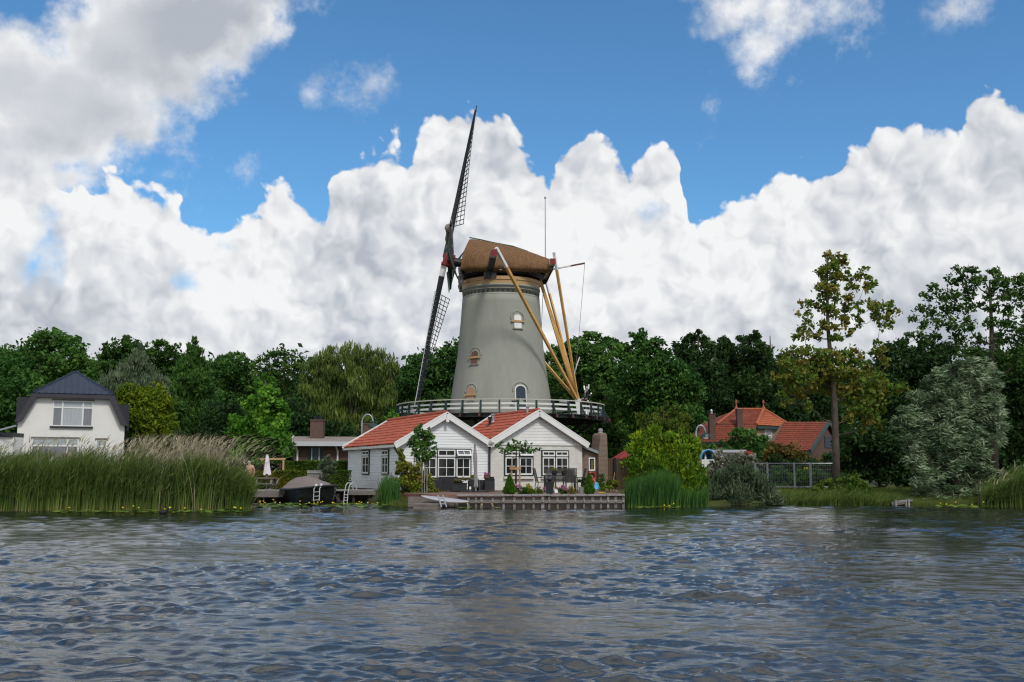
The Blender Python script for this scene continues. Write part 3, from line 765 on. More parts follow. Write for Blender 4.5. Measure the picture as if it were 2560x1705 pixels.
# ---- windshaft, stocks and sails
TAU = math.radians(10.8)
W_ = (FR * math.cos(TAU) + ZU * math.sin(TAU)).normalized()
UPV = (ZU * math.cos(TAU) - FR * math.sin(TAU)).normalized()
H = P(1122, 652, MY - .3)
mb = MB(); mb.path([H - W_ * 3.0, H - W_ * .3], [.38, .34], 12); mb.mat(1).box(H, (.9, .9, .9), Matrix((W_, UPV, W_.cross(UPV))).transposed()); mb.build('windshaft', [m_black, m_red], mill)
m_sailgreen = M('sail_green', (.05, .16, .15), (.035, .11, .105), .5)
m_lat = M('lattice_dark', (.035, .055, .05), (.025, .04, .036), .6)
m_bleach = M('bleached_sailcloth', (.27, .235, .215), (.18, .155, .14), .85, 4)
def blade(rdv, trail, length, boards, off):
    o = H + W_ * off
    sail = MB()
    def seg(a, b, m, wa, wb): sail.mat(m).beam(o + rdv * a, o + rdv * b, wa, wa * .9, trail, wb, wb * .9)
    pale = rdv.z < -.5
    seg(.2, .5, 1 if pale else 0, .46, .46); seg(.5, 1.35, 2 if pale else 0, .45, .44); seg(1.35, length, 0, .44, .17)
    s = sail.build('sail', [m_black, m_red, m_white], mill)
    beta = lambda t: math.radians(26 * (1 - t) ** 1.2 + 3)
    def q(r, k, side=1):
        t = (r - 2) / (length - 2); bt = beta(max(0, t)); return o + rdv * r + (trail * math.cos(bt) - W_ * math.sin(bt)) * k * side
    lt = MB(); nb = 27; r0_, r1_ = 2.7, length - .25
    wl = lambda r: 2.05 - .35 * (r - r0_) / (r1_ - r0_)
    rs = [r0_ + (r1_ - r0_) * i / (nb - 1) for i in range(nb)]
    for r in rs: lt.beam(q(r, -.05), q(r, wl(r)), .05, .045, rdv)
    for k in (.36, .68, 1.0):
        for a, b in zip(rs[:-1], rs[1:]): lt.beam(q(a, wl(a) * k - .04), q(b, wl(b) * k - .04), .05, .05, trail)
    lt.build('lattice', m_lat, s)
    bd = MB()
    if boards:
        for a, b in zip(rs[:-1], rs[1:]): bd.hexa([q(a, .16, -1) + W_ * .03, q(a, .52, -1) + W_ * .03, q(b, .48, -1) + W_ * .03, q(b, .14, -1) + W_ * .03, q(a, .16, -1), q(a, .52, -1), q(b, .48, -1), q(b, .14, -1)])
        bd.build('wind_board', m_sailgreen if boards == 1 else m_bleach, s)
        if boards == 2:
            cl = MB(); cl.path([q(r, .30 + .1 * math.sin(r)) + W_ * .12 for r in rs], [.24 + .04 * math.sin(r * 2.3) for r in rs], 8); cl.build('rolled_sailcloth', m_bleach, s, True)
    else:
        for r in rs: bd.beam(q(r, 0, 1), q(r, .58, -1), .05, .05, rdv)
        for a, b in zip(rs[:-1], rs[1:]): bd.beam(q(a, .58, -1), q(b, .58, -1), .05, .05, trail)
        bd.build('leading_lath', M('pale_lath', (.6, .64, .66), (.5, .54, .56), .6), s)
    return s
TN = W_.cross(UPV).normalized()          # along the cross stock
if TN.y > 0: TN = -TN
blade(UPV, TN, 12.5, 1, .3)
blade(-UPV, -TN, 12.0, 0, .3)
blade(TN, -UPV, 12.0, 2, -.15)
blade(-TN, UPV, 12.0, 1, -.15)
tp = [o for o in mill.children if o.name == 'sail'][0]
mb = MB(); mb.beam(H + W_ * .3 + UPV * 12.5, H + W_ * .3 + UPV * 12.95, .05, .05); mb.build('tip_rod', m_sailgreen, tp)
# ---- tail: spruit beams, braces, tail pole, capstan wheel
zl = P(1214, 640, 69.5).z
mb = MB(); mb.beam(cp(.95, 8.0, zl), cp(.95, -8.0, zl), .42, .46); mb.mat(1).beam(cp(.95, 8.02, zl), cp(.95, 8.4, zl), .43, .47); mb.mat(2).beam(cp(.95, 8.4, zl), cp(.95, 8.5, zl), .43, .47)
mb.mat(0).lbox(cp(.95, 2.6, 0), -FR, SD, -.5, .45, zl - .75, zl + .4, -.8, .5)  # dark block stands in for the shaded opening in the thatch
mb.build('long_cross_beam', [M('tarred_oak_and_opening_shade', (.05, .045, .042), (.03, .028, .026), .6), m_white, m_red], mill)
zs = P(1361, 668, 76).z
mb = MB(); mb.beam(cp(-3.75, 3.4, zs), cp(-3.75, -3.4, zs), .40, .42); mb.mat(1).beam(cp(-3.75, 3.4, zs), cp(-3.75, 3.48, zs), .41, .43); mb.build('short_cross_beam', [m_white, m_red], mill)
foot = P(1445, 1003, MY + .5); ft2 = V((foot.x + .12, foot.y, Zdeck + .25))
def brace(name, a, w=.21, tgt=None):
    a = V(a); t = V(tgt if tgt is not None else foot); d = t - a
    m = MB(); m.beam(a, a + d * .115, w, w); m.mat(1).beam(a + d * .115, t, w, w, w2=w * .9, h2=w * .9); return m.build(name, [m_white, m_yellow], mill)
brace('brace', cp(.75, 7.7, zl + .55)); brace('brace', cp(.75, -7.7, zl - .3), .2)
brace('brace', cp(-3.85, 3.2, zs + .75), .18); brace('brace', cp(-3.85, -3.2, zs - .2), .16)
mb = MB(); mb.beam(cp(-3.0, 0, P(1361, 690, 77).z), foot, .26, .21, w2=.32, h2=.38); mb.mat(1).beam(foot + V((.0, 0, .15)), ft2, .42, .5, w2=.3, h2=.34); mb.build('tail_pole', [m_yellow, m_white], mill)
wc = P(1467, 1000, MY + .3)
mb = MB(); mb.path([foot + V((-.75, 0, -.02)), foot + V((-1.45, 0, .02))], .13, 8); mb.build('axle_stub', m_white, mill)
mb = MB(); mb.path([foot + V((.1, 0, -.02)), wc], .16, 10); mb.build('capstan_drum', m_brownwood, mill)
mb = MB(); nrm = V((1, .12, 0)).normalized(); sx = V((-.12, 1, 0)).normalized()
mb.path([wc - nrm * .18, wc + nrm * .18], .24, 10)
for i in range(12):
    a = 2 * PI * (i + .3) / 12; d = sx * math.cos(a) + ZU * math.sin(a); tl = nrm * (.10 if i % 2 else -.10)
    mb.mat(0).beam(wc + tl, wc + tl + d * .85, .09, .09, nrm); mb.mat(1).beam(wc + tl + d * .85, wc + tl * 1.3 + d * 1.22, .1, .1, nrm)
mb.build('capstan_wheel', [m_black, m_white], mill)
# ---- flag mast and boom
mp0 = P(1363.6, 660, MY + 1.6); mp1 = P(1363, 494, MY + 1.6)
mb = MB(); mb.path([V((mp0.x, mp0.y, mp0.z - .8)), mp1], [.055, .035], 6); mb.ball(mp1, .1); mb.build('mast', M('mast_grey', (.45, .46, .47), (.4, .41, .42), .5), mill)
b0, b1 = P(1372, 675, MY - .5), P(1462, 658, MY - 1.5)
mb = MB(); d = b1 - b0
for i, (a, b) in enumerate(((0, .28), (.28, .62), (.62, 1))): mb.mat(i).beam(b0 + d * a, b0 + d * b, .11, .11)
mb.build('boom', [m_ltblue, m_white, M('boom_brown', (.13, .07, .05), None, .6)], mill)
mb = MB(); mb.path([b1, P(1448, 830, MY - 1.2), P(1438, 935, MY - 1)], .018, 4); mb.path([P(1358, 720, MY - 1), P(1353, 830, MY - 1)], .02, 4); mb.build('rope', m_oldwood, mill)
mb = MB(); mb.path([P(1449, 893, MY - .9), P(1441, 915, MY - .9), P(1436, 935, MY - .9)], .05, 5); mb.build('rope_block', m_white, mill)
# ---- gallery
RG = 7.95; NP = 38
mb = MB()
nbd = 120
for i in range(nbd):
    a0, a1 = 2 * PI * (i + .03) / nbd, 2 * PI * (i + .97) / nbd
    ri, ro = 3.6, RG + .12
    mb.hexa([(MX + r * math.cos(a), MY + r * math.sin(a), Zdeck + z) for z in (-.07, 0) for r, a in ((ri, a0), (ro, a0), (ro, a1), (ri, a1))])
mb.lathe((MX, MY, Zdeck - .3), [(RG - .1, 0), (RG + .02, 0), (RG + .02, .23), (RG - .1, .23)], 76, cap=False)
stage = mb.build('gallery_deck', m_black, mill)
m_redend = M('faded_red_ends', (.16, .05, .045), None, .7)
mb = MB(); mb.beam((MX + 3.6, MY, Zdeck - .19), (MX + RG + .45, MY, Zdeck - .19), .14, .22); mb.mat(1).beam((MX + RG + .45, MY, Zdeck - .19), (MX + RG + .50, MY, Zdeck - .19), .13, .2)
ringcopies(mb.build('joist', [m_black, m_redend], stage), NP, stage)
mb = MB(); mb.beam((MX + RG - .8, MY, Zdeck - .35), (MX + 4.0, MY, Zdeck - 2.7), .17, .2); ringcopies(mb.build('support_strut', m_black, stage), 19, stage)
first = None
for i in range(NP):
    a = 2 * PI * (i + .5) / NP
    if first is None:
        m = MB(); m.beam((MX + RG, MY, Zdeck - .1), (MX + RG - .02, MY, Zdeck + .88), .11, .13); m.beam((MX + RG + .42, MY, Zdeck - .12), (MX + RG + .03, MY, Zdeck + .55), .06, .07)
        first = m.build('post', m_green, mill); o = first
    else:
        o = first.copy(); COL.objects.link(o); o.parent = mill
    o.rotation_euler = (0, 0, a)
for nm, dz, hh, ww, mt, rr in (('handrail', .9, .07, .13, M('worn_white_rail', (.55, .53, .47), (.42, .40, .36), .7, 8), RG), ('guard_rail', .58, .13, .04, m_white, RG - .09), ('guard_rail', .26, .14, .04, m_white, RG - .09)):
    m = MB(); m.lathe((MX, MY, Zdeck + dz), [(rr - ww / 2, 0), (rr + ww / 2, 0), (rr + ww / 2, hh), (rr - ww / 2, hh), (rr - ww / 2, 0)], 76, cap=False); m.build(nm, mt, mill)
mb = MB(); mb.box(P(1285, 1003, MY - 4.1), (.35, .12, .1)); mb.build('wall_plaque', m_black, mill)
# ================================================================ helpers for houses
def tile_roof(mb, a, b, c, d, colw=.24, row=.34, amp=.035, step=.03):
    """pantiled slope: a-b eave, d-c ridge (a under d)"""
    a, b, c, d = map(V, (a, b, c, d)); nu = max(2, int((b - a).length / colw)) * 4; nr = max(1, round((d - a).length / row))
    n = (b - a).cross(d - a).normalized()
    if n.z < 0: n = -n
    base = len(mb.v); rows = []
    for r in range(nr):
        for t, lift in ((r / nr, step), ((r + 1) / nr, 0)):
            rows.append((t, lift))
    for t, lift in rows:
        l = a.lerp(d, t); rr = b.lerp(c, t)
        for i in range(nu + 1):
            p = l.lerp(rr, i / nu) + n * (lift + amp * (abs(math.sin(PI * i / 4)) if amp else 0) + .04); mb.v.append(tuple(p))
    for j in range(len(rows) - 1):
        for i in range(nu):
            q = base + j * (nu + 1) + i; mb.f.append((q, q + 1, q + nu + 2, q + nu + 1)); mb.m.append(mb.cur)
    mb.hexa([a - n * .08, b - n * .08, c - n * .08, d - n * .08, a + n * .035, b + n * .035, c + n * .035, d + n * .035])
    return mb
def sash(par, A, e, n, s0, s1, z0, z1, d, nx=2, nz=2, fr=.06, mn=.03, tilt=0, gm=None, m_fr=None, reflect=None):
    m_fr = m_fr or m_white
    if tilt:
        hz = z1; ct, st_ = math.cos(tilt), math.sin(tilt)
        def tf(p):
            dz = p[2] - hz; q = V(p) + n * (-dz * st_); q.z = hz + dz * ct; return tuple(q)
    m = MB()
    m.lbox(A, e, n, s0, s0 + fr, z0, z1, d - .03, d + .03); m.lbox(A, e, n, s1 - fr, s1, z0, z1, d - .03, d + .03)
    m.lbox(A, e, n, s0 + fr, s1 - fr, z0, z0 + fr * 1.3, d - .03, d + .03); m.lbox(A, e, n, s0 + fr, s1 - fr, z1 - fr, z1, d - .03, d + .03)
    for i in range(1, nx): c = s0 + fr + (s1 - s0 - 2 * fr) * i / nx; m.lbox(A, e, n, c - mn / 2, c + mn / 2, z0 + fr * 1.3, z1 - fr, d - .02, d + .025)
    for i in range(1, nz): c = z0 + fr + (z1 - z0 - 2 * fr) * i / nz; m.lbox(A, e, n, s0 + fr, s1 - fr, c - mn / 2, c + mn / 2, d - .021, d + .021)
    g = MB(); g.lbox(A, e, n, s0 + fr * .5, s1 - fr * .5, z0 + fr * .5, z1 - fr * .5, d - .016, d - .008)
    if tilt:
        m.v = [tf(p) for p in m.v]; g.v = [tf(p) for p in g.v]
    m.build('sash', m_fr, par); g.build('pane', gm or m_glass, par)
def board_wall(mb, A, e, n, s0, s1, z0, z1, prof=None, pitch=.135, lip=.014, skip=()):
    """overlapping horizontal boards; prof(z) narrows them to the gable; skip: (s0,s1,z0,z1) openings"""
    z = z0
    while z < z1 - 1e-3:
        zt = min(z + pitch, z1)
        lo = prof(z) if prof else (s0, s1); hi = prof(zt) if prof else (s0, s1)
        mb.hexa([tuple(V((A + e * s + n * d).xy.to_3d()) + V((0, 0, zz))) for zz, (a, b), d in ((z + .005, lo, lip), (zt, hi, .002)) for s, d in ((a, d), (b, d), (b, -.12), (a, -.12))])
        z += pitch
# ================================================================ WHITE COTTAGES
CA = V((-5.42, 47.7, 0)); CE = V((.907, .421, 0)).normalized(); CN = V((CE.y, -CE.x, 0)); CD = -CN
GZ = .5
L1, D1, L2, D2 = 4.76, 8.7, 5.27, 5.4
def fz(u, v, A=CA, e=CE): return onplane(u, v, A, e)
zE1 = fz(1001, 1106)[1]; zA1 = fz(1117, 1035)[1]; zE2 = fz(1240, 1107)[1]; zA2 = fz(1344, 1029)[1]
cot = thing('boarded_cottage', 'white clapboard cottage with red pantile roof and one tall gable over a triple window', 'cottage', CA + V((0, 0, GZ)))
zb1 = .60
mb = MB(); g1 = lambda z: (0 + max(0, (z - zE1 + .12) / (zA1 - zE1)) * L1 / 2, L1 - max(0, (z - zE1 + .12) / (zA1 - zE1)) * L1 / 2)
board_wall(mb, CA, CE, CN, 0, L1, zb1 - .05, zA1 - .2, lambda z: g1(z) if g1(z)[0] < g1(z)[1] else (L1 / 2 - .01, L1 / 2 + .01))
front = mb.build('front_wall', M('white_front_boards', (.76, .78, .79), (.69, .71, .72), .5, 1.2, stretch=(1, 1, 4)), cot)
mb = MB(); board_wall(mb, CA + CD * D1, -CD, -CE, 0, D1, zb1 - .05, zE1 - .1)
side = mb.build('side_wall', m_board, cot)
mb = MB(); mb.lbox(CA, CE, CN, .13, L1 - .02, .1, zE1 - .3, -D1, -.13); mb.build('core_wall', m_oldwood, cot)
mb = MB(); mb.lbox(CA, CE, CN, -.03, L1, -.3, zb1 - .05, -D1, .03); mb.build('plinth', m_brick2, cot)
ap = CA + CE * (L1 / 2); 
def X3(A, s, dpt, z): p = A + CE * s + CD * dpt; return V((p.x, p.y, z))
mb = MB(); ov = .22
sl1 = (zA1 - zE1) / (L1 / 2)
tile_roof(mb, X3(CA, -.18, D1 + ov, zE1 - .18 * sl1), X3(CA, -.18, -ov, zE1 - .18 * sl1), X3(CA, L1 / 2, -ov, zA1), X3(CA, L1 / 2, D1 + ov, zA1))
tile_roof(mb, X3(CA, L1, -ov, zE1), X3(CA, L1, D1 + ov, zE1), X3(CA, L1 / 2, D1 + ov, zA1), X3(CA, L1 / 2, -ov, zA1))
roof = mb.build('roof', m_tile, cot)
mb = MB(); n_ = int(D1 / .36)
for i in range(n_): mb.path([X3(CA, L1 / 2, -ov + (D1 + 2 * ov) * i / n_, zA1 + .07), X3(CA, L1 / 2, -ov + (D1 + 2 * ov) * (i + 1) / n_, zA1 + .085)], [.1, .11], 8)
mb.build('ridge_tiles', m_tile, roof)
def barge(par, A, sL, sR, sA, zL, zR, zA, dep, w=.26):
    mb = MB()
    for s, z in ((sL, zL), (sR, zR)):
        mb.beam(X3(A, s, dep, z - .08), X3(A, sA, dep, zA - .08), .06, w, (0, 0, 1)); mb.beam(X3(A, s, dep + .06, z + .07), X3(A, sA, dep + .06, zA + .07), .2, .05, (0, 0, 1))
    return mb.build('bargeboard', m_white, par)
bg1 = barge(cot, CA, -.25, L1 + .05, L1 / 2, zE1 - .1, zE1 - .02, zA1, -.27)
barge(cot, CA, -.25, L1 + .05, L1 / 2, zE1 - .06, zE1, zA1 + .03, D1 + .27, .2)
mb = MB(); p = X3(CA, L1 / 2, -.32, zA1 - .28); mb.path([p + V((0, 0, .25)), p, p - V((0, 0, .12)), p - V((0, 0, .2))], [.07, .075, .09, .02], 8); mb.build('finial', m_white, bg1)
mb = MB(); mb.beam(X3(CA, -.2, -.1, zE1 - .17), X3(CA, -.2, D1 + .2, zE1 - .17), .13, .12); mb.build('gutter', m_whitebrick, cot)
def win(par, A, e, n, s0, s1, z0, z1, cols, tz, gm=None, opens=None, trim=.055, nx=2, label=None):
    mb = MB(); w = trim
    mb.lbox(A, e, n, s0 - w, s0, z0 - w, z1 + w, -.02, .075); mb.lbox(A, e, n, s1, s1 + w, z0 - w, z1 + w, -.02, .075)
    mb.lbox(A, e, n, s0, s1, z1, z1 + w, -.02, .075); mb.lbox(A, e, n, s0, s1, z0 - w, z0, -.02, .085)
    edges = [s0 + (s1 - s0) * c for c in cols]
    for c in edges[1:-1]: mb.lbox(A, e, n, c - w * .45, c + w * .45, z0, z1, -.02, .072)
    for a, b in zip(edges[:-1], edges[1:]):
        if tz: mb.lbox(A, e, n, a + w * .45, b - w * .45, tz - w * .4, tz + w * .4, -.02, .070)
    f = mb.build('window', m_green, par)
    if label: f['label'] = label
    for i, (a, b) in enumerate(zip(edges[:-1], edges[1:])):
        a += w * .45 * (i > 0) + .004; b -= w * .45 * (i < len(edges) - 2) + .004
        sash(f, A, e, n, a, b, z0 + .004, (tz - w * .4 if tz else z1) - .004, .045, nx, 2, gm=gm)
        if tz:
            op = opens == i
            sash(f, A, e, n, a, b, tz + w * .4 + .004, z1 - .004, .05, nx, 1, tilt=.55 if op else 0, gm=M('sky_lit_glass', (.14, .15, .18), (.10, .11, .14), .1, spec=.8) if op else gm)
    return f
s0 = fz(1056, 1122)[0]; s1 = fz(1175, 1122)[0]; zt = fz(1118, 1124)[1]; zb = fz(1118, 1194)[1]; tz = fz(1118, 1143)[1]
c1 = (fz(1092, 1140)[0] - s0) / (s1 - s0); c2 = (fz(1138.5, 1140)[0] - s0) / (s1 - s0)
win(cot, CA, CE, CN, s0, s1, zb, zt, (0, c1, c2, 1), tz, opens=2, label='triple window with one top light tilted open')
for ua, ub in ((908, 924.5), (957, 973)):
    A = CA + CD * D1; e = -CD; sa = onplane(ua, 1150, A, e)[0]; sb_ = onplane(ub, 1150, A, e)[0]; um = (ua + ub) / 2
    zt_ = onplane(um, 1125 - (um < 940) * -2, A, e)[1]; zb_ = onplane(um, 1184, A, e)[1]; tz_ = onplane(um, 1140, A, e)[1]
    f = win(cot, A, e, -CE, sa, sb_, zb_, zt_, (0, 1), tz_, trim=.045)
    mb = MB(); mb.lbox(A, e, -CE, sa - .14, sb_ + .14, zt_ + .1, zt_ + .2, 0, .16); mb.lbox(A, e, -CE, sa - .10, sb_ + .10, zt_ + .2, zt_ + .27, 0, .2); mb.build('window_hood', m_oldwood, f)
mb = MB(); q = X3(CA, .05, -.08, 0); mb.path([X3(CA, -.18, .05, zE1 - .2), X3(CA, -.12, -.1, zE1 - .42), X3(CA, .16, -.12, zE1 - .75), X3(CA, .18, -.12, .6)], .05, 7); mb.path([X3(CA, L1 - .06, -.1, zE1 - .15), X3(CA, L1 - .06, -.1, .5)], .055, 7); mb.build('downpipe', m_pipe, cot)
# right cottage
CB = CA + CE * L1
cot2 = thing('brick_cottage', 'white painted brick cottage with boarded gable and two tall windows beside the dining table', 'cottage', CB + V((0, 0, GZ)))
mb = MB(); mb.lbox(CB, CE, CN, .0, L2 - .05, .1, zE2 - .02, -D2, 0); mb.build('wall', m_whitebrick, cot2)
mb = MB(); g2 = lambda z: (max(.0, (z - zE2 + .02) / (zA2 - zE2)) * L2 / 2, L2 - max(0, (z - zE2 + .02) / (zA2 - zE2)) * L2 / 2)
board_wall(mb, CB, CE, CN, 0, L2, zE2, zA2 - .12, lambda z: g2(z) if g2(z)[0] < g2(z)[1] else (L2 / 2 - .01, L2 / 2 + .01), pitch=.15, lip=.010)
mb.mat(0).lbox(CB, CE, CN, 0, L2, zE2 - .1, zE2 + .03, 0, .05)
mb.build('gable', m_white, cot2)
mb = MB(); sl2 = (zA2 - zE2) / (L2 / 2)
tile_roof(mb, X3(CB, .0, D2 + ov, zE2), X3(CB, .0, -ov, zE2), X3(CB, L2 / 2, -ov, zA2), X3(CB, L2 / 2, D2 + ov, zA2))
tile_roof(mb, X3(CB, L2 + .15, -ov, zE2 - .1), X3(CB, L2 + .15, D2 + ov, zE2 - .1), X3(CB, L2 / 2, D2 + ov, zA2), X3(CB, L2 / 2, -ov, zA2))
roof2 = mb.build('roof', m_tile, cot2)
mb = MB(); n_ = 16
for i in range(n_): mb.path([X3(CB, L2 / 2, -ov + (D2 + 2 * ov) * i / n_, zA2 + .06), X3(CB, L2 / 2, -ov + (D2 + 2 * ov) * (i + 1) / n_, zA2 + .075)], [.1, .11], 8)
mb.build('ridge_tiles', m_tile, roof2)
barge(cot2, CB, -.1, L2 + .2, L2 / 2, zE2 + .02, zE2 - .02, zA2, -.27, .3)
barge(cot2, CB, -.05, L2 + .2, L2 / 2, zE2 + .02, zE2 - .02, zA2 + .03, D2 + .27, .2)
for (uu, vv, mm) in ((1216, 1062, m_black), (1233, 1054, m_steel)):
    mb = MB(); A = X3(CB, L2 * .22, 0, 0); pz = zE2 + L2 * .22 * sl2; dd = 3.6 if uu < 1220 else 3.9; sof = .30 if uu < 1220 else .36
    b = X3(CB, L2 * sof, dd, zE2 + L2 * sof * sl2); mb.lathe(b, [(.16, 0), (.12, .1), (.08, .14), (.08, .42), (.12, .44), (.12, .52)], 12); mb.build('roof_vent', mm, roof2)
mb = MB(); b = X3(CB, L2 * .47, .8, zA2 - .05); mb.lathe(b, [(.07, 0), (.07, .3), (.11, .32), (.11, .4)], 10); mb.build('roof_vent', m_steel, roof2)
mb = MB(); mb.lbox(CB, CE, CN, -.22, .12, zE2 - .2, zE2 + .02, .02, .3); mb.mat(1).lbox(CB, CE, CN, -.09, -.03, zE2 - .1, zE2 - .05, .3, .32); mb.build('valley_box', [m_white, m_black], cot2)
for (ua, ub, opn) in ((1262, 1330, 1), (1355, 1419, None)):
    sa = fz(ua, 1150)[0]; sb_ = fz(ub, 1150)[0]; um = (ua + ub) / 2
    f = win(cot2, CA, CE, CN, sa, sb_, fz(um, 1187.5)[1], fz(um, 1128)[1], (0, .5, 1), fz(um, 1142)[1], opens=opn)
    mb = MB(); zz = fz(um, 1188)[1]; mb.lbox(CA, CE, CN, sa - .08, sb_ + .08, zz - .18, zz - .06, 0, .13); mb.build('sill', m_whitebrick, f)
# pots on the window sills, inside the glass line
# lean-to with chimney
CC = CA + CE * (L1 + L2)
lean = thing('brick_lean_to', 'narrow brown brick lean-to with white framed window and stout chimney', 'lean-to', CC + V((0, 0, GZ)))
sR = fz(1517, 1150)[0] - L1 - L2; sC = fz(1495, 1150)[0] - L1 - L2
zl1 = fz(1453, 1116)[1]; zl2 = fz(1492, 1133)[1]
mb = MB(); q = [X3(CC, -.04, .15, .2), X3(CC, sC, .15, .2), X3(CC, sC, .15, zl2), X3(CC, -.04, .15, zl1)]; mb.prism(q, CD * 3.2); mb.build('wall', m_brick, lean)
mb = MB(); mb.beam(X3(CC, -.05, 1.7, zl1 + .05), X3(CC, sC + .05, 1.7, zl2 + .05), 3.5, .09, (0, 0, 1)); mb.mat(1).beam(X3(CC, -.05, -.05, zl1 + .02), X3(CC, sC + .05, -.05, zl2 + .02), .03, .15, (0, 0, 1)); mb.build('roof', [m_slate, m_steel], lean)
zc = fz(1505, 1082)[1]; zs1 = fz(1500, 1122)[1]; zs2 = zl2 - .35
mb = MB(); mb.hexa([tuple(X3(CC, s, d, z)) for z in (.2, zs2 + .25) for s, d in ((sC - .02, -.1), (sR, -.1), (sR, .75), (sC - .02, .75))])
mb.hexa([tuple(X3(CC, s, d, z)) for z, a in ((zs2 + .25, 0), (zc - .1, .16)) for s, d in ((sC - .02 + a * .9, -.1 + a * .3), (sR, -.1 + a * .3), (sR, .75), (sC - .02 + a * .9, .75))])
mb.hexa([tuple(X3(CC, s, d, z)) for z, a in ((zc - .1, .16), (zc, .26)) for s, d in ((sC - .02 + a * .9, -.1 + a * .3), (sR - a * .2, -.1 + a * .3), (sR - a * .2, .75 - a * .3), (sC - .02 + a * .9, .75 - a * .3))])
ch = mb.build('chimney', m_brick, lean)
mb = MB(); mb.lathe(X3(CC, (sC + sR) / 2 + .08, .3, zc), [(.16, 0), (.11, .04), (.11, .1), (.13, .11), (.13, .2), (.05, .24)], 14); mb.build('chimney_cowl', m_steel, ch)
sa, sb_ = fz(1474.5, 1160)[0] - L1 - L2, fz(1490, 1160)[0] - L1 - L2
m = MB(); za, zb_ = fz(1482, 1177)[1], fz(1482, 1144)[1]; An = X3(CC, 0, .15, 0)
w = .055
m.lbox(An, CE, CN, sa, sa + w, za, zb_, -.02, .05); m.lbox(An, CE, CN, sb_ - w, sb_, za, zb_, -.02, .05); m.lbox(An, CE, CN, sa + w, sb_ - w, za, za + w * 1.3, -.02, .05); m.lbox(An, CE, CN, sa + w, sb_ - w, zb_ - w, zb_, -.02, .05)
f = m.build('window', m_white, lean); m = MB(); m.lbox(An, CE, CN, sa + w * .5, sb_ - w * .5, za + w * .5, zb_ - w * .5, .005, .015); m.mat(1).lbox(An, CE, CN, sa + .16, sb_ - .11, za + .06, zb_ - .14, .015, .018); m.build('pane', [m_glass, M('ochre_curtain', (.16, .13, .03), None, .8)], f)
m = MB(); m.lbox(An, CE, CN, sa - .05, sb_ + .05, za - .1, za - .01, 0, .1); m.build('sill', m_brownwood, f)
# ================================================================ LEFT HOUSE (clipped mansard gable)
YH = 69.0
hc = P(180, 1100, YH); HA0 = V((hc.x, hc.y, 0)); HE = V((.925, .38, 0)).normalized(); HN = V((HE.y, -HE.x, 0))
def hf(u, v): return onplane(u, v, HA0, HE)
house = thing('gambrel_house', 'white house with dark clipped mansard roof and broad curtained window above the reeds', 'house', HA0 + V((0, 0, .5)))
def HX(s, d, z): p = HA0 + HE * s - HN * d; return V((p.x, p.y, z))
pl = [hf(41, 1110), hf(309, 1120), hf(301, 1061), hf(273, 999), hf(93, 993), hf(55, 1053), hf(45, 1060)]
poly = [(pl[0][0], .3), (pl[1][0], .3), (pl[1][0] + .0, pl[2][1]), (pl[3][0], pl[3][1]), (pl[4][0], pl[4][1]), (pl[0][0], pl[5][1])]
mb = MB(); mb.prism([HX(s, 0, z) for s, z in poly], -HN * 9); mb.build('wall', m_render, house)
o1, o2, o3, o4 = hf(38, 1053), hf(85, 979), hf(283, 988), hf(319, 1066); hp = hf(192, 934)
i1, i2, i3, i4 = hf(55, 1053), hf(93, 993), hf(273, 999), hf(301, 1062)
mb = MB(); mid = (o2[0] + o3[0]) / 2; zt = (o2[1] + o3[1]) / 2
pk = P(192, 934, YH + 1.6); zr = pk.z
k1, k2, k3, k4 = (o1[0], o1[1] - .05), (o2[0], zt), (o3[0], zt), (o4[0], o4[1])
D = 9.6
for a, b in ((k1, k2), (k3, k4)):
    mb.hexa([tuple(HX(a[0], -.35, a[1])), tuple(HX(b[0], -.35, b[1])), tuple(HX(b[0], D, b[1])), tuple(HX(a[0], D, a[1])), tuple(HX(a[0], -.35, a[1] + .14)), tuple(HX(b[0], -.35, b[1] + .14)), tuple(HX(b[0], D, b[1] + .14)), tuple(HX(a[0], D, a[1] + .14))])
for s, sg in ((k2, 1), (k3, -1)):
    q = [HX(s[0] - sg * .05, -.4, zt), HX(mid, 1.6, zr), HX(mid, D, zr), HX(s[0] - sg * .05, D, zt)]; mb.add([tuple(p) for p in q] + [tuple(p + V((0, 0, .12))) for p in q], [(0, 1, 2, 3), (4, 7, 6, 5), (0, 4, 5, 1), (2, 6, 7, 3)])
rf = mb.build('roof', m_slate, house)
mb = MB(); q = [HX(k2[0] - .03, -.42, zt - .04), HX(k3[0] + .03, -.42, zt - .04), HX(mid, 1.6, zr + .13)]; mb.add(q + [p + HN * -.05 - V((0, 0, .06)) for p in q], [(0, 1, 2), (3, 5, 4), (0, 3, 4, 1)])
for i in range(1, 13):
    t = i / 13; a = q[0].lerp(q[1], t); tt = 1 - abs(2 * t - 1); b = a.lerp(q[2] + (q[1] - q[0]) * (t - .5) * 0, 0); up = (q[2] - (q[0] + q[1]) / 2)
    mb.beam(a + V((0, 0, .02)), a + up * tt + V((0, 0, .02)), .05, .06, HN)
for a, b in ((q[0], q[2]), (q[1], q[2])): mb.beam(a + V((0, 0, .03)), b + V((0, 0, .03)), .12, .1)
mb.build('hip_panel', m_zinc, rf)
mb = MB()
outer = [k1, k2, k3, k4]; inner = [(i1[0], i1[1]), (i2[0], i2[1]), (i3[0], i3[1]), (i4[0], i4[1])]
for j in range(3):
    a, b, c, d = outer[j], outer[j + 1], inner[j + 1], inner[j]
    mb.hexa([tuple(HX(p[0], dd, p[1])) for dd in (.02, -.38) for p in (a, b, c, d)])
mb.build('fascia', M('dark_fascia_cladding', (.05, .046, .055), (.04, .037, .045), .5, 4), rf)
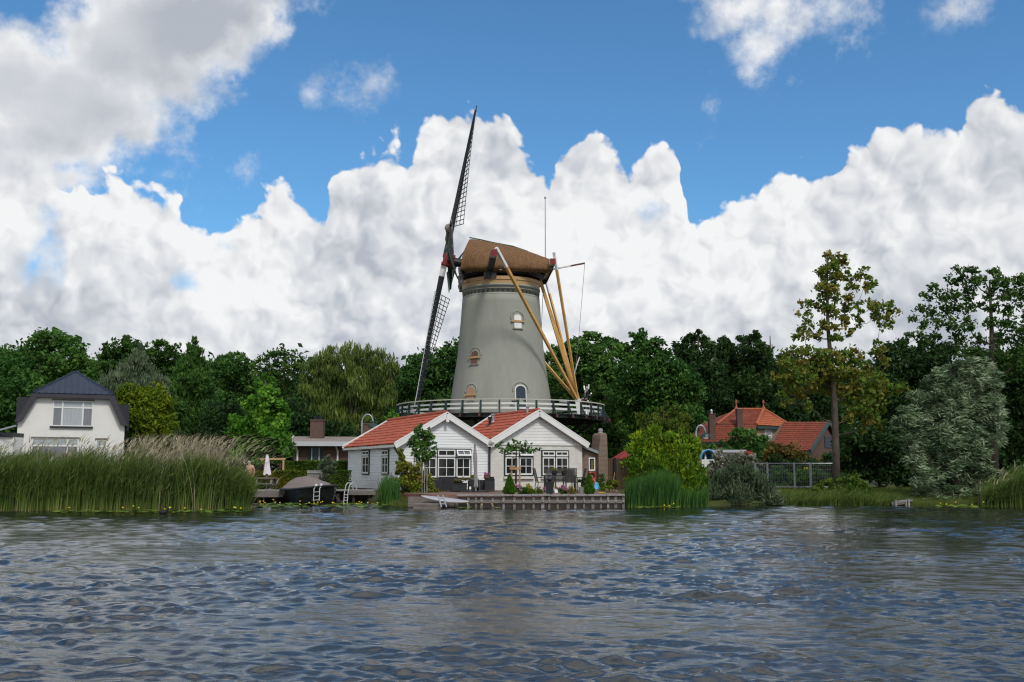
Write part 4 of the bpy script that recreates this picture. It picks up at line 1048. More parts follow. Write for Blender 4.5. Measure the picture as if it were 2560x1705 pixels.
for (u0, u1, v0, v1) in ((43, 72, 992, 1050), (296, 322, 1011, 1066)):
    a, b = onplane(u0, v0, HA0 - HN * 2.2, HE), onplane(u1, v1, HA0 - HN * 2.2, HE)
    mb = MB(); mb.lbox(HA0 - HN * 2.2, HE, HN, a[0] - .0, b[0] + .4 * (u0 < 100) , b[1] - .3, a[1], -4, 0) if u0 < 100 else mb.lbox(HA0 - HN * 2.2, HE, HN, a[0] - .5, b[0], b[1] - .3, a[1], -4, 0); mb.build('dormer', m_slate, rf)
def hwin(u0, u1, v0, v1, cols, tfr, gms, sill=True, tops=None):
    a, b = hf(u0, v0), hf(u1, v0); z1 = (a[1] + b[1]) / 2; z0 = (hf(u0, v1)[1] + hf(u1, v1)[1]) / 2
    mb = MB(); w = .07
    s0, s1 = a[0], b[0]
    mb.lbox(HA0, HE, HN, s0, s0 + w, z0, z1, -.1, .05); mb.lbox(HA0, HE, HN, s1 - w, s1, z0, z1, -.1, .05); mb.lbox(HA0, HE, HN, s0 + w, s1 - w, z1 - w, z1, -.1, .05); mb.lbox(HA0, HE, HN, s0 + w, s1 - w, z0, z0 + w, -.1, .05)
    for c in cols[1:-1]: x = s0 + (s1 - s0) * c; mb.lbox(HA0, HE, HN, x - .05, x + .05, z0 + w, z1 - w, -.1, .045)
    tz = z1 - (z1 - z0) * tfr
    for c0, c1 in zip(cols[:-1], cols[1:]): mb.lbox(HA0, HE, HN, s0 + (s1 - s0) * c0 + .06, s0 + (s1 - s0) * c1 - .06, tz - .05, tz + .05, -.1, .042)
    f = mb.build('window', m_white, house)
    for i, (c0, c1) in enumerate(zip(cols[:-1], cols[1:])):
        x0, x1 = s0 + (s1 - s0) * c0 + .03, s0 + (s1 - s0) * c1 - .03
        m = MB(); m.lbox(HA0, HE, HN, x0, x1, z0 + .03, tz, .0, .015); m.build('pane', gms[i], f)
        m = MB(); m.lbox(HA0, HE, HN, x0, x1, tz, z1 - .03, .0, .015); m.build('top_light', m_curtain, f)
    m = MB(); m.lbox(HA0, HE, HN, s0 - .06, s1 + .06, z1, z1 + .1, 0, .09); m.build('lintel_strip', m_oldwood, f)
    if sill: m = MB(); m.lbox(HA0, HE, HN, s0 - .12, s1 + .05, z0 - .1, z0, 0, .16); m.build('sill', m_slate, f)
hwin(133, 234, 1002, 1066, (0, .24, .75, 1), .27, (m_curtain2, m_curtain, m_curtain2))
hwin(80, 197, 1096, 1150, (0, .76, 1), .34, (m_curtain2, m_curtain2), False)
hwin(240, 268, 1099, 1150, (0, 1), .32, (m_white,), False)
annex = thing('garden_annex', 'low white annex with sloping canopy at the left picture edge', 'annex', (P(10, 1150, 66).x, 66, .5))
mb = MB(); a = P(44, 1092, 67); b = P(-60, 1092, 66); mb.hexa([(b.x, 64.5, .3), (a.x, 66.5, .3), (a.x, 72, .3), (b.x, 70, .3), (b.x, 64.5, b.z), (a.x, 66.5, b.z), (a.x, 72, b.z), (b.x, 70, b.z)]); mb.build('wall', m_render, annex)
mb = MB(); mb.hexa([(b.x, 64.3, b.z + .004), (a.x, 66.3, b.z + .004), (a.x, 72, b.z + .004), (b.x, 70, b.z + .004), (b.x, 64.3, b.z + .28), (a.x, 66.3, b.z + .28), (a.x, 72, b.z + .28), (b.x, 70, b.z + .28)]); mb.mat(1).beam(P(-20, 1080, 65.5), P(40, 1064, 65.5), .1, .1); mb.beam(P(-20, 1080, 68.5), P(40, 1064, 68.5), .1, .1); mb.build('canopy', [m_slate, m_steel], annex)
# ================================================================ BROWN BUNGALOW
YB = 66.0
bA = P(716, 1150, YB); bA = V((bA.x, YB, 0)); BE = V((.985, .17, 0)).normalized(); BN = V((BE.y, -BE.x, 0))
bun = thing('brick_bungalow', 'low dark brick bungalow with grey flat-pitched roof behind the hedges', 'bungalow', bA + V((0, 0, .5)))
bf = lambda u, v: onplane(u, v, bA, BE)
s0, s1 = bf(735, 1130)[0], bf(900, 1130)[0]; ze = bf(800, 1113)[1]; zr = P(800, 1091, YB + 5).z
mb = MB(); mb.lbox(bA, BE, BN, s0, s1, .3, ze + .02, -8, 0); mb.build('wall', m_brick2, bun)
sl = bf(727, 1112)[0]
def BX(s, d, z): p = bA + BE * s - BN * d; return V((p.x, p.y, z))
mb = MB(); mb.hexa([tuple(BX(sl, -.6, ze)), tuple(BX(s1 + .3, -.6, ze)), tuple(BX(s1 + .3, 5, zr - .25)), tuple(BX(sl, 5, zr - .25)), tuple(BX(sl, -.6, ze + .2)), tuple(BX(s1 + .3, -.6, ze + .2)), tuple(BX(s1 + .3, 5, zr)), tuple(BX(sl, 5, zr))])
mb.hexa([tuple(BX(sl, 5, zr - .25)), tuple(BX(s1 + .3, 5, zr - .25)), tuple(BX(s1 + .3, 9.5, ze)), tuple(BX(sl, 9.5, ze)), tuple(BX(sl, 5, zr)), tuple(BX(s1 + .3, 5, zr)), tuple(BX(s1 + .3, 9.5, ze + .2)), tuple(BX(sl, 9.5, ze + .2))])
brf = mb.build('roof', m_roofing, bun)
mb = MB(); mb.beam(BX(sl - .02, -.66, ze + .08), BX(s1 + .3, -.66, ze + .08), .1, .3); mb.beam(BX(sl - .05, -.66, ze + .1), BX(sl - .05, 5, zr - .08), .1, .3); mb.build('fascia', M('grey_white_fascia', (.5, .51, .54), (.44, .45, .48), .5), brf)
def bwin(u0, u1, v0, v1):
    a, b = bf(u0, v0), bf(u1, v1); m = MB(); w = .16
    m.lbox(bA, BE, BN, a[0], b[0], b[1], a[1], -.1, .03); f = m.build('window', m_green, bun)
    m = MB(); m.lbox(bA, BE, BN, a[0] + .22, b[0] - .22, b[1] + .05, a[1] - .08, .03, .05); m.build('pane', M('blind_glass', (.05, .06, .07), (.035, .045, .05), .2, 14, stretch=(.1, .1, 4)), f)
    m = MB()
    for x in (a[0] + .22, b[0] - .26): m.lbox(bA, BE, BN, x, x + .07, b[1] + .05, a[1] - .05, .05, .08)
    m.build('frame', m_curtain, f)
bwin(770, 806, 1117, 1156)
for u in (744, 844): mb = MB(); s = bf(u, 1130)[0]; mb.path([BX(s - .15, -.55, ze), BX(s - .05, -.2, ze - .25), BX(s, -.08, ze - .4), BX(s, -.08, .5)], .06, 6); mb.build('downpipe', m_white, bun)
for (u0, u1, v0, v1, dd) in ((776, 806, 1052, 1096, 3.2), (908, 926, 1061, 1092, 4)):
    a = P(u0, v0, YB + dd); b = P(u1, v1, YB + dd); m = MB(); m.box(((a.x + b.x) / 2, YB + dd + .4, (a.z + b.z) / 2), (b.x - a.x, .8, a.z - b.z)); m.box(((a.x + b.x) / 2, YB + dd + .4, a.z + .04), (b.x - a.x + .08, .9, .08))
    c = m.build('chimney', m_brick2, brf)
    if u0 < 800:
        m = MB(); [m.lathe(((a.x + b.x) / 2 + x, YB + dd + .4, a.z + .08), [(.1, 0), (.1, .15), (.14, .17), (.14, .24)], 10) for x in (-.18, .18)]; m.build('chimney_pot', m_slate, c)
# ================================================================ RED ROOFED VILLA and its outhouse
def hipped():
    Yv = 95.0
    base = P(1850, 1120, Yv)
    r = thing('red_roofed_villa', 'villa with hipped orange-red roof and two tall brick chimneys in the trees', 'house', (base.x, Yv, .5))
    rl, rr = P(1841, 1027, 97.5), P(1909, 1022, 97.5); rr.z = rl.z = (rl.z + rr.z) / 2
    el_, er = P(1754, 1106, 92), P(1885, 1104, 92.5); er.z = el_.z
    ml, mr = P(1793, 1068, 94), P(1891, 1058, 94.6); mr.z = ml.z = (ml.z + mr.z) / 2
    hr = P(1980, 1056, 98.5); hr.z = mr.z
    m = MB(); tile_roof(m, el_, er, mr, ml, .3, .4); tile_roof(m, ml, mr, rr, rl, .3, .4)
    bl = V((ml.x - 1.5, ml.y + 7, ml.z)); br = V((hr.x + .2, hr.y + 2.5, hr.z))
    m.add([tuple(p) for p in (rl, bl, ml)] , [(0, 1, 2)]); m.add([tuple(p) for p in (rl, rr, br, bl)], [(0, 1, 2, 3)]); m.add([tuple(p) for p in (ml, bl, V((el_.x - 1, el_.y + 8, el_.z)), el_)], [(0, 1, 2, 3)])
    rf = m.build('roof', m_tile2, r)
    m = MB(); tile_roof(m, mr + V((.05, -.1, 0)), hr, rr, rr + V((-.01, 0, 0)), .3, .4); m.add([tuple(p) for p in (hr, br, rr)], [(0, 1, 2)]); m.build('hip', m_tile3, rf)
    m = MB(); m.path([mr + V((0, 0, .1)), rr + V((0, 0, .1))], .13, 6); m.path([hr + V((0, 0, .1)), rr + V((0, 0, .1))], .13, 6); m.path([rl + V((0, 0, .08)), rr + V((0, 0, .08))], .12, 6); m.path([ml + V((0, 0, .1)), rl + V((0, 0, .1))], .12, 6)
    for p in (rl, rr): m.lathe(p, [(.12, 0), (.16, .2), (.08, .35), (.06, .6), (.13, .72), (.02, 1.0)], 8)
    m.build('ridge_tiles', m_tile3, rf)
    w0 = V((mr.x + .05, mr.y + .3, 0)); w1 = V((hr.x - .4, hr.y - .1, 0)); we = (w1 - w0).normalized(); wn = V((we.y, -we.x, 0)); wl = (w1 - w0).length
    m = MB(); m.lbox(w0, we, wn, 0, wl, .3, mr.z - .05, -5, 0); wl2 = V((el_.x + .8, el_.y + .8, 0)); e2 = (V((er.x, er.y + .8, 0)) - wl2); m.lbox(wl2, e2.normalized(), V((e2.normalized().y, -e2.normalized().x, 0)), 0, e2.length, .3, el_.z, -5, 0)
    m.build('wall', [m_brick3], r)
    m = MB(); m.lbox(w0, we, wn, -.3, wl + .4, mr.z - .32, mr.z - .04, -.2, .35); m.beam(V((el_.x - .1, el_.y - .15, el_.z - .08)), V((er.x, er.y - .15, er.z - .08)), .2, .25); m.build('eave_board', m_green, r)
    a = onplane(1911, 1072, w0, we); b = onplane(1928, 1102, w0, we)
    m = MB(); m.lbox(w0, we, wn, a[0], b[0], b[1], a[1], -.1, .06); f = m.build('window', m_white, r)
    m = MB(); mid = (a[1] * .45 + b[1] * .55); m.lbox(w0, we, wn, a[0] + .09, b[0] - .09, mid + .05, a[1] - .09, .06, .08); m.lbox(w0, we, wn, a[0] + .09, b[0] - .09, b[1] + .08, mid - .05, .06, .08); m.build('pane', m_curtain2, f)
    for (u0, u1, v0, v1, Y) in ((1773, 1790, 1036, 1110, 92.2), (1843, 1858, 1024, 1084, 93.6)):
        p, q = P(u0, v0, Y), P(u1, v1, Y); m = MB(); cx = (p.x + q.x) / 2; w = q.x - p.x
        m.box((cx, Y + .35, (p.z + q.z) / 2), (w, .7, p.z - q.z)); m.box((cx, Y + .35, p.z - .25), (w + .08, .78, .1)); m.box((cx, Y + .35, p.z + .03), (w + .1, .8, .1)); c = m.build('chimney', m_brick2, rf)
        m = MB(); m.lathe((cx, Y + .35, p.z + .08), [(.13, 0), (.11, .22), (.16, .25), (.05, .42)], 10) if u0 < 1800 else m.box((cx, Y + .35, p.z + .1), (w * .7, .5, .1)); m.build('chimney_pot', m_steel, c)
        m = MB(); m.beam(V((q.x + .05, Y + .2, q.z - .05)), V((q.x + .6, Y + 1.6, q.z + .9)), .25, .04, (0, 0, 1)); m.build('lead_flashing', m_steel, c)
hipped()
def barn():
    r = thing('tiled_outhouse', 'small brick outhouse with dark red tiled saddle roof and louvred gable', 'outhouse', (P(2000, 1150, 79).x, 79, .5))
    rl, rr = P(1960, 1064, 82), P(2070, 1056, 82.0); rl.z = rr.z
    el_, er = P(1925, 1127, 78), P(2025, 1128, 78); el_.z = er.z
    gb = P(2108, 1124, 85.5); gb.z = er.z
    m = MB(); tile_roof(m, el_, er, rr, rl, .3, .38); bk = V((gb.x - (er.x - el_.x), gb.y, gb.z)); m.add([tuple(p) for p in (rl, rr, gb, bk)], [(0, 1, 2, 3)]); rf = m.build('roof', m_tile2, r)
    m = MB(); m.beam(er + V((0, -.1, -.02)), rr + V((.05, -.1, .02)), .12, .35); m.beam(gb + V((.1, 0, 0)), rr + V((.1, 0, .02)), .12, .35); m.beam(el_ + V((0, -.1, -.1)), er + V((0, -.1, -.1)), .15, .18); m.build('bargeboard', m_green, rf)
    A, B = V((er.x - .15, er.y + .35, 0)), V((gb.x - .15, gb.y - .3, 0)); e = (B - A).normalized(); n = V((e.y, -e.x, 0)); w = (B - A).length
    pts = [A + V((0, 0, .3)), B + V((0, 0, .3)), B + V((0, 0, er.z)), (A + B) / 2 + V((0, 0, rr.z - .1)), A + V((0, 0, er.z))]
    m = MB(); m.prism(pts, (rl - rr) * .96); m.build('wall', m_brick2, r)
    p0 = onplane(2060, 1090, A, e); p1 = onplane(2078, 1120, A, e); s0, s1 = sorted((p0[0], p1[0])); z0, z1 = p1[1], p0[1]
    m = MB(); m.lbox(A, e, n, s0, s1, z0, z1, -.1, .03)
    for i in range(7): z = z0 + (z1 - z0) * (i + .5) / 7; m.lbox(A, e, n, s0 + .05, s1 - .05, z - .03, z + .06, .03, .07)
    m.build('louvre', m_zinc, r)
    m = MB(); m.path([er + V((-.05, -.1, -.1)), V((er.x - .05, er.y + .25, .5))], .06, 6); m.build('downpipe', m_steel, r)
barn()
# ================================================================ QUAY, PATIO, DOCKS
QY = 40.0; QZ = .5
qx0, qx1 = P(1148, 1240, QY).x, P(1562, 1240, QY).x
quay = thing('timber_quay', 'grey timber quay wall with posts and bolted beam holding up the brick patio', 'quay', ((qx0 + qx1) / 2, QY, 0))
mb = MB(); xl = P(1020, 1240, QY).x
mb.box(((xl + qx1) / 2, QY + .1, .16), (qx1 - xl, .06, .56)); mb.build('planking', m_oldwood, quay)
mb = MB(); 
for i in range(9): a = qx0 - .1 + (qx1 - qx0 + .1) * i / 9; b = qx0 - .1 + (qx1 - qx0 + .1) * (i + 1) / 9; mb.box(((a + b) / 2, QY + .10, QZ + .005 + random.uniform(-.008, .008)), (b - a - .015, .36, .07))
mb.build('capping_board', m_greywood, quay)
mb = MB()
for i in range(4): a = qx0 + (qx1 - qx0) * i / 4; b = qx0 + (qx1 - qx0) * (i + 1) / 4; mb.box(((a + b) / 2, QY - .02, .255), (b - a - .02, .1, .13))
mb.build('waling', m_oldwood, quay)
mb = MB(); mb.box(((xl + qx1) / 2, QY + .05, -.05), (qx1 - xl - .02, .05, .2)); mb.build('wet_planking', m_darkwood, quay)
for i, u in enumerate([1142, 1171, 1190, 1204, 1232, 1259, 1286, 1309, 1334, 1357, 1373, 1394, 1420, 1438, 1460, 1482, 1502, 1520, 1539, 1558]):
    x = P(u, 1250, QY).x; m = MB(); w = .09 if i % 3 else .12
    m.box((x, QY + .02, .16), (w, .09, .62 + random.uniform(-.05, .03))); p = m.build('post', m_greywood if i % 4 == 1 else m_oldwood, quay)
    if i > 1: m = MB(); m.ball((x, QY - .08, .255), (.035, .03, .035), 8, 5); m.build('bolt', m_steel, p)
mb = MB()
px0, px1 = P(1082, 1236, 42).x, qx1 - .05
mb.prism([V((xl + .9, QY + .55, -.3)), V((px1, QY + .28, -.3)), V((px1 + 1.0, 52.5, -.3)), V((4.0, 53.0, -.3)), V((-5.0, 48.2, -.3)), V((-4.7, 43.5, -.3)), V((-3.9, 42.2, -.3))], V((0, 0, .3 + QZ)))
tag(mb.build('patio', m_pave), 'red brick paved terrace in front of the cottages', kind='structure')
# low landing and its ladder
lx0, lx1 = P(1036, 1256, 39.3).x, P(1104, 1256, 39.3).x
land = thing('low_landing', 'small low plank landing at the water below the trellis', 'landing', ((lx0 + lx1) / 2, 39.4, 0))
mb = MB(); mb.box(((lx0 + lx1) / 2, 39.35, .16), (lx1 - lx0, .9, .07)); mb.box(((lx0 + lx1) / 2, 38.95, .06), (lx1 - lx0, .06, .2)); mb.build('deck', m_oldwood, land)
for x in (lx0 + .1, (lx0 + lx1) / 2, lx1 - .1): m = MB(); m.path([(x, 39.02, -.4), (x, 39.02, .1)], .05, 7); m.build('post', m_darkwood, land)
lad = thing('landing_ladder', 'thin leaning pole ladder dipping from the landing into the water', 'ladder', P(1098, 1262, 39.0) * 1)
for uo in (0, 12.5): m = MB(); m.path([P(1095 + uo, 1239, 39.1), P(1104 + uo, 1268, 38.6)], .028, 6); m.build('rail', m_steel, lad)
m = MB(); [m.path([P(1098 + k * 2.3, 1246 + k * 7, 39.0 - k * .13), P(1110 + k * 2.3, 1246 + k * 7, 39.0 - k * .13)], .02, 5) for k in range(3)]; m.build('rung', m_steel, lad)
sup = thing('paddleboard', 'long white paddleboard leaning flat against the quay', 'paddleboard', P(1112, 1251, 39.5))
a, b = P(1053, 1243, 39.75), P(1172, 1257, 39.55)
mb = MB(); n_ = 18; pts = []
ax = (b - a); 
vs = []
for i in range(n_ + 1):
    t = i / n_; c = a + ax * t + V((0, 0, .05 * (2 * t - 1) ** 2 + .02 * math.sin(PI * t))); hw_ = .26 * min(1, (math.sin(PI * min(max(t, .002), .998)) ** .55)); th = .045
    up = V((0, .93, .30)); nn = V((0, -.30, .93))
    for x, y in ((-1, 0), (-.7, -.5), (0, -.6), (.7, -.5), (1, 0), (.7, .5), (0, .6), (-.7, .5)): vs.append(tuple(c + up * (x * hw_) + nn * (y * th)))
fs = [(i * 8 + k, i * 8 + (k + 1) % 8, (i + 1) * 8 + (k + 1) % 8, (i + 1) * 8 + k) for i in range(n_) for k in range(8)]
mb.add(vs, fs); mb.build('board', m_paddle, sup, True)
# left dock
dk = thing('garden_jetty', 'long dark timber jetty with thick fascia beside the covered sloop', 'jetty', (P(760, 1240, 47).x, 47, 0))
dx0, dx1 = P(600, 1230, 46.5).x, P(935, 1230, 46.5).x
mb = MB()
for i in range(60): x = dx0 + (dx1 - dx0) * (i + .5) / 60; mb.box((x, 47.1, .55 + random.uniform(-.01, .01)), ((dx1 - dx0) / 60 - .012, 1.6, .05))
mb.build('deck', m_greywood, dk)
mb = MB(); mb.box(((dx0 + dx1) / 2 - .9, 46.25, .39), (dx1 - dx0 - 1.8, .09, .27)); mb.box((dx1 - .5, 46.25, .44), (1.2, .08, .17)); mb.build('fascia', m_oldwood, dk)
for i in range(9): x = dx0 + .2 + (dx1 - dx0 - .4) * i / 8; m = MB(); m.path([(x, 46.4, -.4), (x, 46.4, .4)], .08, 8); m.build('post', m_darkwood, dk)
mb = MB(); mb.box(((dx0 + dx1) / 2, 47.2, .1), (dx1 - dx0 - .2, .06, .8)); mb.build('under_deck_shade', m_darkwood, dk)  # dark sheet stands in for the shade in the void under the deck
# swim ladder
sl_ = thing('swim_ladder', 'white tubular swimming ladder with hooped handrails on the jetty end', 'ladder', P(873, 1235, 46.1))
for k, uo in enumerate((0, 9)):
    q = [P(859 + uo, 1258, 45.9), P(861 + uo, 1232, 45.95), P(865 + uo, 1213, 46.0), P(869 + uo, 1207.5, 46.1), P(875 + uo, 1207, 46.3), P(880 + uo, 1213, 46.4), P(885 + uo, 1231, 46.5), P(886 + uo, 1236, 46.5)]
    m = MB(); m.path(q, .021, 7); m.build('handrail', m_ladder, sl_)
m = MB(); [m.path([P(859.5, v, 45.92), P(868.5, v, 45.92)], .017, 6) for v in (1237, 1244, 1251)]; m.build('rung', m_ladder, sl_)
# right bank jetty
rj = thing('weathered_jetty', 'small sagging weathered jetty on the grassy bank by the silver willow', 'jetty', (P(2255, 1258, 43).x, 43, 0))
q = [P(2229, 1257, 42.6), P(2264, 1251, 42.4), P(2282, 1249, 43.6), P(2247, 1250, 43.9)]
mb = MB(); mb.hexa([tuple(p - V((0, 0, .07))) for p in q] + [tuple(p) for p in q]); mb.build('deck', m_greywood, rj)
mb = MB(); mb.beam(P(2231, 1261, 42.6), P(2262, 1257, 42.4), .06, .1); mb.build('fascia', m_oldwood, rj)
for u, v in ((2265, 1264), (2272, 1262), (2240, 1265)): m = MB(); p = P(u, v, 42.5); m.path([p + V((0, 0, .25)), p - V((0, 0, .3))], .05, 7); m.build('post', m_greywood, rj)
# ================================================================ BOAT
BO = P(782, 1257, 45.0); BO.z = 0
boat = thing('sloop', 'dark navy sloop under a taupe cover moored at the left jetty', 'boat', BO)
hd = V((.56, -.83, 0)).normalized(); sdv = V((-hd.y, hd.x, 0))     # bow towards the viewer and right; sdv = port to starboard
Lb, Wb = 4.0, .93
def bpt(t, side, lvl):
    """t 0 stern .. 1 bow; lvl 0 keel .. 1 gunwale"""
    hwid = Wb * (1 - max(0, (t - .45) / .55) ** 2.3) * (1 - .22 * max(0, (.25 - t) / .25) ** 2)
    sheer = .56 + .26 * t ** 2.2 + .05 * (1 - t) ** 2
    if lvl < 1: wf = (.52 + .48 * lvl ** .6)
    else: wf = 1
    z = -.12 + (sheer + .12) * lvl
    ln = (t - .5) * Lb + (.32 * lvl if t > .8 else 0) * ((t - .8) / .2) - (.10 * lvl * (1 - t / .2) if t < .2 else 0)
    p = BO + hd * ln + sdv * (side * hwid * wf); return V((p.x, p.y, z))
def hull_rows(n, lv):
    rows = []
    for i in range(n + 1):
        t = i / n; rows.append([bpt(t, -1, l) for l in lv[::-1]] + [bpt(t, 1, l) for l in lv])
    return rows
lv = [0, .2, .45, .7, .9, 1]; rows = hull_rows(22, lv); mb = MB(); k = len(rows[0])
for r in rows: mb.v += [tuple(p) for p in r]
for i in range(22):
    for j in range(k - 1): a = i * k + j; mb.f.append((a, a + 1, a + k + 1, a + k)); mb.m.append(0)
mb.f.append(tuple(range(k))); mb.m.append(0)
hull = mb.build('hull', m_boat, boat, True)
mb = MB()
for s in (-1, 1): mb.path([bpt(i / 22, s, 1) + V((0, 0, .02)) for i in range(23)], .055, 7)
mb.path([bpt(0, -1, 1), bpt(0, 1, 1)], .05, 6); mb.build('rubbing_strake', M('black_rubber', (.025, .026, .032), None, .6), hull, True)
mb = MB(); n_ = 16; vs = []; K = 9
for i in range(n_ + 1):
    t = .02 + .88 * i / n_; hgt = .56 * min(1, (i / 2.0)) * (1 - max(0, (i / n_ - .35) / .65) ** 1.2 * .88) if i else .02
    for j in range(K):
        w = -1 + 2 * j / (K - 1); base = bpt(t, -1, 1).lerp(bpt(t, 1, 1), (w + 1) / 2)
        z = hgt * (1 - abs(w) ** 1.9) + (.04 * math.sin(i * 1.7) * (1 - abs(w)) if 0 < i < n_ else 0); vs.append(tuple(base + V((0, 0, .03 + z))))
mb.add(vs, [(i * K + j, i * K + j + 1, (i + 1) * K + j + 1, (i + 1) * K + j) for i in range(n_) for j in range(K - 1)]); mb.build('boat_cover', m_canvas, boat, True)
mb = MB(); bw = bpt(.87, -1, 1); pr = (bpt(.93, -1, 1) - bpt(.81, -1, 1)).normalized(); fr = V((pr.y, -pr.x, 0)).normalized()
for s in (-.16, .16): mb.path([bw + pr * s + fr * -.05 + V((0, 0, .05)), bw + pr * s + fr * .10 + V((0, 0, -.05)), bw + pr * s + fr * .12 + V((0, 0, -.58))], .02, 6)
for z in (-.2, -.38, -.54): mb.path([bw - pr * .16 + fr * .12 + V((0, 0, z)), bw + pr * .16 + fr * .12 + V((0, 0, z))], .017, 6)
mb.build('boarding_ladder', m_ladder, boat)
for s in (-.13, .15): m = MB(); m.ball(bw + pr * s + V((0, 0, .08)), .075, 10, 7); m.build('fender', m_ladder, boat, True)
m = MB(); a = bpt(.5, 1, .9) + V((.0, 0, .05)); b = P(862, 1248, 45.95); m.path([a, a.lerp(b, .4) - V((0, 0, .2)), a.lerp(b, .75) - V((0, 0, .24)), b], .018, 5); m.build('mooring_rope', m_oldwood, boat)
# ================================================================ LEFT GARDEN
pt = thing('picnic_table', 'weathered wooden picnic table with benches on the lawn by the white parasol', 'table', (P(664, 1212, 49).x, 49, .5))
c = V((P(664, 1212, 49).x, 49, .5))
mb = MB(); mb.box(c + V((0, 0, .60)), (.95, .75, .05)); mb.build('tabletop', m_oldwood, pt)
for y in (-.62, .62): m = MB(); m.box(c + V((0, y, .33)), (1.0, .26, .045)); m.build('bench', m_oldwood, pt)
for x in (-.36, .36):
    m = MB(); m.beam(c + V((x, -.62, 0)), c + V((x, -.25, .6)), .09, .06); m.beam(c + V((x, .62, 0)), c + V((x, .25, .6)), .09, .06); m.beam(c + V((x, -.7, .29)), c + V((x, .7, .29)), .05, .1); m.build('leg_frame', m_oldwood, pt)
def parasol(name, label, u, vt, vb, Y, zb, cloth, wpx, flare, lean=0, base=None):
    p = P(u, vb, Y); b = V((p.x, Y, zb)); top = P(u + lean, vt, Y); bot = P(u, vb, Y)
    r = thing(name, label, 'parasol', b)
    m = MB(); m.path([b, top], .03, 7); m.build('pole', m_steel, r)
    w = wpx / F * Y / 2; H_ = top.z - bot.z; n = 22; vs = []; lev = 12
    for i in range(lev + 1):
        t = i / lev; rr = w * flare(t)
        for k in range(n):
            a = 2 * PI * k / n; f = 1 + .17 * math.cos(a * 6 + 2.2 * t) * min(1, 2 * t)
            vs.append(tuple(bot.lerp(top, 1 - t) + V((rr * f * math.cos(a), rr * f * math.sin(a), (.05 * math.cos(a * 5 + 1) * t if i == lev else 0)))))
    m = MB(); m.add(vs, [(i * n + k, i * n + (k + 1) % n, (i + 1) * n + (k + 1) % n, (i + 1) * n + k) for i in range(lev) for k in range(n)] + [tuple(range(n))]); m.build('canopy', cloth, r, True)
    return r
parasol('folded_parasol', 'folded white parasol standing behind the picnic table', 668, 1135, 1186, 49.2, .5, m_whitecloth, 19, lambda t: .28 + .1 * (t > .12) + .62 * t ** 1.3)
r = parasol('cantilever_parasol', 'tall folded parasol in a grey cover between the lounge set and storage box', 1190, 1111, 1216, 45.2, .5, m_greycloth, 10.5, lambda t: .32 + .45 * min(1, t * 3) + .12 * math.sin(t * 7) + .12 * t, -3)
m = MB(); c = P(1190, 1228, 45.2); m.box((c.x, 45.2, .53), (1.15, .9, .06)); m.build('base_slab', m_slate, r)
# hedges
def hedge(label, u0, u1, v0, Y, depth, mat, leaf, seed):
    a, b = P(u0, v0, Y), P(u1, v0, Y); zt = a.z; r = thing('clipped_hedge', label, 'hedge', ((a.x + b.x) / 2, Y + depth / 2, .45))
    rng = np.random.default_rng(seed); W = b.x - a.x; Hh = zt - .4
    n = int((W * Hh * 2 + W * depth) * 9.0 / leaf / leaf * .5); f = rng.choice(3, n, p=[.5, .36, .14])
    x = rng.uniform(a.x, b.x, n); bump = .05 * np.sin(x * 3.1) + .04 * np.sin(x * 7.7)
    y = np.where(f == 0, Y + np.abs(rng.normal(0, .06, n)) + bump, rng.uniform(Y, Y + depth, n)); z = np.where(f == 0, rng.uniform(.42, zt, n), zt - np.abs(rng.normal(0, .04, n)) + bump * .4)
    k = f == 2; y[k] = Y + depth - np.abs(rng.normal(0, .05, k.sum())); z[k] = rng.uniform(.42, zt, k.sum())
    a_ = rng.normal(size=(n, 3)); a_ /= np.linalg.norm(a_, axis=1, keepdims=True)
    t = .5 + .18 * np.sin(x * 2.3 + z * 4) + rng.normal(0, .2, n)
    npmesh('foliage', leaf_quads(rng, np.stack([x, y, z], 1), a_, leaf * rng.uniform(.7, 1.3, n), .55), 4, mat, r, np.repeat(np.clip(t, 0, 1), 4))
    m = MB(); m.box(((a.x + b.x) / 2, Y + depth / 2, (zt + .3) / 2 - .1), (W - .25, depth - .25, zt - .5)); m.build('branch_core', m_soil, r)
hedge('low bronze-green clipped hedge behind the picnic table', 606, 772, 1178, 51.5, .9, m_hedge2, .055, 1)
hedge('low clipped hedge touching the boarded cottage wall', 806, 872, 1176, 50.5, .9, m_hedge, .055, 2)
hedge('taller dark hedge in front of the bungalow windows', 712, 874, 1153, 57, 1.1, m_hedge, .06, 3)
per = thing('garden_pergola', 'small wooden pergola frame at the hedge end under the bright maple', 'pergola', (P(695, 1180, 55).x, 55, .5))
for u in (662, 709): m = MB(); p = P(u, 1148, 55); m.beam((p.x, 55, .4), (p.x, 55, p.z), .09, .09, (0, 1, 0)); m.build('post', m_pine if u > 700 else m_brownwood, per)
m = MB(); m.beam(P(650, 1148, 55), P(713, 1147, 55), .09, .1); m.build('crossbeam', m_pine, per)
gp = thing('plank_fence', 'single weathered grey plank fence panel between the hedges', 'fence', (P(786, 1190, 50.4).x, 50.4, .5))
a, b = P(768, 1175.5, 50.4), P(803, 1175.5, 50.4); m = MB()
for i in range(9): x = a.x + (b.x - a.x) * (i + .5) / 9; m.box((x, 50.4, (a.z + .45) / 2 + random.uniform(-.01, .01)), ((b.x - a.x) / 9 - .012, .03, a.z - .45))
m.box(((a.x + b.x) / 2, 50.36, a.z - .12), (b.x - a.x, .04, .07)); m.build('planks', m_greywood, gp)
m = MB(); m.beam(V((b.x + .03, 50.3, .5)), V((b.x + .03, 50.4, a.z + .02)), .08, .08, (0, 1, 0)); m.build('post', m_oldwood, gp)
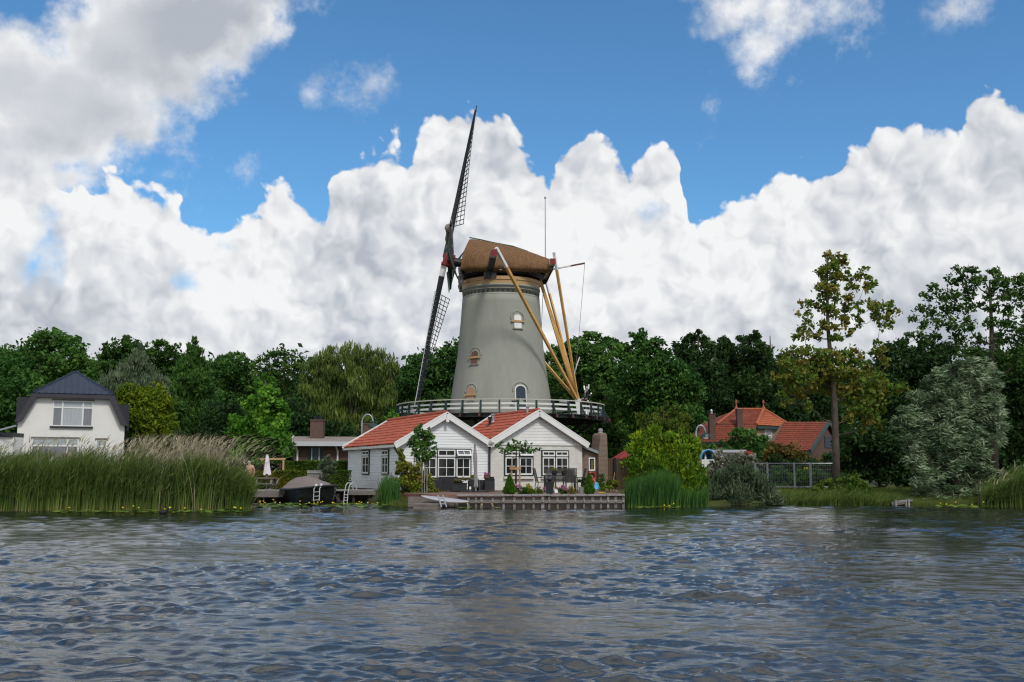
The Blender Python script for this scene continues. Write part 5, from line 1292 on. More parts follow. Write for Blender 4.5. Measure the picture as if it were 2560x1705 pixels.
sh_ = thing('leaning_sheet', 'dark grey sheet leaning against the plank fence panel', 'board', (P(804, 1200, 50).x, 50, .5))
m = MB(); m.hexa([(P(u, v, y).x, y, P(u, v, y).z) for u, v, y in ((799, 1219, 49.9), (811, 1219, 49.9), (811, 1219, 50.0), (799, 1219, 50.0), (798, 1186, 50.2), (801, 1185, 50.2), (801, 1185, 50.3), (798, 1186, 50.3))]); m.build('sheet', m_slate, sh_)
# ================================================================ LAMPS
def lamp(label, ub, vb, vt, ut, ue, ve, Y):
    r = thing('street_lamp', label, 'street lamp', (P(ub, vb, Y).x, Y, .5))
    a = P(ub, vt + 22, Y); top = P(ut, vt, Y); e = P(ue, ve, Y)
    q = [V((a.x, Y, .5)), a]
    cx, cz, rx, rz = (a.x + e.x) / 2, a.z, (e.x - a.x) / 2, top.z - a.z
    q += [V((cx - rx * math.cos(t), Y, cz + rz * math.sin(t))) for t in [PI * i / 12 for i in range(1, 13)]]
    m = MB(); m.path(q, [.06] * 2 + [.045] * 12, 8); m.build('pole', m_steel, r, True)
    m = MB(); m.lathe((e.x, Y, e.z), [(.05, .12), (.09, .02), (.28, -.12), (.33, -.25), (.31, -.27)], 14); m.build('shade', m_green, r)
    m = MB(); m.ball((e.x, Y, e.z - .26), (.2, .2, .12), 10, 6); m.build('lamp_glass', m_white, r, True)
lamp('street lamp with arched neck rising behind the boarded cottage roof', 905, 1150, 1036, 920, 933, 1058, 62)
lamp('street lamp with arched neck between the thuja and the red roofed villa', 1740, 1150, 1063, 1752, 1764, 1082, 62)
# ================================================================ PATIO FURNITURE
def wbox(m, u0, u1, v0, v1, Y, dp):
    a, b = P(u0, v0, Y), P(u1, v1, Y); zt = a.z; zb_ = max(.503, b.z); m.box(((a.x + b.x) / 2, Y + dp / 2, (zt + zb_) / 2), (b.x - a.x, dp, zt - zb_)); return m
so_ = thing('lounge_sofa', 'charcoal wicker lounge sofa under the triple window', 'sofa', (P(1112, 1226, 46.8).x, 46.8, .5))
m = MB(); wbox(m, 1082, 1150, 1213, 1227, 46.6, .75); m.build('seat', m_wicker, so_)
m = MB(); wbox(m, 1096, 1144, 1191.5, 1213, 47.3, .16); m.build('backrest', m_wicker, so_)
for u0, u1 in ((1081, 1106), (1146, 1152)): m = MB(); wbox(m, u0, u1, 1200, 1226.5, 46.5, .8); m.build('arm', m_wicker, so_)
m = MB(); wbox(m, 1107, 1145, 1210.5, 1213.2, 46.65, .6); m.build('cushion', m_slate, so_)
ct = thing('coffee_table', 'low charcoal wicker block table in front of the sofa', 'coffee table', (P(1148, 1227, 45.6).x, 45.9, .5))
m = MB(); wbox(m, 1131, 1165.5, 1209, 1228, 45.6, .7); m.build('body', m_wicker, ct); m = MB(); wbox(m, 1130.5, 1166, 1207.5, 1208.9, 45.57, .76); m.build('tabletop', m_slate, ct)
bw_ = thing('driftwood_bowl', 'low dish of dried brown plants on the coffee table', 'planter', P(1147, 1207, 46.0))
m = MB(); p = P(1147, 1207.3, 46); m.lathe(p, [(.14, 0), (.26, .07), (.25, .07)], 14); m.build('dish', m_brownwood, bw_)
v, t, cc = crown(np.random.default_rng(9), [(p.x - .1, p.y, p.z + .12, .16, .12, .08), (p.x + .2, p.y, p.z + .14, .14, .12, .12)], .045, 2); npmesh('foliage', v, 4, m_sedge, bw_, t)
ch_ = thing('lounge_chair', 'charcoal lounge chair with thin metal frame beside the folded grey parasol', 'chair', (P(1180, 1226, 46).x, 46.2, .5))
m = MB(); wbox(m, 1170, 1190, 1211, 1216, 45.9, .6); m.build('seat', m_wicker, ch_); m = MB(); wbox(m, 1171, 1189, 1198, 1211, 46.4, .1); m.build('backrest', m_wicker, ch_)
for u in (1170.5, 1189.5):
    m = MB(); a = P(u, 1203, 45.9); m.path([(a.x, 45.9, .5), (a.x, 45.9, a.z), (a.x, 46.5, a.z)], .022, 6); m.path([(a.x, 46.5, .5), (a.x, 46.5, a.z + .1)], .022, 6); m.build('leg_frame', m_alu, ch_)
sx_ = thing('storage_box', 'charcoal wicker corner box by the green downpipe', 'storage box', (P(1222, 1226, 46.5).x, 46.8, .5))
m = MB(); wbox(m, 1198, 1212, 1200, 1226, 46.6, .8); wbox(m, 1212.2, 1236, 1199, 1227, 46.3, .9); m.build('body', m_wicker, sx_); m = MB(); wbox(m, 1211.5, 1236.5, 1197.5, 1199, 46.27, .96); m.build('lid', m_slate, sx_); m = MB(); wbox(m, 1224, 1235, 1192, 1197.4, 46.9, .3); m.build('backrest', m_wicker, sx_)
fp = thing('flower_pot', 'round brown pot of pink flowers standing on the charcoal box', 'flower pot', P(1216, 1197.5, 46.6))
p = P(1216, 1197.8, 46.6); m = MB(); m.lathe(p, [(.09, 0), (.13, .06), (.12, .15), (.09, .17)], 14); m.build('pot', M('brown_glazed_pot', (.14, .06, .04), None, .35), fp)
v, t, cc = crown(np.random.default_rng(8), [(p.x, p.y, p.z + .24, .14, .12, .09)], .035, 2.2); npmesh('blossom', v, 4, m_pink, fp, t)
pb = thing('box_planter', 'charcoal box planter with ochre plant beside the folded grey parasol', 'planter', P(1183, 1205, 47.2) * 1)
m = MB(); wbox(m, 1178, 1197, 1198, 1227, 47.3, .4); m.build('box', m_wicker, pb); p = P(1184, 1196, 47.4); v, t, cc = crown(np.random.default_rng(18), [(p.x, 47.5, p.z, .16, .14, .14)], .05, 2.2); npmesh('foliage', v, 4, m_creeper, pb, t)
# dining set
tb_ = V((P(1400, 1225, 45.0).x, 45.2, .503))
dt = thing('dining_table', 'dark metal garden dining table beside the flower bed', 'table', tb_)
m = MB(); m.box(tb_ + V((0, 0, .73)), (1.5, .9, .035)); m.build('tabletop', m_alu, dt)
for x in (-.68, .68):
    for y in (-.38, .38): m = MB(); m.box(tb_ + V((x, y, .355)), (.05, .05, .71)); m.build('leg', m_alu, dt)
def chair0():
    r = thing('garden_chair', 'x', 'chair', (0, 0, 0), 'mesh chairs round the dining table')
    m = MB(); m.hexa([(x, y, z) for z in (.43, .45) for x, y in ((-.24, -.24), (.24, -.24), (.24, .24), (-.24, .24))]); m.build('seat', m_sling, r)
    m = MB(); m.hexa([(-.23, .22, .46), (.23, .22, .46), (.23, .25, .46), (-.23, .25, .46), (-.22, .36, 1.03), (.22, .36, 1.03), (.22, .385, 1.03), (-.22, .385, 1.03)]); m.build('backrest', m_sling, r)
    for s in (-1, 1):
        x = s * .255
        m = MB(); m.path([(x, -.26, 0), (x, -.24, .45), (x, -.22, .64), (x, .2, .66)], .017, 5); m.build('front_leg', m_alu, r)
        m = MB(); m.path([(x, .30, 0), (x, .23, .45), (x, .38, 1.06)], .017, 5); m.build('back_leg', m_alu, r)
    m = MB(); m.path([(-.255, .38, 1.06), (.255, .38, 1.06)], .017, 5); m.build('top_rail', m_alu, r)
    return r
g0 = chair0()
spots = [((P(1355, 1225, 45.0).x, 44.9), PI / 2 + .2, 'mesh garden chair at the left end of the dining table'), ((P(1376, 1225, 46.0).x, 46.3), -.1, 'mesh garden chair behind the dining table, nearest the left end'),
         ((P(1398, 1225, 46.0).x, 46.4), .1, 'mesh garden chair behind the middle of the dining table'), ((P(1424, 1225, 46.0).x, 46.5), 0, 'mesh garden chair behind the dining table, nearest the lean-to'),
         ((P(1444, 1225, 45.3).x, 45.4), -PI / 2 - .2, 'mesh garden chair at the right end of the dining table'), ((P(1430, 1225, 44.0).x, 44.3), PI - .15, 'mesh garden chair seen from behind in front of the dining table')]
for i, ((x, y), rz, lb) in enumerate(spots):
    if i == 0: g0.location = (x, y, .503); g0.rotation_euler = (0, 0, rz); g0['label'] = lb
    else: dup(g0, (x, y, .503), rz, lb)
for u, lb, mt in ((1386, 'low pot with orange-brown flowers on the dining table', m_creeper), (1410, 'dark pot with a bare twig on the dining table', m_sedge)):
    p = V((P(u, 1197, 45.2).x, 45.2, 1.252)); r = thing('table_pot', lb, 'flower pot', p)
    m = MB(); m.lathe(p, [(.08, 0), (.12, .1), (.13, .2), (.1, .2)], 12); m.build('pot', m_planter, r)
    v, t, cc = crown(np.random.default_rng(int(u)), [(p.x, p.y, p.z + .26, .13, .12, .07)], .04, 2); npmesh('foliage', v, 4, mt, r, t)
# quay edge objects
def cone_shrub(label, u, vb, vt, wpx, Y, seed):
    p = P(u, vb, Y); z0 = .535; zt = P(u, vt, Y).z; H_ = zt - z0; R = wpx / F * Y / 2
    r = thing('cone_shrub', label, 'shrub', (p.x, Y, z0)); rng = np.random.default_rng(seed); n = 6500
    t = rng.uniform(0, 1, n) ** 1.4; a = rng.uniform(0, 2 * PI, n)
    lump = 1 + .10 * np.sin(a * 3 + t * 9 + seed) + .07 * np.sin(a * 7 - t * 17)
    rr = R * np.minimum(1, .55 + 3 * t) * (1 - t) ** .82 * lump * rng.uniform(.82, 1.03, n) * 1.12
    pp = np.stack([p.x + rr * np.cos(a), Y + rr * np.sin(a), z0 + H_ * t], 1)
    ax = np.stack([np.cos(a) * .6, np.sin(a) * .6, np.ones(n)], 1) + rng.normal(size=(n, 3)) * .5; ax /= np.linalg.norm(ax, axis=1, keepdims=True)
    npmesh('foliage', leaf_quads(rng, pp, ax, .032 * rng.uniform(.7, 1.4, n), .45), 4, m_box, r, np.repeat(np.clip(.45 + .2 * np.sin(a * 5 + t * 13) + rng.normal(0, .2, n), 0, 1), 4))
    m = MB(); m.lathe((p.x, Y, z0 - .03), [(R * .6, 0), (R * .8, H_ * .15), (R * .35, H_ * .6), (.02, H_ * .93)], 12); m.build('stem', m_bark, r)
cone_shrub('plump clipped cone conifer on the quay edge below the umbrella tree', 1274, 1237, 1186, 33, 40.35, 4)
cone_shrub('narrower cone conifer on the quay edge in front of the lean-to', 1473, 1235, 1183, 27, 40.45, 7)
tp_ = thing('tall_planter', 'tall tapered black planter standing on the quay edge', 'planter', (P(1374, 1236, 40.3).x, 40.3, .54))
p = V((P(1374, 1236, 40.3).x, 40.3, .54)); m = MB(); m.hexa([tuple(p + V((x * w, y * w, z))) for z, w in ((0, .12), (.46, .175)) for x, y in ((-1, -1), (1, -1), (1, 1), (-1, 1))]); m.mat(0).box(p + V((0, 0, .475)), (.38, .38, .035)); m.build('pot', m_planter, tp_)
gb_ = thing('garden_globe', 'dark glossy globe resting in the tall black planter', 'garden ornament', p + V((0, 0, .49)))
m = MB(); m.ball(p + V((0, 0, .60)), .115, 16, 10); m.build('globe', M('dark_glazed_globe', (.025, .025, .035), None, .12, spec=.6), gb_, True)
m = MB(); m.lathe(p + V((0, 0, .70)), [(.04, 0), (.05, .04), (.02, .07)], 10); m.build('finial', m_planter, gb_)
cd = thing('plant_card', 'small white plant card leaning beside the tall black planter', 'card', P(1389, 1232, 40.3))
m = MB(); a, b = P(1385.5, 1224, 40.35), P(1393.5, 1223.5, 40.35); c2_, d2_ = P(1395, 1231.5, 40.3), P(1387.5, 1232.5, 40.3); m.hexa([tuple(q + V((0, 0, 0))) for q in (d2_, c2_, b, a)] + [tuple(q + V((0, .012, 0))) for q in (d2_, c2_, b, a)]); m.mat(1).beam(P(1384, 1209, 40.4), P(1389, 1224, 40.4), .02, .02); m.build('card', [m_white, m_yel], cd)
def clump(name, label, cat, Y, lobes, mat, leaf, seed, cover=2.2, style='leaf', W=.5, extra=None, part='foliage', group=None):
    Ls = []; rng = np.random.default_rng(seed)
    for u, v, r_, *rv in lobes:
        c = P(u, v, Y + rng.uniform(-.1, .1)); rm = r_ * Y / F; Ls.append((c.x, c.y, c.z, rm, rm, (rv[0] if rv else r_) * Y / F))
    b = P(sum(l[0] for l in lobes) / len(lobes), 1230, Y); r = thing(name, label, cat, (b.x, Y, .5), group)
    v, t, cc = crown(rng, Ls, leaf, cover, style, .35, W); v[:, 2] = np.maximum(v[:, 2], .5); npmesh(part, v, 4, mat, r, t)
    m = MB()
    for l in Ls: m.path([(b.x + (l[0] - b.x) * .5, Y, .45), (l[0], l[1], l[2])], [.025, .012], 5)
    m.build('stem', m_bark, r)
    if extra:
        Le = []
        for u, vv, r_ in extra[0]: c = P(u, vv, Y - .12); rm = r_ * Y / F; Le.append((c.x, c.y, c.z, rm, rm, rm * .8))
        v, t, cc = crown(rng, Le, leaf * .9, 2.4, 'leaf', .3, .7); npmesh(extra[2], v, 4, extra[1], r, t)
    return r
clump('hydrangea', 'pink hydrangea beside the plump cone conifer', 'flowering shrub', 41.2, [(1296, 1226, 9), (1304, 1232, 7)], m_mid, .05, 31, extra=([(1290, 1214, 4), (1297, 1217, 4), (1299, 1223, 3)], m_pink, 'blossom'))
clump('yellow_perennial', 'low yellow flowering perennial in the middle of the quay bed', 'flowering plant', 41.0, [(1320, 1226, 13, 9), (1312, 1232, 10, 6), (1332, 1232, 9, 6)], m_box, .045, 32, extra=([(1320, 1216, 7), (1329, 1221, 6), (1324, 1226, 5)], m_ypetal, 'blossom'))
clump('leafy_perennial', 'loose green perennial left of the tall black planter', 'plant', 41.2, [(1346, 1228, 8, 8), (1353, 1232, 7, 5), (1340, 1233, 6, 4)], m_hedge2, .05, 33, extra=([(1359, 1222, 3.6)], m_pink, 'blossom'))
clump('hydrangea', 'pink hydrangea right of the tall black planter', 'flowering shrub', 41.0, [(1401, 1228, 12, 8), (1412, 1231, 8, 6)], m_mid, .05, 34, extra=([(1394, 1221, 4), (1409, 1219, 5.5), (1412, 1225, 3), (1398, 1225, 2.5)], m_pink, 'blossom'))
clump('sedge_tuft', 'rounded bronze sedge tuft near the narrower cone conifer', 'grass tuft', 41.0, [(1428, 1227, 10, 9)], m_sedge, .07, 35, style='up', W=.15, cover=1.8)
clump('pot_shrub', 'dark rounded shrub growing from the grey bucket', 'shrub', 44.5, [(1455, 1206, 9, 7), (1462, 1201, 6)], m_deep, .05, 36)
clump('variegated_shrub', 'low golden variegated shrub in front of the wooden fence', 'shrub', 46.0, [(1530, 1208, 15, 8), (1520, 1214, 10, 6), (1541, 1213, 8, 6)], m_creeper, .06, 37)
clump('loose_shrub', 'tall loose green shrub against the brick chimney', 'shrub', 47.0, [(1503, 1195, 8, 10), (1506, 1210, 9, 8), (1497, 1213, 6)], m_mid, .06, 38)
clump('ground_cover', 'patch of low green ground cover at the patio end', 'plant', 45.0, [(1508, 1219, 14, 4), (1525, 1220, 12, 4)], m_thuja, .05, 39)
bk = thing('grey_bucket', 'grey zinc bucket on the patio behind the narrower cone conifer', 'bucket', (P(1453, 1224, 43.6).x, 43.6, .503))
m = MB(); m.lathe((P(1453, 1224, 43.6).x, 43.6, .503), [(.085, 0), (.115, .24), (.125, .25), (.11, .25), (.09, .06)], 14, cap=False); m.build('body', m_steel, bk); m = MB(); m.path([(P(1453, 1224, 43.6).x + .12 * math.cos(t), 43.55, .75 + .08 * math.sin(t)) for t in [PI * i / 8 for i in range(9)]], .008, 4); m.build('handle', m_alu, bk)
hr_ = thing('hose_reel', 'red hose reel hanging on the brick lean-to wall', 'hose reel', P(1461, 1191, 49.5))
c = X3(CC, .45, -.06, P(1461, 1191, 51).z); m = MB(); R3 = Matrix((CE, V((0, 0, 1)), CN)).transposed()
ring = [c + CE * (.2 * math.cos(t)) + V((0, 0, .2 * math.sin(t))) for t in [2 * PI * i / 20 for i in range(21)]]; m.path(ring, .05, 6, False); m.path([p + CN * .08 for p in ring], .045, 6, False); m.build('hose', m_redp, hr_)
m = MB(); m.path([c - CN * .06, c + CN * .14], .12, 12); m.build('drum', m_green, hr_)
bs = thing('blue_shovel', 'light blue broad shovel with orange handle leaning near the chimney', 'shovel', (P(1491, 1223, 43.5).x, 43.5, .5))
q = [P(1485, 1223, 43.3), P(1498.5, 1223, 43.3), P(1494, 1207, 43.7), P(1488.5, 1207, 43.7)]; m = MB(); m.hexa([tuple(p) for p in q] + [tuple(p + V((0, .04, .02))) for p in q]); m.beam(q[0] + V((.01, -.02, .05)), q[3] + V((0, -.02, 0)), .02, .05); m.beam(q[1] + V((-.01, -.02, .05)), q[2] + V((0, -.02, 0)), .02, .05); m.build('blade', m_ltblue, bs)
m = MB(); m.path([P(1490, 1209, 43.7), P(1479, 1188, 44.2)], .018, 6); m.build('handle', m_orange, bs)
yh = thing('garden_hose', 'yellow garden hose trailing over the patio by the ground cover', 'hose', P(1505, 1222, 43.4))
m = MB(); m.path([V((P(u, 1221, y).x, y, .525)) for u, y in ((1494, 43.9), (1500, 43.5), (1508, 43.8), (1516, 43.3), (1524, 43.6))], .02, 5); m.build('hose', m_yel, yh, True)
# umbrella tree stakes
stk = thing('tree_stakes', 'pair of tan stakes with a crossbar holding the umbrella tree', 'tree stakes', (P(1288, 1225, 45.6).x, 45.6, .5))
for u in (1279, 1299): m = MB(); p = P(u, 1163, 45.6); m.path([(p.x, 45.6, .45), (p.x, 45.6, p.z)], .042, 8); m.build('stake', m_tan, stk)
m = MB(); m.beam(P(1274, 1171, 45.53), P(1303, 1171.5, 45.53), .05, .1); m.build('crossbar', m_tan, stk)
# trellis at the corner
tr_ = thing('garden_trellis', 'thin grey wooden trellis behind the creeper at the patio corner', 'trellis', (P(1062, 1225, 45).x, 45, .45))
for u, v0 in ((1056, 1168), (1062, 1162), (1068, 1168)): m = MB(); p = P(u, v0, 44.6); m.beam((p.x, 44.6, .4), (p.x, 44.6, p.z), .04, .04, (0, 1, 0)); m.build('post', m_greywood, tr_)
m = MB(); [m.beam(P(1030, v, 44.62), P(1070, v, 44.62), .03, .03) for v in (1163, 1180)]; m.build('slats', m_oldwood, tr_)
# wooden fence and red parasol behind
fe = thing('board_fence', 'dark brown vertical board fence between chimney and thuja', 'fence', (P(1545, 1190, 53.5).x, 53.5, .5))
a, b = P(1514, 1146, 53.5), P(1600, 1146, 53.5); m = MB(); n_ = 22
for i in range(n_):
    x = a.x + (b.x - a.x) * (i + .5) / n_; m.box((x, 53.5 + (.015 if i % 2 else 0), (a.z + .4) / 2), ((b.x - a.x) / n_ - .01, .025, a.z - .4 + random.uniform(-.02, .02)))
m.build('boards', m_brownwood, fe)
for u in (1537, 1575): m = MB(); p = P(u, 1145, 53.4); m.box((p.x, 53.42, (p.z + .4) / 2), (.13, .1, p.z - .38)); m.build('post', m_black, fe)
rp = thing('red_parasol', 'open dark red parasol showing above the brown board fence', 'parasol', (P(1578, 1200, 58).x, 58, .5))
c = P(1578, 1147, 58); pk = P(1578, 1118, 58); m = MB(); m.path([(c.x, 58, .5), pk], .035, 7); m.build('pole', m_brownwood, rp)
m = MB(); R = 50 / F * 58; m.lathe((c.x, 58, c.z), [(R, -.1), (R, 0), (R * .5, (pk.z - c.z) * .56), (.03, pk.z - c.z)], 8, cap=False); m.build('canopy', m_redcloth, rp)
rk = thing('garden_rake', 'wooden tool handle leaning on the brown board fence', 'garden tool', (P(1536, 1200, 53).x, 53, .5))
m = MB(); m.path([P(1533, 1204, 53.1), P(1537, 1180, 53.4)], .02, 6); m.build('handle', m_tan, rk); m = MB(); p = P(1533, 1204, 53.1); m.box(p, (.3, .04, .05)); m.build('head', m_alu, rk)
# white shed with blue canopy
shd = thing('white_shed', 'low white flat-roofed shed half hidden by climbers', 'shed', (P(1815, 1150, 60).x, 60, .5))
a, b = P(1738, 1130, 60), P(1858, 1130, 60); m = MB(); m.box(((a.x + b.x) / 2, 61.5, (a.z + .4) / 2), (b.x - a.x, 3, a.z - .4)); m.build('wall', m_white, shd)
m = MB(); m.box(((a.x + b.x) / 2, 61.45, a.z + .05), (b.x - a.x + .3, 3.3, .16)); q0, q1 = P(1858, 1130, 59.9), P(1876, 1137, 59.9); m.mat(1).beam(q0, q1, 2.6, .12); m.build('roof', [M('grey_roof_edge', (.42, .44, .46), (.36, .38, .4), .6), m_redp], shd)
bc = thing('blue_canopy', 'bright blue curved canopy hood in front of the white shed', 'canopy', (P(1768, 1150, 58).x, 58.4, .5))
c = P(1771, 1148, 58); m = MB(); vs = []; n1, n2 = 12, 8; Rx = 19 / F * 58; Rz = 23 / F * 58
for j in range(n2 + 1):
    for i in range(n1 + 1):
        th = PI * i / n1; ph = .5 * PI * j / n2; vs.append((c.x - Rx * math.cos(th) * math.cos(ph * .9), 58 + .9 * math.sin(ph), c.z + Rz * math.sin(th) * (1 - .25 * math.sin(ph))))
m.add(vs, [(j * (n1 + 1) + i, j * (n1 + 1) + i + 1, (j + 1) * (n1 + 1) + i + 1, (j + 1) * (n1 + 1) + i) for j in range(n2) for i in range(n1)]); o = m.build('hood', m_blue, bc, True); sm = o.modifiers.new('thick', 'SOLIDIFY'); sm.thickness = .06
m = MB(); m.path([(c.x - Rx * math.cos(PI * i / 14), 57.97, c.z + Rz * math.sin(PI * i / 14)) for i in range(15)], .05, 6); m.build('hoop', M('sky_blue_trim', (.1, .34, .58), None, .4), bc)
m = MB(); [m.path([(c.x + s * Rx * .95, 58.02, .4), (c.x + s * Rx * .95, 58.02, c.z)], .035, 6) for s in (-1, 1)]; m.build('post', m_oldwood, bc)
# steel mesh fence: three panels and their posts
mf = thing('mesh_fence', 'galvanised wire mesh fence panels on the right bank behind the poplar', 'fence', (P(1985, 1220, 50).x, 50, .5))
for (u0, u1) in ((1889, 1917), (1919, 1984), (1986, 2024), (2027, 2083)):
    a, b = P(u0, 1158.5, 50), P(u1, 1158.5, 50); z0, z1 = .55, a.z; m = MB()
    for s in (0, 1): x = b.x if s else a.x; m.path([(x, 50, z0), (x, 50, z1)], .028, 6)
    m.path([(a.x, 50, z1), (b.x, 50, z1)], .025, 6); m.path([(a.x, 50, z0 + .1), (b.x, 50, z0 + .1)], .02, 6); p = m.build('panel_frame', m_steel, mf)
    m = MB(); n_ = max(6, int((b.x - a.x) / .085))
    for i in range(n_): x = a.x + (b.x - a.x) * (i + .5) / n_; m.box((x, 50, (z0 + z1) / 2), (.011, .011, z1 - z0 - .1))
    for i in range(6): z = z0 + .15 + (z1 - z0 - .25) * i / 5; m.box(((a.x + b.x) / 2, 50.008, z), (b.x - a.x, .008, .010))
    m.build('wire_mesh', m_wire, p)
for u in (1887, 1918, 1985, 2025, 2084): m = MB(); x = P(u, 1158, 50.1).x; m.path([(x, 50.12, .3), (x, 50.12, P(u, 1156, 50.1).z)], .035, 7); m.build('post', m_steel, mf)
sg = thing('warning_sign', 'small yellow sign with a black mark on the wire mesh fence', 'sign', P(2015, 1170, 49.95))
a, b = P(2010, 1167.5, 49.94), P(2020, 1172.5, 49.94); m = MB(); m.box(((a.x + b.x) / 2, 49.94, (a.z + b.z) / 2), (b.x - a.x, .02, a.z - b.z)); m.mat(1).box(((a.x + b.x) / 2 - .02, 49.928, (a.z + b.z) / 2), (.06, .006, .05)); m.build('plate', [m_yel, m_black], sg)
# ================================================================ PERSON in the garden, seen from behind over the reeds
def person():
    B = V((P(623.5, 1200, 50.2).x, 50.2, .47)); hgt = P(620, 1152, 50.2).z - .47
    r = thing('person', 'bare-chested person in orange shorts standing by the hedge behind the reeds', 'person', B)
    k = hgt / 1.72
    J = {'pel': (0, 0, .93, .14), 'belly': (.0, .01, 1.08, .145), 'chest': (.02, .02, 1.30, .165), 'neckb': (0, 0, 1.45, .085), 'neck': (-.03, -.01, 1.51, .06), 'head': (-.05, -.03, 1.60, .095), 'crown': (-.05, -.02, 1.68, .075),
         'sl': (-.18, 0, 1.40, .075), 'el': (-.25, .02, 1.12, .048), 'wl': (-.24, -.12, .90, .034), 'hl': (-.23, -.18, .83, .036),
         'sr': (.19, .02, 1.40, .075), 'er': (.27, .04, 1.12, .048), 'wr': (.25, -.08, .89, .034), 'hr': (.24, -.14, .82, .036),
         'hpl': (-.1, 0, .88, .10), 'kl': (-.11, -.03, .49, .062), 'al': (-.11, .02, .09, .042), 'fl': (-.12, -.14, .03, .036),
         'hpr': (.1, 0, .88, .10), 'kr': (.11, -.02, .49, .062), 'ar': (.12, .02, .09, .042), 'fr': (.14, -.13, .03, .036)}
    E = [('pel', 'belly'), ('belly', 'chest'), ('chest', 'neckb'), ('neckb', 'neck'), ('neck', 'head'), ('head', 'crown'), ('chest', 'sl'), ('sl', 'el'), ('el', 'wl'), ('wl', 'hl'), ('chest', 'sr'), ('sr', 'er'), ('er', 'wr'), ('wr', 'hr'), ('pel', 'hpl'), ('hpl', 'kl'), ('kl', 'al'), ('al', 'fl'), ('pel', 'hpr'), ('hpr', 'kr'), ('kr', 'ar'), ('ar', 'fr')]
    for s, h in ((-1, 'hl'), (1, 'hr')):
        x, y, z, _ = J[h]
        for q in range(4): J[h + str(q)] = (x + .005 * s, y - .02 + .018 * q, z - .075 - .008 * (q in (1, 2)), .0085); E.append((h, h + str(q)))
        J[h + 't'] = (x - .03 * s, y - .05, z - .03, .010); E.append((h, h + 't'))
    ks = list(J); me = bpy.data.meshes.new('body'); me.from_pydata([(J[q][0] * k, J[q][1] * k, J[q][2] * k) for q in ks], [(ks.index(a), ks.index(b)) for a, b in E], [])
    o = bpy.data.objects.new('body', me); COL.objects.link(o); o.parent = r; me.materials.append(m_skin)
    sk = o.modifiers.new('skin', 'SKIN'); sk.use_smooth_shade = True
    if not me.skin_vertices: return r
    for i, q in enumerate(ks): d = me.skin_vertices[0].data[i]; d.radius = (J[q][3] * k * 1.05, J[q][3] * k * (.8 if q in ('chest', 'belly') else 1)); d.use_root = (q == 'pel')
    sb = o.modifiers.new('sub', 'SUBSURF'); sb.levels = 1; sb.render_levels = 1
    m = MB(); c = B + V((-.05, -.015, 1.655)) * k; m.lathe(c - V((0, 0, .03 * k)), [(.098 * k, -.02 * k), (.1 * k, .03 * k), (.07 * k, .085 * k), (.01, .105 * k)], 14); m.build('hair', m_hair, r, True)
    m = MB(); m.lathe(B + V((0, 0, .80 * k)), [(.19 * k, 0), (.185 * k, .12 * k), (.165 * k, .22 * k)], 14, sq=.8)
    for s in (-1, 1): m.path([B + V((s * .1, 0, .86)) * k, B + V((s * .112, -.02, .52)) * k], [.125 * k, .105 * k], 12)
    m.build('shorts', m_shorts, r, True)
    r.rotation_euler = (0, 0, 0)
    m = MB(); h = B + V((-.05, -.03, 1.6)) * k
    m.lathe(h + V((-.02, -.095, -.01)) * k, [(.012 * k, -.015 * k), (.016 * k, 0), (.008 * k, .03 * k)], 6)
    for s in (-1, 1): m.ball(h + V((s * .098, .01, 0)) * k, (.012 * k, .022 * k, .032 * k), 8, 6)
    m.build('ears_and_nose', m_skin, r, True)
person()
# ================================================================ COOT on the water
def coot():
    p = P(409, 1281, 34.6); p.z = 0; r = thing('coot', 'small black coot with white bill swimming before the reeds', 'bird', p)
    J = [((-.17, 0, .10), .02), ((-.11, 0, .06), .06), ((0, 0, .05), .085), ((.09, 0, .07), .06), ((.13, 0, .13), .032), ((.145, 0, .19), .038), ((.165, 0, .20), .026)]
    m = MB(); m.path([p + V(a) for a, _ in J], [b for _, b in J], 12); m.build('body', m_feather, r, True)
    m = MB(); m.path([p + V((.185, 0, .205)), p + V((.225, 0, .19))], [.016, .004], 7); m.ball(p + V((.185, 0, .222)), (.012, .012, .02), 8, 6); m.build('bill', m_white, r, True)
    m = MB(); [m.ball(p + V((.165, s * .026, .212)), .006, 6, 4) for s in (-1, 1)]; m.build('eyes', m_redp, r)
coot()
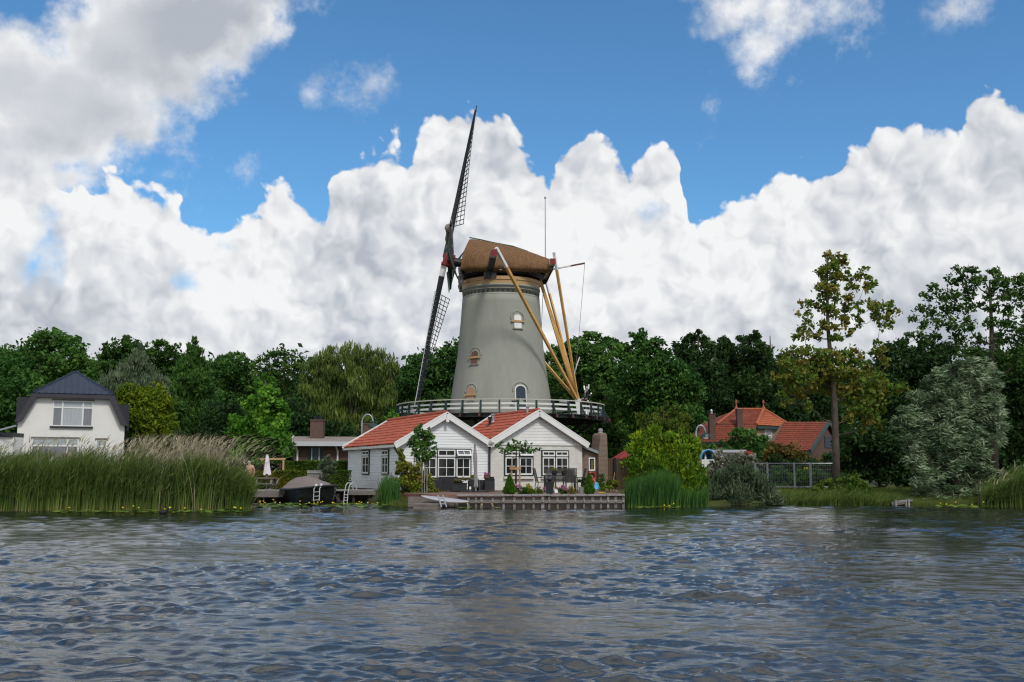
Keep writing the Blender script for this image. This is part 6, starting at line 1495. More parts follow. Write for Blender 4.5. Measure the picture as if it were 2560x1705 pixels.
# ================================================================ REEDS
def reed_patch(name, label, cat, upts, Y0, Y1, n, seed, mat, hfun, wind=.25, w=.03, dry=None, leaves=2, mats=None, kind='stuff', zb=-.05):
    """upts: (u0, u1) photo range at the front row; hfun(u) height"""
    rng = np.random.default_rng(seed); rt = rng.uniform(0, 1, n) ** 1.3; Y = Y0 + (Y1 - Y0) * rt
    u = rng.uniform(upts[0], upts[1], n); X = (u - 1280) / F * Y
    base = np.stack([X, Y, np.array([max(zb, gz(x, y) - .05) for x, y in zip(X, Y)])], 1)
    tuft = .5 + .5 * np.sin(X * 2.1 + 1) * np.sin(X * .83 + Y)
    h = np.array([hfun(q) for q in u]) * rng.uniform(.72, 1.04, n) * (.80 + .26 * tuft)
    lean = np.stack([rng.normal(wind, .22, n) * h * .45, rng.normal(0, .12, n) * h], 1)
    v, s = ribbons(rng, base, h, lean, np.full(n, w) * rng.uniform(.6, 1.2, n), 4)
    tint = rng.uniform(.1, .62, n) + .12 * (tuft - .5)
    tq = np.tile(np.repeat(tint, 4).reshape(n, 4), (s, 1)).reshape(-1)
    # straw-coloured feet
    tq2 = tq.reshape(s, n, 4); k = rng.uniform(0, 1, n) < .45; tq2[0, k, :2] = .95; tq = tq2.reshape(-1)
    V_, T_ = [v], [tq]
    for _ in range(leaves):
        t = rng.uniform(.25, .92, n); b2 = base.copy(); b2[:, 2] += h * t * .95; b2[:, :2] += lean * (t ** 2)[:, None]
        ll = rng.uniform(.3, .62, n); az_ = np.where(rng.uniform(0, 1, n) < .72, rng.normal(.0, .7, n), rng.uniform(0, 2 * PI, n))
        ld = np.stack([np.cos(az_), np.sin(az_)], 1) * (ll * rng.uniform(.5, .95, n))[:, None]
        v, s2 = ribbons(rng, b2, ll * rng.uniform(.25, .9, n), ld, np.full(n, w * .95), 2)
        V_.append(v); T_.append(np.tile(np.repeat(np.clip(tint + rng.normal(.08, .1, n), 0, .7), 4).reshape(n, 4), (s2, 1)).reshape(-1))
    v = np.vstack(V_); t = np.clip(np.concatenate(T_), 0, 1); mi = np.zeros(len(v) // 4, int)
    if dry:
        nd, du, dh, dl = dry
        u = np.concatenate([rng.normal(a, b, int(nd * c)) for a, b, c in du]); m_ = len(u); Y = Y0 + (Y1 - Y0) * rng.uniform(0, 1, m_) ** 1.2; X = (u - 1280) / F * Y
        base = np.stack([X, Y, np.full(m_, .0)], 1); h = np.array([hfun(q) for q in u]) * rng.uniform(.85, 1.28, m_) * dh
        sw = .35 + .5 * np.sin(X * 1.7) * np.sin(X * .6 + 2); lean = np.stack([(dl + rng.normal(0, .16, m_) + .25 * sw + .75 * (rng.uniform(0, 1, m_) < .12)) * h, rng.normal(0, .1, m_) * h], 1)
        v2, s3 = ribbons(rng, base, h, lean, np.full(m_, .019) * rng.uniform(.7, 1.2, m_), 5)
        tip = base.copy(); tip[:, 2] += h * .86; tip[:, :2] += lean * .82
        v3, s4 = ribbons(rng, tip, rng.uniform(.14, .34, m_), lean * .18 + np.stack([rng.normal(.10, .06, m_), rng.normal(0, .05, m_)], 1), np.full(m_, .05), 2)
        td = rng.uniform(.1, .9, m_)
        v = np.vstack([v, v2, v3]); t = np.concatenate([t, np.tile(np.repeat(td, 4), s3), np.tile(np.repeat(np.clip(td + .1, 0, 1), 4), s4)]); mi = np.concatenate([mi, np.ones(m_ * (s3 + s4), int)])
    o = npmesh(name, v, 4, [mat, m_dry] if dry else mat, None, t, mi if dry else None)
    return tag(o, label, cat, kind=kind)
def hleft(u):
    return float(np.interp(u, [-60, 0, 120, 250, 350, 450, 540, 590, 625, 645], [2.28, 2.3, 2.25, 2.2, 2.3, 2.32, 2.2, 1.75, 1.2, .7]))
reed_patch('reed_bed', 'broad bed of tall green reeds with pale dry plumes at the left waterside', 'reeds', (-90, 632), 37.0, 42.5, 15000, 11, m_reed, hleft, .30, .034,
           (1150, [(440, 75, .40), (340, 60, .16), (520, 32, .22), (100, 90, .10), (230, 110, .12)], 1.06, .10), 3)
reed_patch('waterside_reeds', 'tall green reeds at the right edge of the picture', 'reeds', (2440, 2680), 41.0, 45.0, 4200, 12, m_reed, lambda u: float(np.interp(u, [2430, 2470, 2520, 2600], [.8, 1.15, 1.6, 1.9])), .25, .03,
           (60, [(2530, 40, .6), (2470, 25, .4)], 1.0, .05), 3)
reed_patch('cattails', 'blue-green cattail blades rising from the water before the golden thuja', 'cattails', (1560, 1692), 40.6, 42.0, 1900, 13, m_cat, lambda u: float(np.interp(u, [1555, 1580, 1630, 1680, 1700], [1.35, 1.62, 1.68, 1.5, 1.2])), .22, .03, None, 0)
reed_patch('low_cattails', 'short sparse cattails in the water below the silver-grey shrub', 'cattails', (1692, 1765), 40.9, 42.0, 420, 14, m_cat, lambda u: .95, .35, .028, None, 0)
reed_patch('iris_clump', 'stiff green iris clump at the water by the cottage corner', 'iris', (952, 1002), 43.2, 44.6, 520, 15, m_cat, lambda u: float(np.interp(u, [950, 972, 1003], [.85, 1.25, .9])), .0, .04, None, 0, kind='thing')
reed_patch('bank_grass', 'long seeding meadow grass on the right bank under the mesh fence', 'grass', (1930, 2480), 43.3, 52.0, 21000, 16, m_grassm, lambda u: .24, .15, .018, None, 0)
reed_patch('bank_weeds', 'dark green waterside weeds along the right bank', 'weeds', (1950, 2230), 42.8, 44.0, 2600, 17, m_reed, lambda u: float(np.interp(u, [1950, 2000, 2080, 2130, 2190, 2230], [.3, .3, .5, .55, .2, .15])), .1, .024, None, 1)
reed_patch('lawn_grass', 'short lawn grass round the picnic table and jetty', 'grass', (560, 960), 47.6, 60.0, 12000, 18, m_grassm, lambda u: .10, .05, .016, None, 0)
reed_patch('bank_tussocks', 'dry tangled grass on the bank under the creeper', 'grass', (980, 1062), 42.0, 43.9, 900, 19, m_grassm, lambda u: .3, .3, .022, None, 0)
# water lilies: pads and yellow buds
rng = np.random.default_rng(21); pads = []; buds = MB()
def pad(x, y, r):
    k = 8; a = np.linspace(.25, 2 * PI - .25, k); z = .03 + rng.uniform(0, .03); tl = rng.normal(0, .08, 2)
    return [[(x, y, z), (x + r * math.cos(a[i]), y + r * math.sin(a[i]), z + r * (tl[0] * math.cos(a[i]) + tl[1] * math.sin(a[i]))), (x + r * math.cos(a[i + 1]), y + r * math.sin(a[i + 1]), z + r * (tl[0] * math.cos(a[i + 1]) + tl[1] * math.sin(a[i + 1])))] for i in range(k - 1)]
pt_ = []; spots = [(640, 980, 39.8, 44.8, 300, 26), (150, 640, 35.2, 37.2, 260, 12), (1150, 1250, 38.6, 39.5, 30, 3), (1590, 1700, 39.3, 40.6, 70, 3), (2330, 2460, 39.5, 42.5, 110, 7)]
for u0, u1, y0, y1, n, nb in spots:
    for i in range(n):
        y = rng.uniform(y0, y1); x = (rng.uniform(u0, u1) - 1280) / F * y; pads += pad(x, y, rng.uniform(.06, .15)); pt_ += [rng.uniform(0, 1)] * 21
    for i in range(nb):
        y = rng.uniform(y0, y1); x = (rng.uniform(u0, u1) - 1280) / F * y; z = rng.uniform(.06, .18); buds.ball((x, y, z + .02), (.032, .032, .028), 7, 5)
o = npmesh('water_lilies', np.array(pads).reshape(-1, 3), 3, m_lily, None, pt_); tag(o, 'floating water lily pads scattered near the bank', 'water lilies', kind='stuff')
tag(buds.build('lily_blossoms', m_yflower), 'tiny yellow water lily flowers dotted over the pads', 'flowers', kind='stuff')
# ================================================================ TREES
G = 'trees behind the riverside gardens'
T = tree
# ---- the far wood closing the view behind everything
rng = np.random.default_rng(77); W3 = []
for i in range(150):
    y = rng.uniform(150, 175); u = -200 + 2960 * (i + rng.uniform(0, 1)) / 150; v = 985 + 22 * math.sin(i * .9) + rng.uniform(-18, 12); c = P(u, v, y); W3.append((c.x, c.y, c.z, 5.5, 4, 4.0))
    c = P(u + 8, 1085, y - 3); W3.append((c.x, c.y, c.z, 5.5, 4, 5.5)); c = P(u, 1150, y - 6); W3.append((c.x, c.y, c.z, 5, 4, 4))
v, t, cc = crown(rng, W3, .5, 1.6, 'leaf', .4, .6, 120000); tag(npmesh('woodland', v, 4, m_deep, None, t), 'distant dark woodland closing the view behind the gardens', kind='stuff')
T('ash_tree', 'big dark layered tree rising behind the white gambrel house', 'tree', 92, [(128, 845, 26, 18), (100, 858, 28, 18), (160, 858, 28, 18), (195, 880, 24, 14), (65, 895, 40, 24), (118, 895, 45, 26), (175, 905, 38, 24), (215, 920, 26, 16), (25, 935, 50, 30), (95, 945, 55, 34), (165, 945, 48, 28), (210, 955, 30, 20), (60, 990, 60, 40), (140, 1000, 50, 40), (-20, 970, 50, 45), (20, 1040, 60, 45), (230, 990, 30, 30), (-30, 1050, 50, 45)], m_ash, .20, 2.3, base=130, tr=.35, group=G)
T('distant_tree', 'dull green tree cut by the left picture edge, behind the layered ash', 'tree', 115, [(8, 890, 28, 20), (-30, 905, 40, 28), (40, 912, 24, 18), (-10, 940, 50, 35)], m_oak, .22, 2, base=0, group=G)
T('broad_oak', 'dark rounded oak crown showing left above the grey willow', 'tree', 106, [(320, 862, 22, 15), (290, 872, 24, 18), (345, 875, 24, 18), (268, 900, 26, 22), (300, 905, 30, 24), (250, 935, 28, 26), (275, 950, 35, 30), (235, 970, 25, 30)], m_oak, .22, 2.4, base=300, tr=.3, group=G)
T('dense_oak', 'dark oak crown between the grey willow and the columnar hornbeam', 'tree', 109, [(405, 876, 24, 16), (432, 880, 20, 15), (385, 898, 28, 22), (425, 905, 30, 24), (450, 905, 16, 16), (405, 945, 40, 34), (440, 960, 35, 40)], m_oak, .22, 2.5, base=415, tr=.3, group=G)
T('grey_willow', 'feathery grey-green pyramid willow behind the golden privet', 'tree', 86, [(347, 882, 12, 18), (340, 905, 22, 20), (358, 920, 22, 20), (330, 930, 28, 22), (310, 950, 32, 24), (365, 945, 30, 24), (285, 970, 32, 26), (390, 970, 32, 26), (335, 975, 45, 32), (265, 1000, 30, 28), (310, 1005, 40, 32), (395, 1005, 30, 30)], m_greywillow, .17, 2.2, 'strand', W=.28, base=345, tr=.25, group=G)
T('golden_privet', 'yellow-green golden bush right of the white gambrel house', 'shrub', 76, [(325, 980, 18), (305, 985, 14), (355, 985, 20), (395, 985, 20), (410, 1005, 20), (335, 1010, 26), (375, 1010, 28), (315, 1015, 18), (360, 1040, 34), (400, 1040, 26), (410, 1062, 24), (340, 1060, 30), (380, 1080, 34)], m_yg, .13, 2.4, base=365, tr=.1, group=G)
T('columnar_hornbeam', 'tall narrow dark green hornbeam column among the left trees', 'tree', 82, [(485, 854, 7, 12), (484, 868, 12, 14), (484, 880, 13, 14), (470, 890, 12, 16), (492, 888, 16, 16), (508, 905, 10, 16), (460, 905, 8, 18), (478, 915, 24, 20), (503, 925, 20, 22), (458, 935, 20, 22), (482, 950, 32, 24), (512, 955, 20, 24), (452, 970, 22, 26), (485, 985, 38, 28), (518, 990, 22, 28), (450, 1010, 28, 30), (485, 1030, 42, 32), (520, 1030, 22, 32), (455, 1060, 34, 34), (500, 1070, 42, 34)], m_mid, .15, 2.5, 'up', base=485, tr=.25, depth=1, jit=.3, W=.45, group=G)
T('airy_ash', 'mid green airy tree right of the columnar hornbeam', 'tree', 100, [(560, 902, 20, 15), (590, 898, 22, 15), (615, 915, 20, 16), (540, 915, 20, 18), (575, 930, 30, 22), (620, 945, 24, 20), (600, 965, 30, 24), (550, 960, 28, 28), (630, 980, 24, 24), (575, 1000, 38, 30), (615, 1020, 35, 30)], m_ash, .2, 1.9, base=580, tr=.28, group=G)
T('maple_tree', 'bright green young maple hanging over the garden behind the reeds', 'tree', 60, [(668, 950, 12, 12), (655, 972, 20, 16), (683, 975, 16, 16), (640, 995, 20, 16), (668, 1000, 28, 18), (700, 1005, 18, 16), (622, 1025, 20, 16), (655, 1030, 30, 20), (692, 1035, 26, 18), (715, 1040, 12, 12), (605, 1055, 24, 18), (640, 1062, 32, 22), (682, 1068, 30, 22), (712, 1070, 18, 14), (595, 1090, 24, 20), (635, 1098, 34, 24), (678, 1100, 34, 24), (712, 1104, 20, 16), (610, 1125, 30, 18), (655, 1128, 36, 18), (700, 1128, 28, 14)], m_bright, .13, 2.3, base=655, tr=.16, depth=1, W=.6, ts=.24)
T('open_plane', 'open leafed dark tree with sky gaps between maple and weeping willow', 'tree', 92, [(655, 900, 12), (672, 890, 12), (692, 883, 13), (712, 880, 12), (732, 888, 12), (752, 895, 12), (645, 915, 12), (668, 912, 14), (695, 905, 16), (722, 908, 14), (745, 915, 14), (765, 912, 9), (660, 938, 16), (690, 935, 18), (722, 940, 18), (752, 945, 16), (680, 965, 24), (720, 970, 26), (755, 975, 22), (700, 1000, 40), (745, 1010, 38)], m_oak, .19, .9, clump=.36, base=705, tr=.26, twigs=2, group=G)
T('weeping_willow', 'large olive weeping willow with hanging strands beside the mill', 'willow', 84, [(800, 905, 22, 22), (828, 888, 20, 20), (852, 880, 18, 18), (880, 885, 20, 20), (905, 880, 16, 18), (925, 880, 14, 18), (948, 895, 16, 20), (970, 905, 16, 20), (988, 920, 10, 18), (778, 930, 20, 26), (815, 930, 28, 28), (855, 920, 30, 28), (898, 922, 30, 28), (938, 930, 26, 28), (970, 945, 20, 28), (775, 965, 22, 30), (810, 970, 30, 32), (850, 970, 34, 32), (895, 970, 34, 32), (935, 975, 30, 32), (970, 985, 22, 30), (790, 1010, 24, 32), (830, 1015, 34, 34), (880, 1020, 36, 34), (925, 1020, 32, 34), (960, 1025, 24, 30), (800, 1050, 26, 30), (850, 1058, 36, 30), (905, 1060, 36, 30), (950, 1060, 26, 28)], m_weep, .26, 1.35, 'strand', W=.17, clump=.26, base=880, tr=.4, depth=1, ts=.22, nmax=70000)
T('dark_alder', 'very dark tree filling the gap between weeping willow and mill tower', 'tree', 104, [(1135, 868, 16), (1120, 885, 20), (1140, 895, 22), (1090, 895, 22), (1060, 900, 22), (1035, 905, 18), (1015, 925, 18), (1075, 925, 34), (1125, 930, 36), (1030, 950, 30), (1008, 965, 22), (1070, 970, 42), (1125, 980, 40), (1020, 1000, 36), (1075, 1015, 40), (1125, 1020, 30), (995, 1010, 28)], m_mid, .21, 2.4, base=1080, tr=.3, group=G)
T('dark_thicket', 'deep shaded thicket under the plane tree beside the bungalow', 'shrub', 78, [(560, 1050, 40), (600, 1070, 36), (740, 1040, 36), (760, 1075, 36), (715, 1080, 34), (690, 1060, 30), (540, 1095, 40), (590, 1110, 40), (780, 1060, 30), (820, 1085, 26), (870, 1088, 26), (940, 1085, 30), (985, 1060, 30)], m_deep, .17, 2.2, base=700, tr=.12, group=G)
T('leafy_oak', 'mid green oak crown directly right of the mill tower', 'tree', 98, [(1404, 872, 18, 14), (1430, 862, 16, 14), (1450, 850, 18, 14), (1475, 848, 16, 14), (1500, 850, 20, 14), (1525, 862, 20, 16), (1385, 900, 24, 22), (1425, 890, 30, 22), (1470, 880, 32, 24), (1515, 890, 32, 24), (1385, 945, 32, 28), (1430, 935, 40, 30), (1485, 930, 42, 32), (1530, 945, 32, 30), (1395, 1000, 40, 36), (1450, 995, 45, 36), (1510, 1000, 42, 36), (1400, 1060, 40, 40), (1460, 1060, 45, 40), (1520, 1060, 40, 40), (1480, 1110, 45, 30), (1535, 1110, 36, 30)], m_mid, .21, 2.5, base=1460, tr=.35, group=G)
T('round_linden', 'round leafy linden in the middle of the right tree line', 'tree', 91, [(1560, 870, 18, 14), (1585, 852, 18, 14), (1610, 846, 18, 12), (1640, 855, 18, 14), (1663, 880, 20, 18), (1560, 895, 26, 22), (1605, 880, 32, 24), (1645, 900, 32, 24), (1690, 915, 26, 22), (1575, 935, 36, 30), (1630, 935, 42, 30), (1690, 950, 36, 28), (1725, 965, 26, 26), (1570, 985, 36, 32), (1625, 990, 45, 34), (1685, 995, 42, 32), (1735, 1005, 22, 28), (1590, 1040, 45, 36), (1650, 1045, 45, 36), (1710, 1045, 40, 30)], m_ash, .2, 2.5, base=1640, tr=.32, group=G)
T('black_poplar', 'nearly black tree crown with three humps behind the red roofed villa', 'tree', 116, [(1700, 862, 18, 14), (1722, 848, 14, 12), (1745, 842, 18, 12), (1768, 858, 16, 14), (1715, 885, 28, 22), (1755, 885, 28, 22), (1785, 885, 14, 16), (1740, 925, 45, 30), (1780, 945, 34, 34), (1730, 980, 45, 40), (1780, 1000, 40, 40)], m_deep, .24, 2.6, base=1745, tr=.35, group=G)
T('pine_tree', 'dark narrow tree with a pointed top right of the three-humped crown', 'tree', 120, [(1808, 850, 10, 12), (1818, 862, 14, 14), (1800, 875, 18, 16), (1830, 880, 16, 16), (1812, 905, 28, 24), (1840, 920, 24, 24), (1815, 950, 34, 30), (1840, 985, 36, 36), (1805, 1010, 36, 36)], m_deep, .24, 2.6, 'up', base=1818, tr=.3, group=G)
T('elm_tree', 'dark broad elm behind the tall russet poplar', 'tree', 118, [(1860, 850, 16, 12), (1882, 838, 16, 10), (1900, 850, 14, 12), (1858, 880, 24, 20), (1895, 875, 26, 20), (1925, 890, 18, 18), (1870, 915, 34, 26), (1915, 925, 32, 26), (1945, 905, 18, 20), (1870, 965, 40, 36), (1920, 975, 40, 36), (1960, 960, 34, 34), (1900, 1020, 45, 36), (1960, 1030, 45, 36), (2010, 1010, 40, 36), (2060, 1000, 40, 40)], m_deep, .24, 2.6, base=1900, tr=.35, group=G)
PO = [(2066, 640, 9, 12), (2080, 648, 12), (2098, 648, 14), (2058, 665, 11), (2082, 668, 15), (2108, 664, 12), (2165, 670, 6), (2046, 688, 12), (2068, 690, 15), (2095, 690, 15), (2122, 690, 12), (2150, 690, 13), (2172, 702, 12), (2184, 712, 8), (2050, 712, 14), (2078, 715, 16), (2128, 715, 12), (2160, 718, 12), (2058, 738, 13), (2085, 742, 16), (2118, 748, 13), (2140, 760, 11), (2178, 766, 14), (2202, 765, 15), (2226, 770, 13), (2243, 780, 8), (2008, 758, 9), (2026, 758, 12), (2048, 768, 14), (1996, 784, 7), (2020, 788, 10), (2080, 778, 18), (2110, 778, 15), (2150, 786, 13), (2190, 790, 15), (2220, 798, 14), (2200, 815, 9), (2230, 812, 8), (2000, 822, 10), (2022, 815, 11), (2050, 810, 13), (2080, 812, 14), (2112, 805, 13), (1990, 838, 9), (2012, 842, 12), (2045, 842, 12), (2090, 842, 12), (2125, 832, 10), (2145, 812, 8),
      (1968, 880, 12), (1990, 882, 15), (2020, 880, 18), (2050, 888, 20), (2080, 890, 22), (2110, 895, 22), (2140, 890, 14), (2190, 862, 10), (2202, 880, 14), (2215, 905, 10), (1950, 910, 14), (1975, 918, 20), (2010, 915, 24), (2050, 920, 26), (2095, 920, 26), (2135, 920, 20), (2175, 925, 16), (1945, 945, 12), (1970, 955, 20), (2005, 950, 24), (2045, 955, 26), (2090, 955, 28), (2140, 950, 24), (2180, 955, 24), (2220, 965, 18), (2248, 968, 12), (2270, 975, 8), (1968, 990, 16), (2000, 985, 16), (2130, 985, 24), (2170, 985, 24), (2210, 990, 20), (1962, 1010, 8), (2150, 1015, 22), (2190, 1020, 20), (2130, 1040, 18), (2170, 1050, 22), (2200, 1060, 16), (2025, 1015, 12)]
T('poplar_tree', 'tall open poplar with russet mottled leaves and a bare grey trunk on the right bank', 'poplar', 46.3, PO, m_poplar, .10, 1.4, 'fan', base=2090, tr=.19, depth=1.1, clump=.36, W=.62, twigs=1, jit=.6, trunk_pts=[(2092, 1246), (2090, 1120), (2086, 1000), (2080, 930), (2070, 820), (2068, 720), (2068, 645)], ts=.26)
T('tall_maple', 'tall dark open-crowned tree at the top right edge', 'tree', 62, [(2395, 672, 10), (2420, 668, 12), (2432, 682, 10), (2478, 682, 9), (2492, 680, 10), (2545, 690, 9), (2560, 700, 10), (2375, 702, 13), (2405, 700, 15), (2435, 705, 15), (2460, 698, 11), (2495, 702, 15), (2522, 706, 13), (2550, 715, 14), (2340, 720, 13), (2318, 742, 12), (2350, 745, 15), (2385, 735, 17), (2420, 735, 17), (2475, 735, 15), (2510, 738, 17), (2545, 742, 17), (2580, 735, 20), (2298, 770, 12), (2325, 775, 14), (2365, 775, 17), (2405, 770, 17), (2440, 765, 13), (2485, 770, 15), (2525, 778, 17), (2565, 778, 20), (2284, 796, 10), (2305, 808, 13), (2340, 808, 15), (2380, 810, 17), (2420, 812, 17), (2470, 808, 15), (2515, 815, 17), (2560, 818, 20), (2270, 838, 10), (2295, 838, 13), (2335, 840, 13), (2400, 848, 17), (2445, 850, 15), (2500, 855, 20), (2550, 860, 24), (2262, 858, 9), (2310, 862, 13), (2420, 880, 20), (2490, 890, 26), (2550, 900, 30)], m_oak, .115, 1.35, 'fan', base=2480, tr=.3, depth=1.1, clump=.36, W=.6, twigs=2, trunk_pts=[(2484, 1200), (2482, 1000), (2481, 880), (2478, 800), (2474, 700)])
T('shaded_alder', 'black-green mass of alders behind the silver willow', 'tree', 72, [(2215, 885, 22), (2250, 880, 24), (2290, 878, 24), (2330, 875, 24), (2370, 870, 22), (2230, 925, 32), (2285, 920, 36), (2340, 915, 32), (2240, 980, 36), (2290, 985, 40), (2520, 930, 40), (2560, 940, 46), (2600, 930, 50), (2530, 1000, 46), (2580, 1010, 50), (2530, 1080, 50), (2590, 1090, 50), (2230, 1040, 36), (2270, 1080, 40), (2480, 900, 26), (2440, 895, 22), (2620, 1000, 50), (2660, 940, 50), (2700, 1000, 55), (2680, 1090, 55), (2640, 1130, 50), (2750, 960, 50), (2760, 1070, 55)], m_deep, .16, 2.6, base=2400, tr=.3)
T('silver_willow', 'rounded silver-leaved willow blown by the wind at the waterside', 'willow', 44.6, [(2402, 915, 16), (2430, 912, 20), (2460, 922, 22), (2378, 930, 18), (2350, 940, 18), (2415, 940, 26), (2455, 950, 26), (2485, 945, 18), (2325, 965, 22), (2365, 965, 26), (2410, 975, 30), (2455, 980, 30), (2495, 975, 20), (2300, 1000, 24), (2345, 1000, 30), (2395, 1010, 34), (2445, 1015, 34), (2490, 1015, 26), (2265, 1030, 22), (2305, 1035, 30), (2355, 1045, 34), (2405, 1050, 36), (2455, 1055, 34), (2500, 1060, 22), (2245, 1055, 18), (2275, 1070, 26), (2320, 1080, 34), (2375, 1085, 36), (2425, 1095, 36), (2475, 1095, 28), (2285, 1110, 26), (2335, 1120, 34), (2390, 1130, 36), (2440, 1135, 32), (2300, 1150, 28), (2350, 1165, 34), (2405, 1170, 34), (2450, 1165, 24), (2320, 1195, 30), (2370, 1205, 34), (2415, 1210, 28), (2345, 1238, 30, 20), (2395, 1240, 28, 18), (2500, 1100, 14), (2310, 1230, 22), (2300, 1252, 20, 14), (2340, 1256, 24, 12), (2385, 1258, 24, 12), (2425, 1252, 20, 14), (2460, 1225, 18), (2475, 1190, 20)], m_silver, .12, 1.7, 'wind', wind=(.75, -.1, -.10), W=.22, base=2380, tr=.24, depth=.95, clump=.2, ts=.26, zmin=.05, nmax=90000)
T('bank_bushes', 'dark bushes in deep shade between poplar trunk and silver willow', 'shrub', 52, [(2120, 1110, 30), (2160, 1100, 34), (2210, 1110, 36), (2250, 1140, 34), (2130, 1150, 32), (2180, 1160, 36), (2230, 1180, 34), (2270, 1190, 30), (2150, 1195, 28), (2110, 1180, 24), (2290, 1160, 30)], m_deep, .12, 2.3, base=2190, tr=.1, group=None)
T('bramble_bush', 'low dark bramble at the foot of the poplar trunk', 'shrub', 44.6, [(2070, 1215, 14), (2050, 1225, 14), (2110, 1218, 20), (2135, 1212, 20), (2150, 1225, 18), (2120, 1236, 22, 14), (2080, 1238, 18, 12), (2155, 1240, 14, 10)], m_hedge, .075, 2.0, base=2110, tr=.05)
T('golden_thuja', 'dense golden-green thuja hedge mass standing by the quay end', 'conifer', 43.6, [(1638, 1082, 13, 14), (1618, 1092, 14), (1655, 1095, 14), (1595, 1102, 16), (1632, 1108, 22), (1680, 1100, 16), (1705, 1090, 14, 16), (1722, 1105, 16), (1590, 1125, 18), (1625, 1135, 26), (1665, 1130, 26), (1705, 1128, 24), (1735, 1130, 14), (1582, 1150, 16), (1610, 1165, 28), (1655, 1170, 32), (1700, 1165, 30), (1738, 1160, 16), (1585, 1190, 20), (1620, 1205, 30), (1670, 1210, 34), (1715, 1205, 30), (1600, 1235, 28), (1650, 1245, 34, 24), (1705, 1242, 32, 24), (1745, 1190, 18), (1757, 1215, 20), (1765, 1240, 22, 20), (1740, 1248, 24, 18)], m_thuja, .085, 2.5, 'up', base=1660, tr=.15, depth=.9, W=.5, ts=.24, clump=.34, zmin=.0)
T('olive_cypress', 'olive green cypress with two pointed tops behind the golden thuja', 'conifer', 52, [(1662, 1018, 7, 12), (1688, 1016, 6, 10), (1660, 1035, 12, 12), (1688, 1034, 10, 12), (1602, 1042, 8, 10), (1640, 1045, 12, 10), (1672, 1052, 20, 14), (1705, 1048, 12, 12), (1722, 1046, 8, 10), (1610, 1060, 14, 12), (1645, 1068, 22, 16), (1695, 1068, 22, 16), (1600, 1082, 14, 14), (1630, 1092, 26, 20), (1680, 1095, 28, 20), (1718, 1082, 12, 16), (1650, 1130, 40, 40)], m_olive, .10, 2.2, 'up', base=1665, tr=.12, W=.4, zmin=.4)
T('grey_sallow', 'low spreading silver-grey shrub hanging over the water right of the thuja', 'shrub', 43.0, [(1832, 1178, 14), (1812, 1192, 18), (1845, 1192, 20), (1870, 1185, 16), (1795, 1212, 20), (1825, 1215, 26), (1862, 1212, 26), (1895, 1210, 20), (1782, 1236, 18), (1810, 1240, 26), (1850, 1240, 30), (1890, 1238, 28), (1920, 1232, 20), (1795, 1258, 16, 10), (1835, 1258, 24, 12), (1885, 1258, 26, 12), (1930, 1252, 20, 12), (1952, 1258, 12, 8)], m_greywillow, .10, 2.2, 'up', base=1850, tr=.07, W=.26, clump=.36, zmin=.03)
T('cream_climber', 'cream flowering climber tumbling in front of the white shed', 'climber', 55, [(1793, 1132, 9), (1800, 1145, 12), (1825, 1152, 14), (1850, 1150, 14), (1875, 1150, 12), (1888, 1160, 10), (1805, 1170, 14), (1835, 1172, 16), (1868, 1172, 14), (1785, 1165, 12), (1785, 1188, 14)], m_cream, .085, 2.2, base=1835, tr=.06)
T('garden_shrub', 'green shrub thicket in front of the red roofed villa', 'shrub', 68, [(1845, 1092, 16), (1870, 1085, 18), (1815, 1110, 16), (1850, 1112, 22), (1885, 1105, 22), (1910, 1110, 18), (1830, 1130, 20), (1870, 1132, 24), (1905, 1130, 22), (1935, 1135, 18), (1790, 1122, 10)], m_mid, .12, 2.2, base=1870, tr=.08)
T('russet_shrub', 'brownish russet shrub in front of the tiled outhouse', 'shrub', 64, [(1935, 1120, 16), (1955, 1130, 20), (1980, 1135, 20), (1965, 1150, 24), (2005, 1148, 20), (1930, 1150, 20), (2035, 1155, 16), (2055, 1150, 14)], leafmat('russet_leaves', [(.03, .03, .01), (.07, .055, .02), (.10, .08, .025)], .3), .11, 2.2, base=1970, tr=.08)
T('fence_bush', 'bright green bush behind the wire mesh fence', 'shrub', 54, [(1940, 1185, 18), (1925, 1198, 16), (1960, 1192, 16), (1945, 1212, 22), (1975, 1210, 18), (1910, 1215, 14), (2010, 1195, 16), (2040, 1190, 16), (2060, 1200, 16), (2030, 1212, 18)], m_mid, .10, 2.1, base=1950, tr=.06)
T('dark_shrubbery', 'dark green shrubbery filling the ground behind the mesh fence', 'shrub', 60, [(1900, 1170, 22), (1940, 1170, 24), (1985, 1175, 24), (2030, 1175, 24), (2070, 1175, 22), (2090, 1150, 24), (1920, 1205, 26), (1980, 1205, 26), (2040, 1205, 26), (2090, 1200, 24), (1770, 1180, 24), (1790, 1210, 26)], m_deep, .12, 2.3, base=1990, tr=.07)
T('rowan_sapling', 'small round-crowned tree in front of the boarded cottage gable', 'tree', 46.0, [(1050, 1070, 7, 8), (1044, 1084, 12), (1060, 1084, 12), (1072, 1078, 6), (1034, 1098, 10), (1052, 1102, 16), (1070, 1098, 12), (1082, 1092, 6), (1028, 1114, 9), (1046, 1120, 15), (1066, 1118, 14), (1080, 1115, 9), (1036, 1132, 9), (1055, 1138, 14), (1074, 1134, 11), (1050, 1152, 8), (1062, 1150, 7), (1086, 1132, 5)], m_mid, .075, 1.25, 'fan', base=1056, tr=.05, depth=1, W=.6, ts=.26, tb=.6)
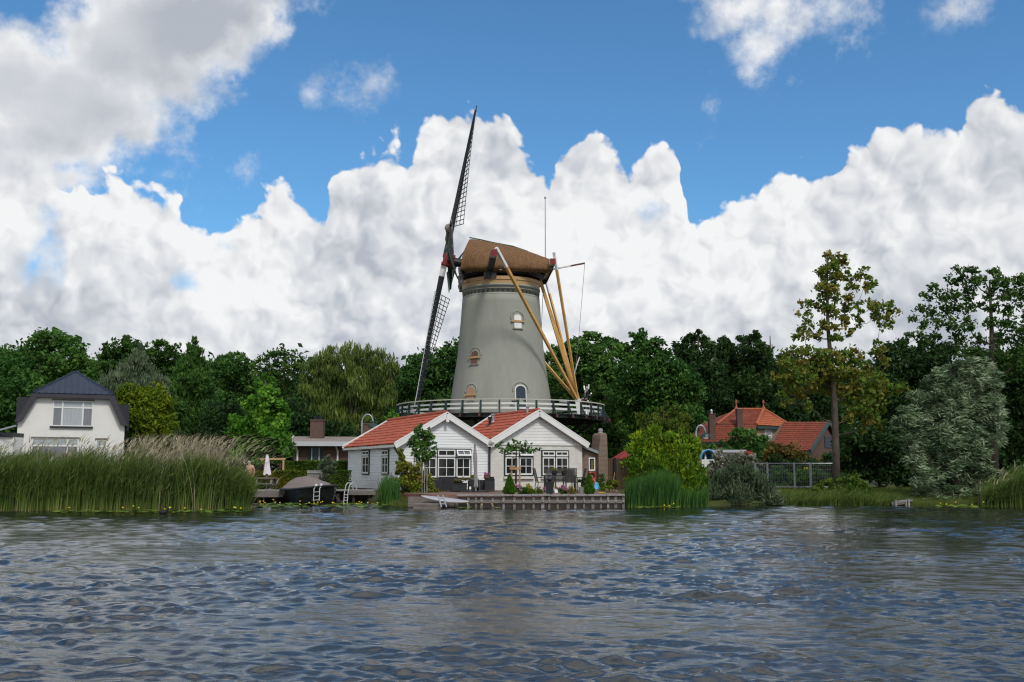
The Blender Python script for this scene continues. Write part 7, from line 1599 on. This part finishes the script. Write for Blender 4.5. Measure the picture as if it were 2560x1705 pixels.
T('umbrella_plane', 'flat umbrella-trained tree on a thin trunk between the cottage windows', 'tree', 45.8, [(1258, 1124, 8, 7), (1270, 1122, 9, 7), (1284, 1119, 10, 8), (1298, 1120, 10, 8), (1312, 1123, 9, 7), (1326, 1125, 8, 6), (1338, 1125, 6, 5), (1264, 1131, 7, 5), (1280, 1130, 8, 6), (1308, 1130, 7, 5), (1286, 1107, 6, 6), (1282, 1098, 3, 4), (1312, 1108, 5, 6), (1297, 1106, 5, 5), (1328, 1112, 3, 5), (1348, 1124, 3, 3), (1246, 1116, 3, 3), (1252, 1107, 3, 3), (1240, 1115, 2, 2), (1272, 1110, 4, 4)], m_mid, .065, .95, 'fan', base=1290, tr=.06, W=.6, depth=1.6, ts=.24, trunk_pts=[(1290, 1230), (1290, 1180), (1291, 1135), (1290, 1112)])
T('creeper_bush', 'yellow-green variegated creeper mound at the cottage corner', 'climber', 44.8, [(1002, 1128, 5, 8), (1003, 1140, 7, 9), (1004, 1156, 12), (1014, 1168, 14), (1035, 1170, 13), (1052, 1178, 13), (998, 1178, 11), (1018, 1190, 18), (1045, 1195, 18), (1065, 1200, 14), (1000, 1204, 14), (1028, 1216, 20), (1058, 1218, 18), (1078, 1220, 11), (1010, 1232, 16, 12), (1040, 1236, 20, 10), (1072, 1230, 14, 8), (1090, 1228, 6, 5)], m_creeper, .07, 2.2, base=1025, tr=.05, depth=.8, ts=.26)
T('olive_tree', 'small grey-green standard olive tree in front of the hedges', 'tree', 49.3, [(818, 1148, 8), (808, 1156, 9), (826, 1156, 9), (816, 1162, 12), (834, 1164, 7), (804, 1170, 9), (824, 1172, 11), (815, 1182, 9), (832, 1178, 6), (820, 1192, 6)], m_greywillow, .06, 1.9, base=817, tr=.05, W=.3, depth=1, trunk_pts=[(816, 1226), (816, 1195), (818, 1165)])
T('wild_sapling', 'light green sapling leaves beside the gallery left of the cottage roof', 'tree', 66, [(985, 1035, 10), (978, 1048, 12), (992, 1052, 12), (970, 1060, 9), (985, 1068, 12)], m_bright, .10, 1.8, base=983, tr=.06)
T('roadside_ivy', 'dark ivy column beside the right street lamp', 'climber', 63, [(1750, 1110, 8), (1758, 1120, 10), (1745, 1125, 8), (1755, 1135, 10), (1748, 1145, 9)], m_hedge, .08, 2.2, base=1752, tr=.05)
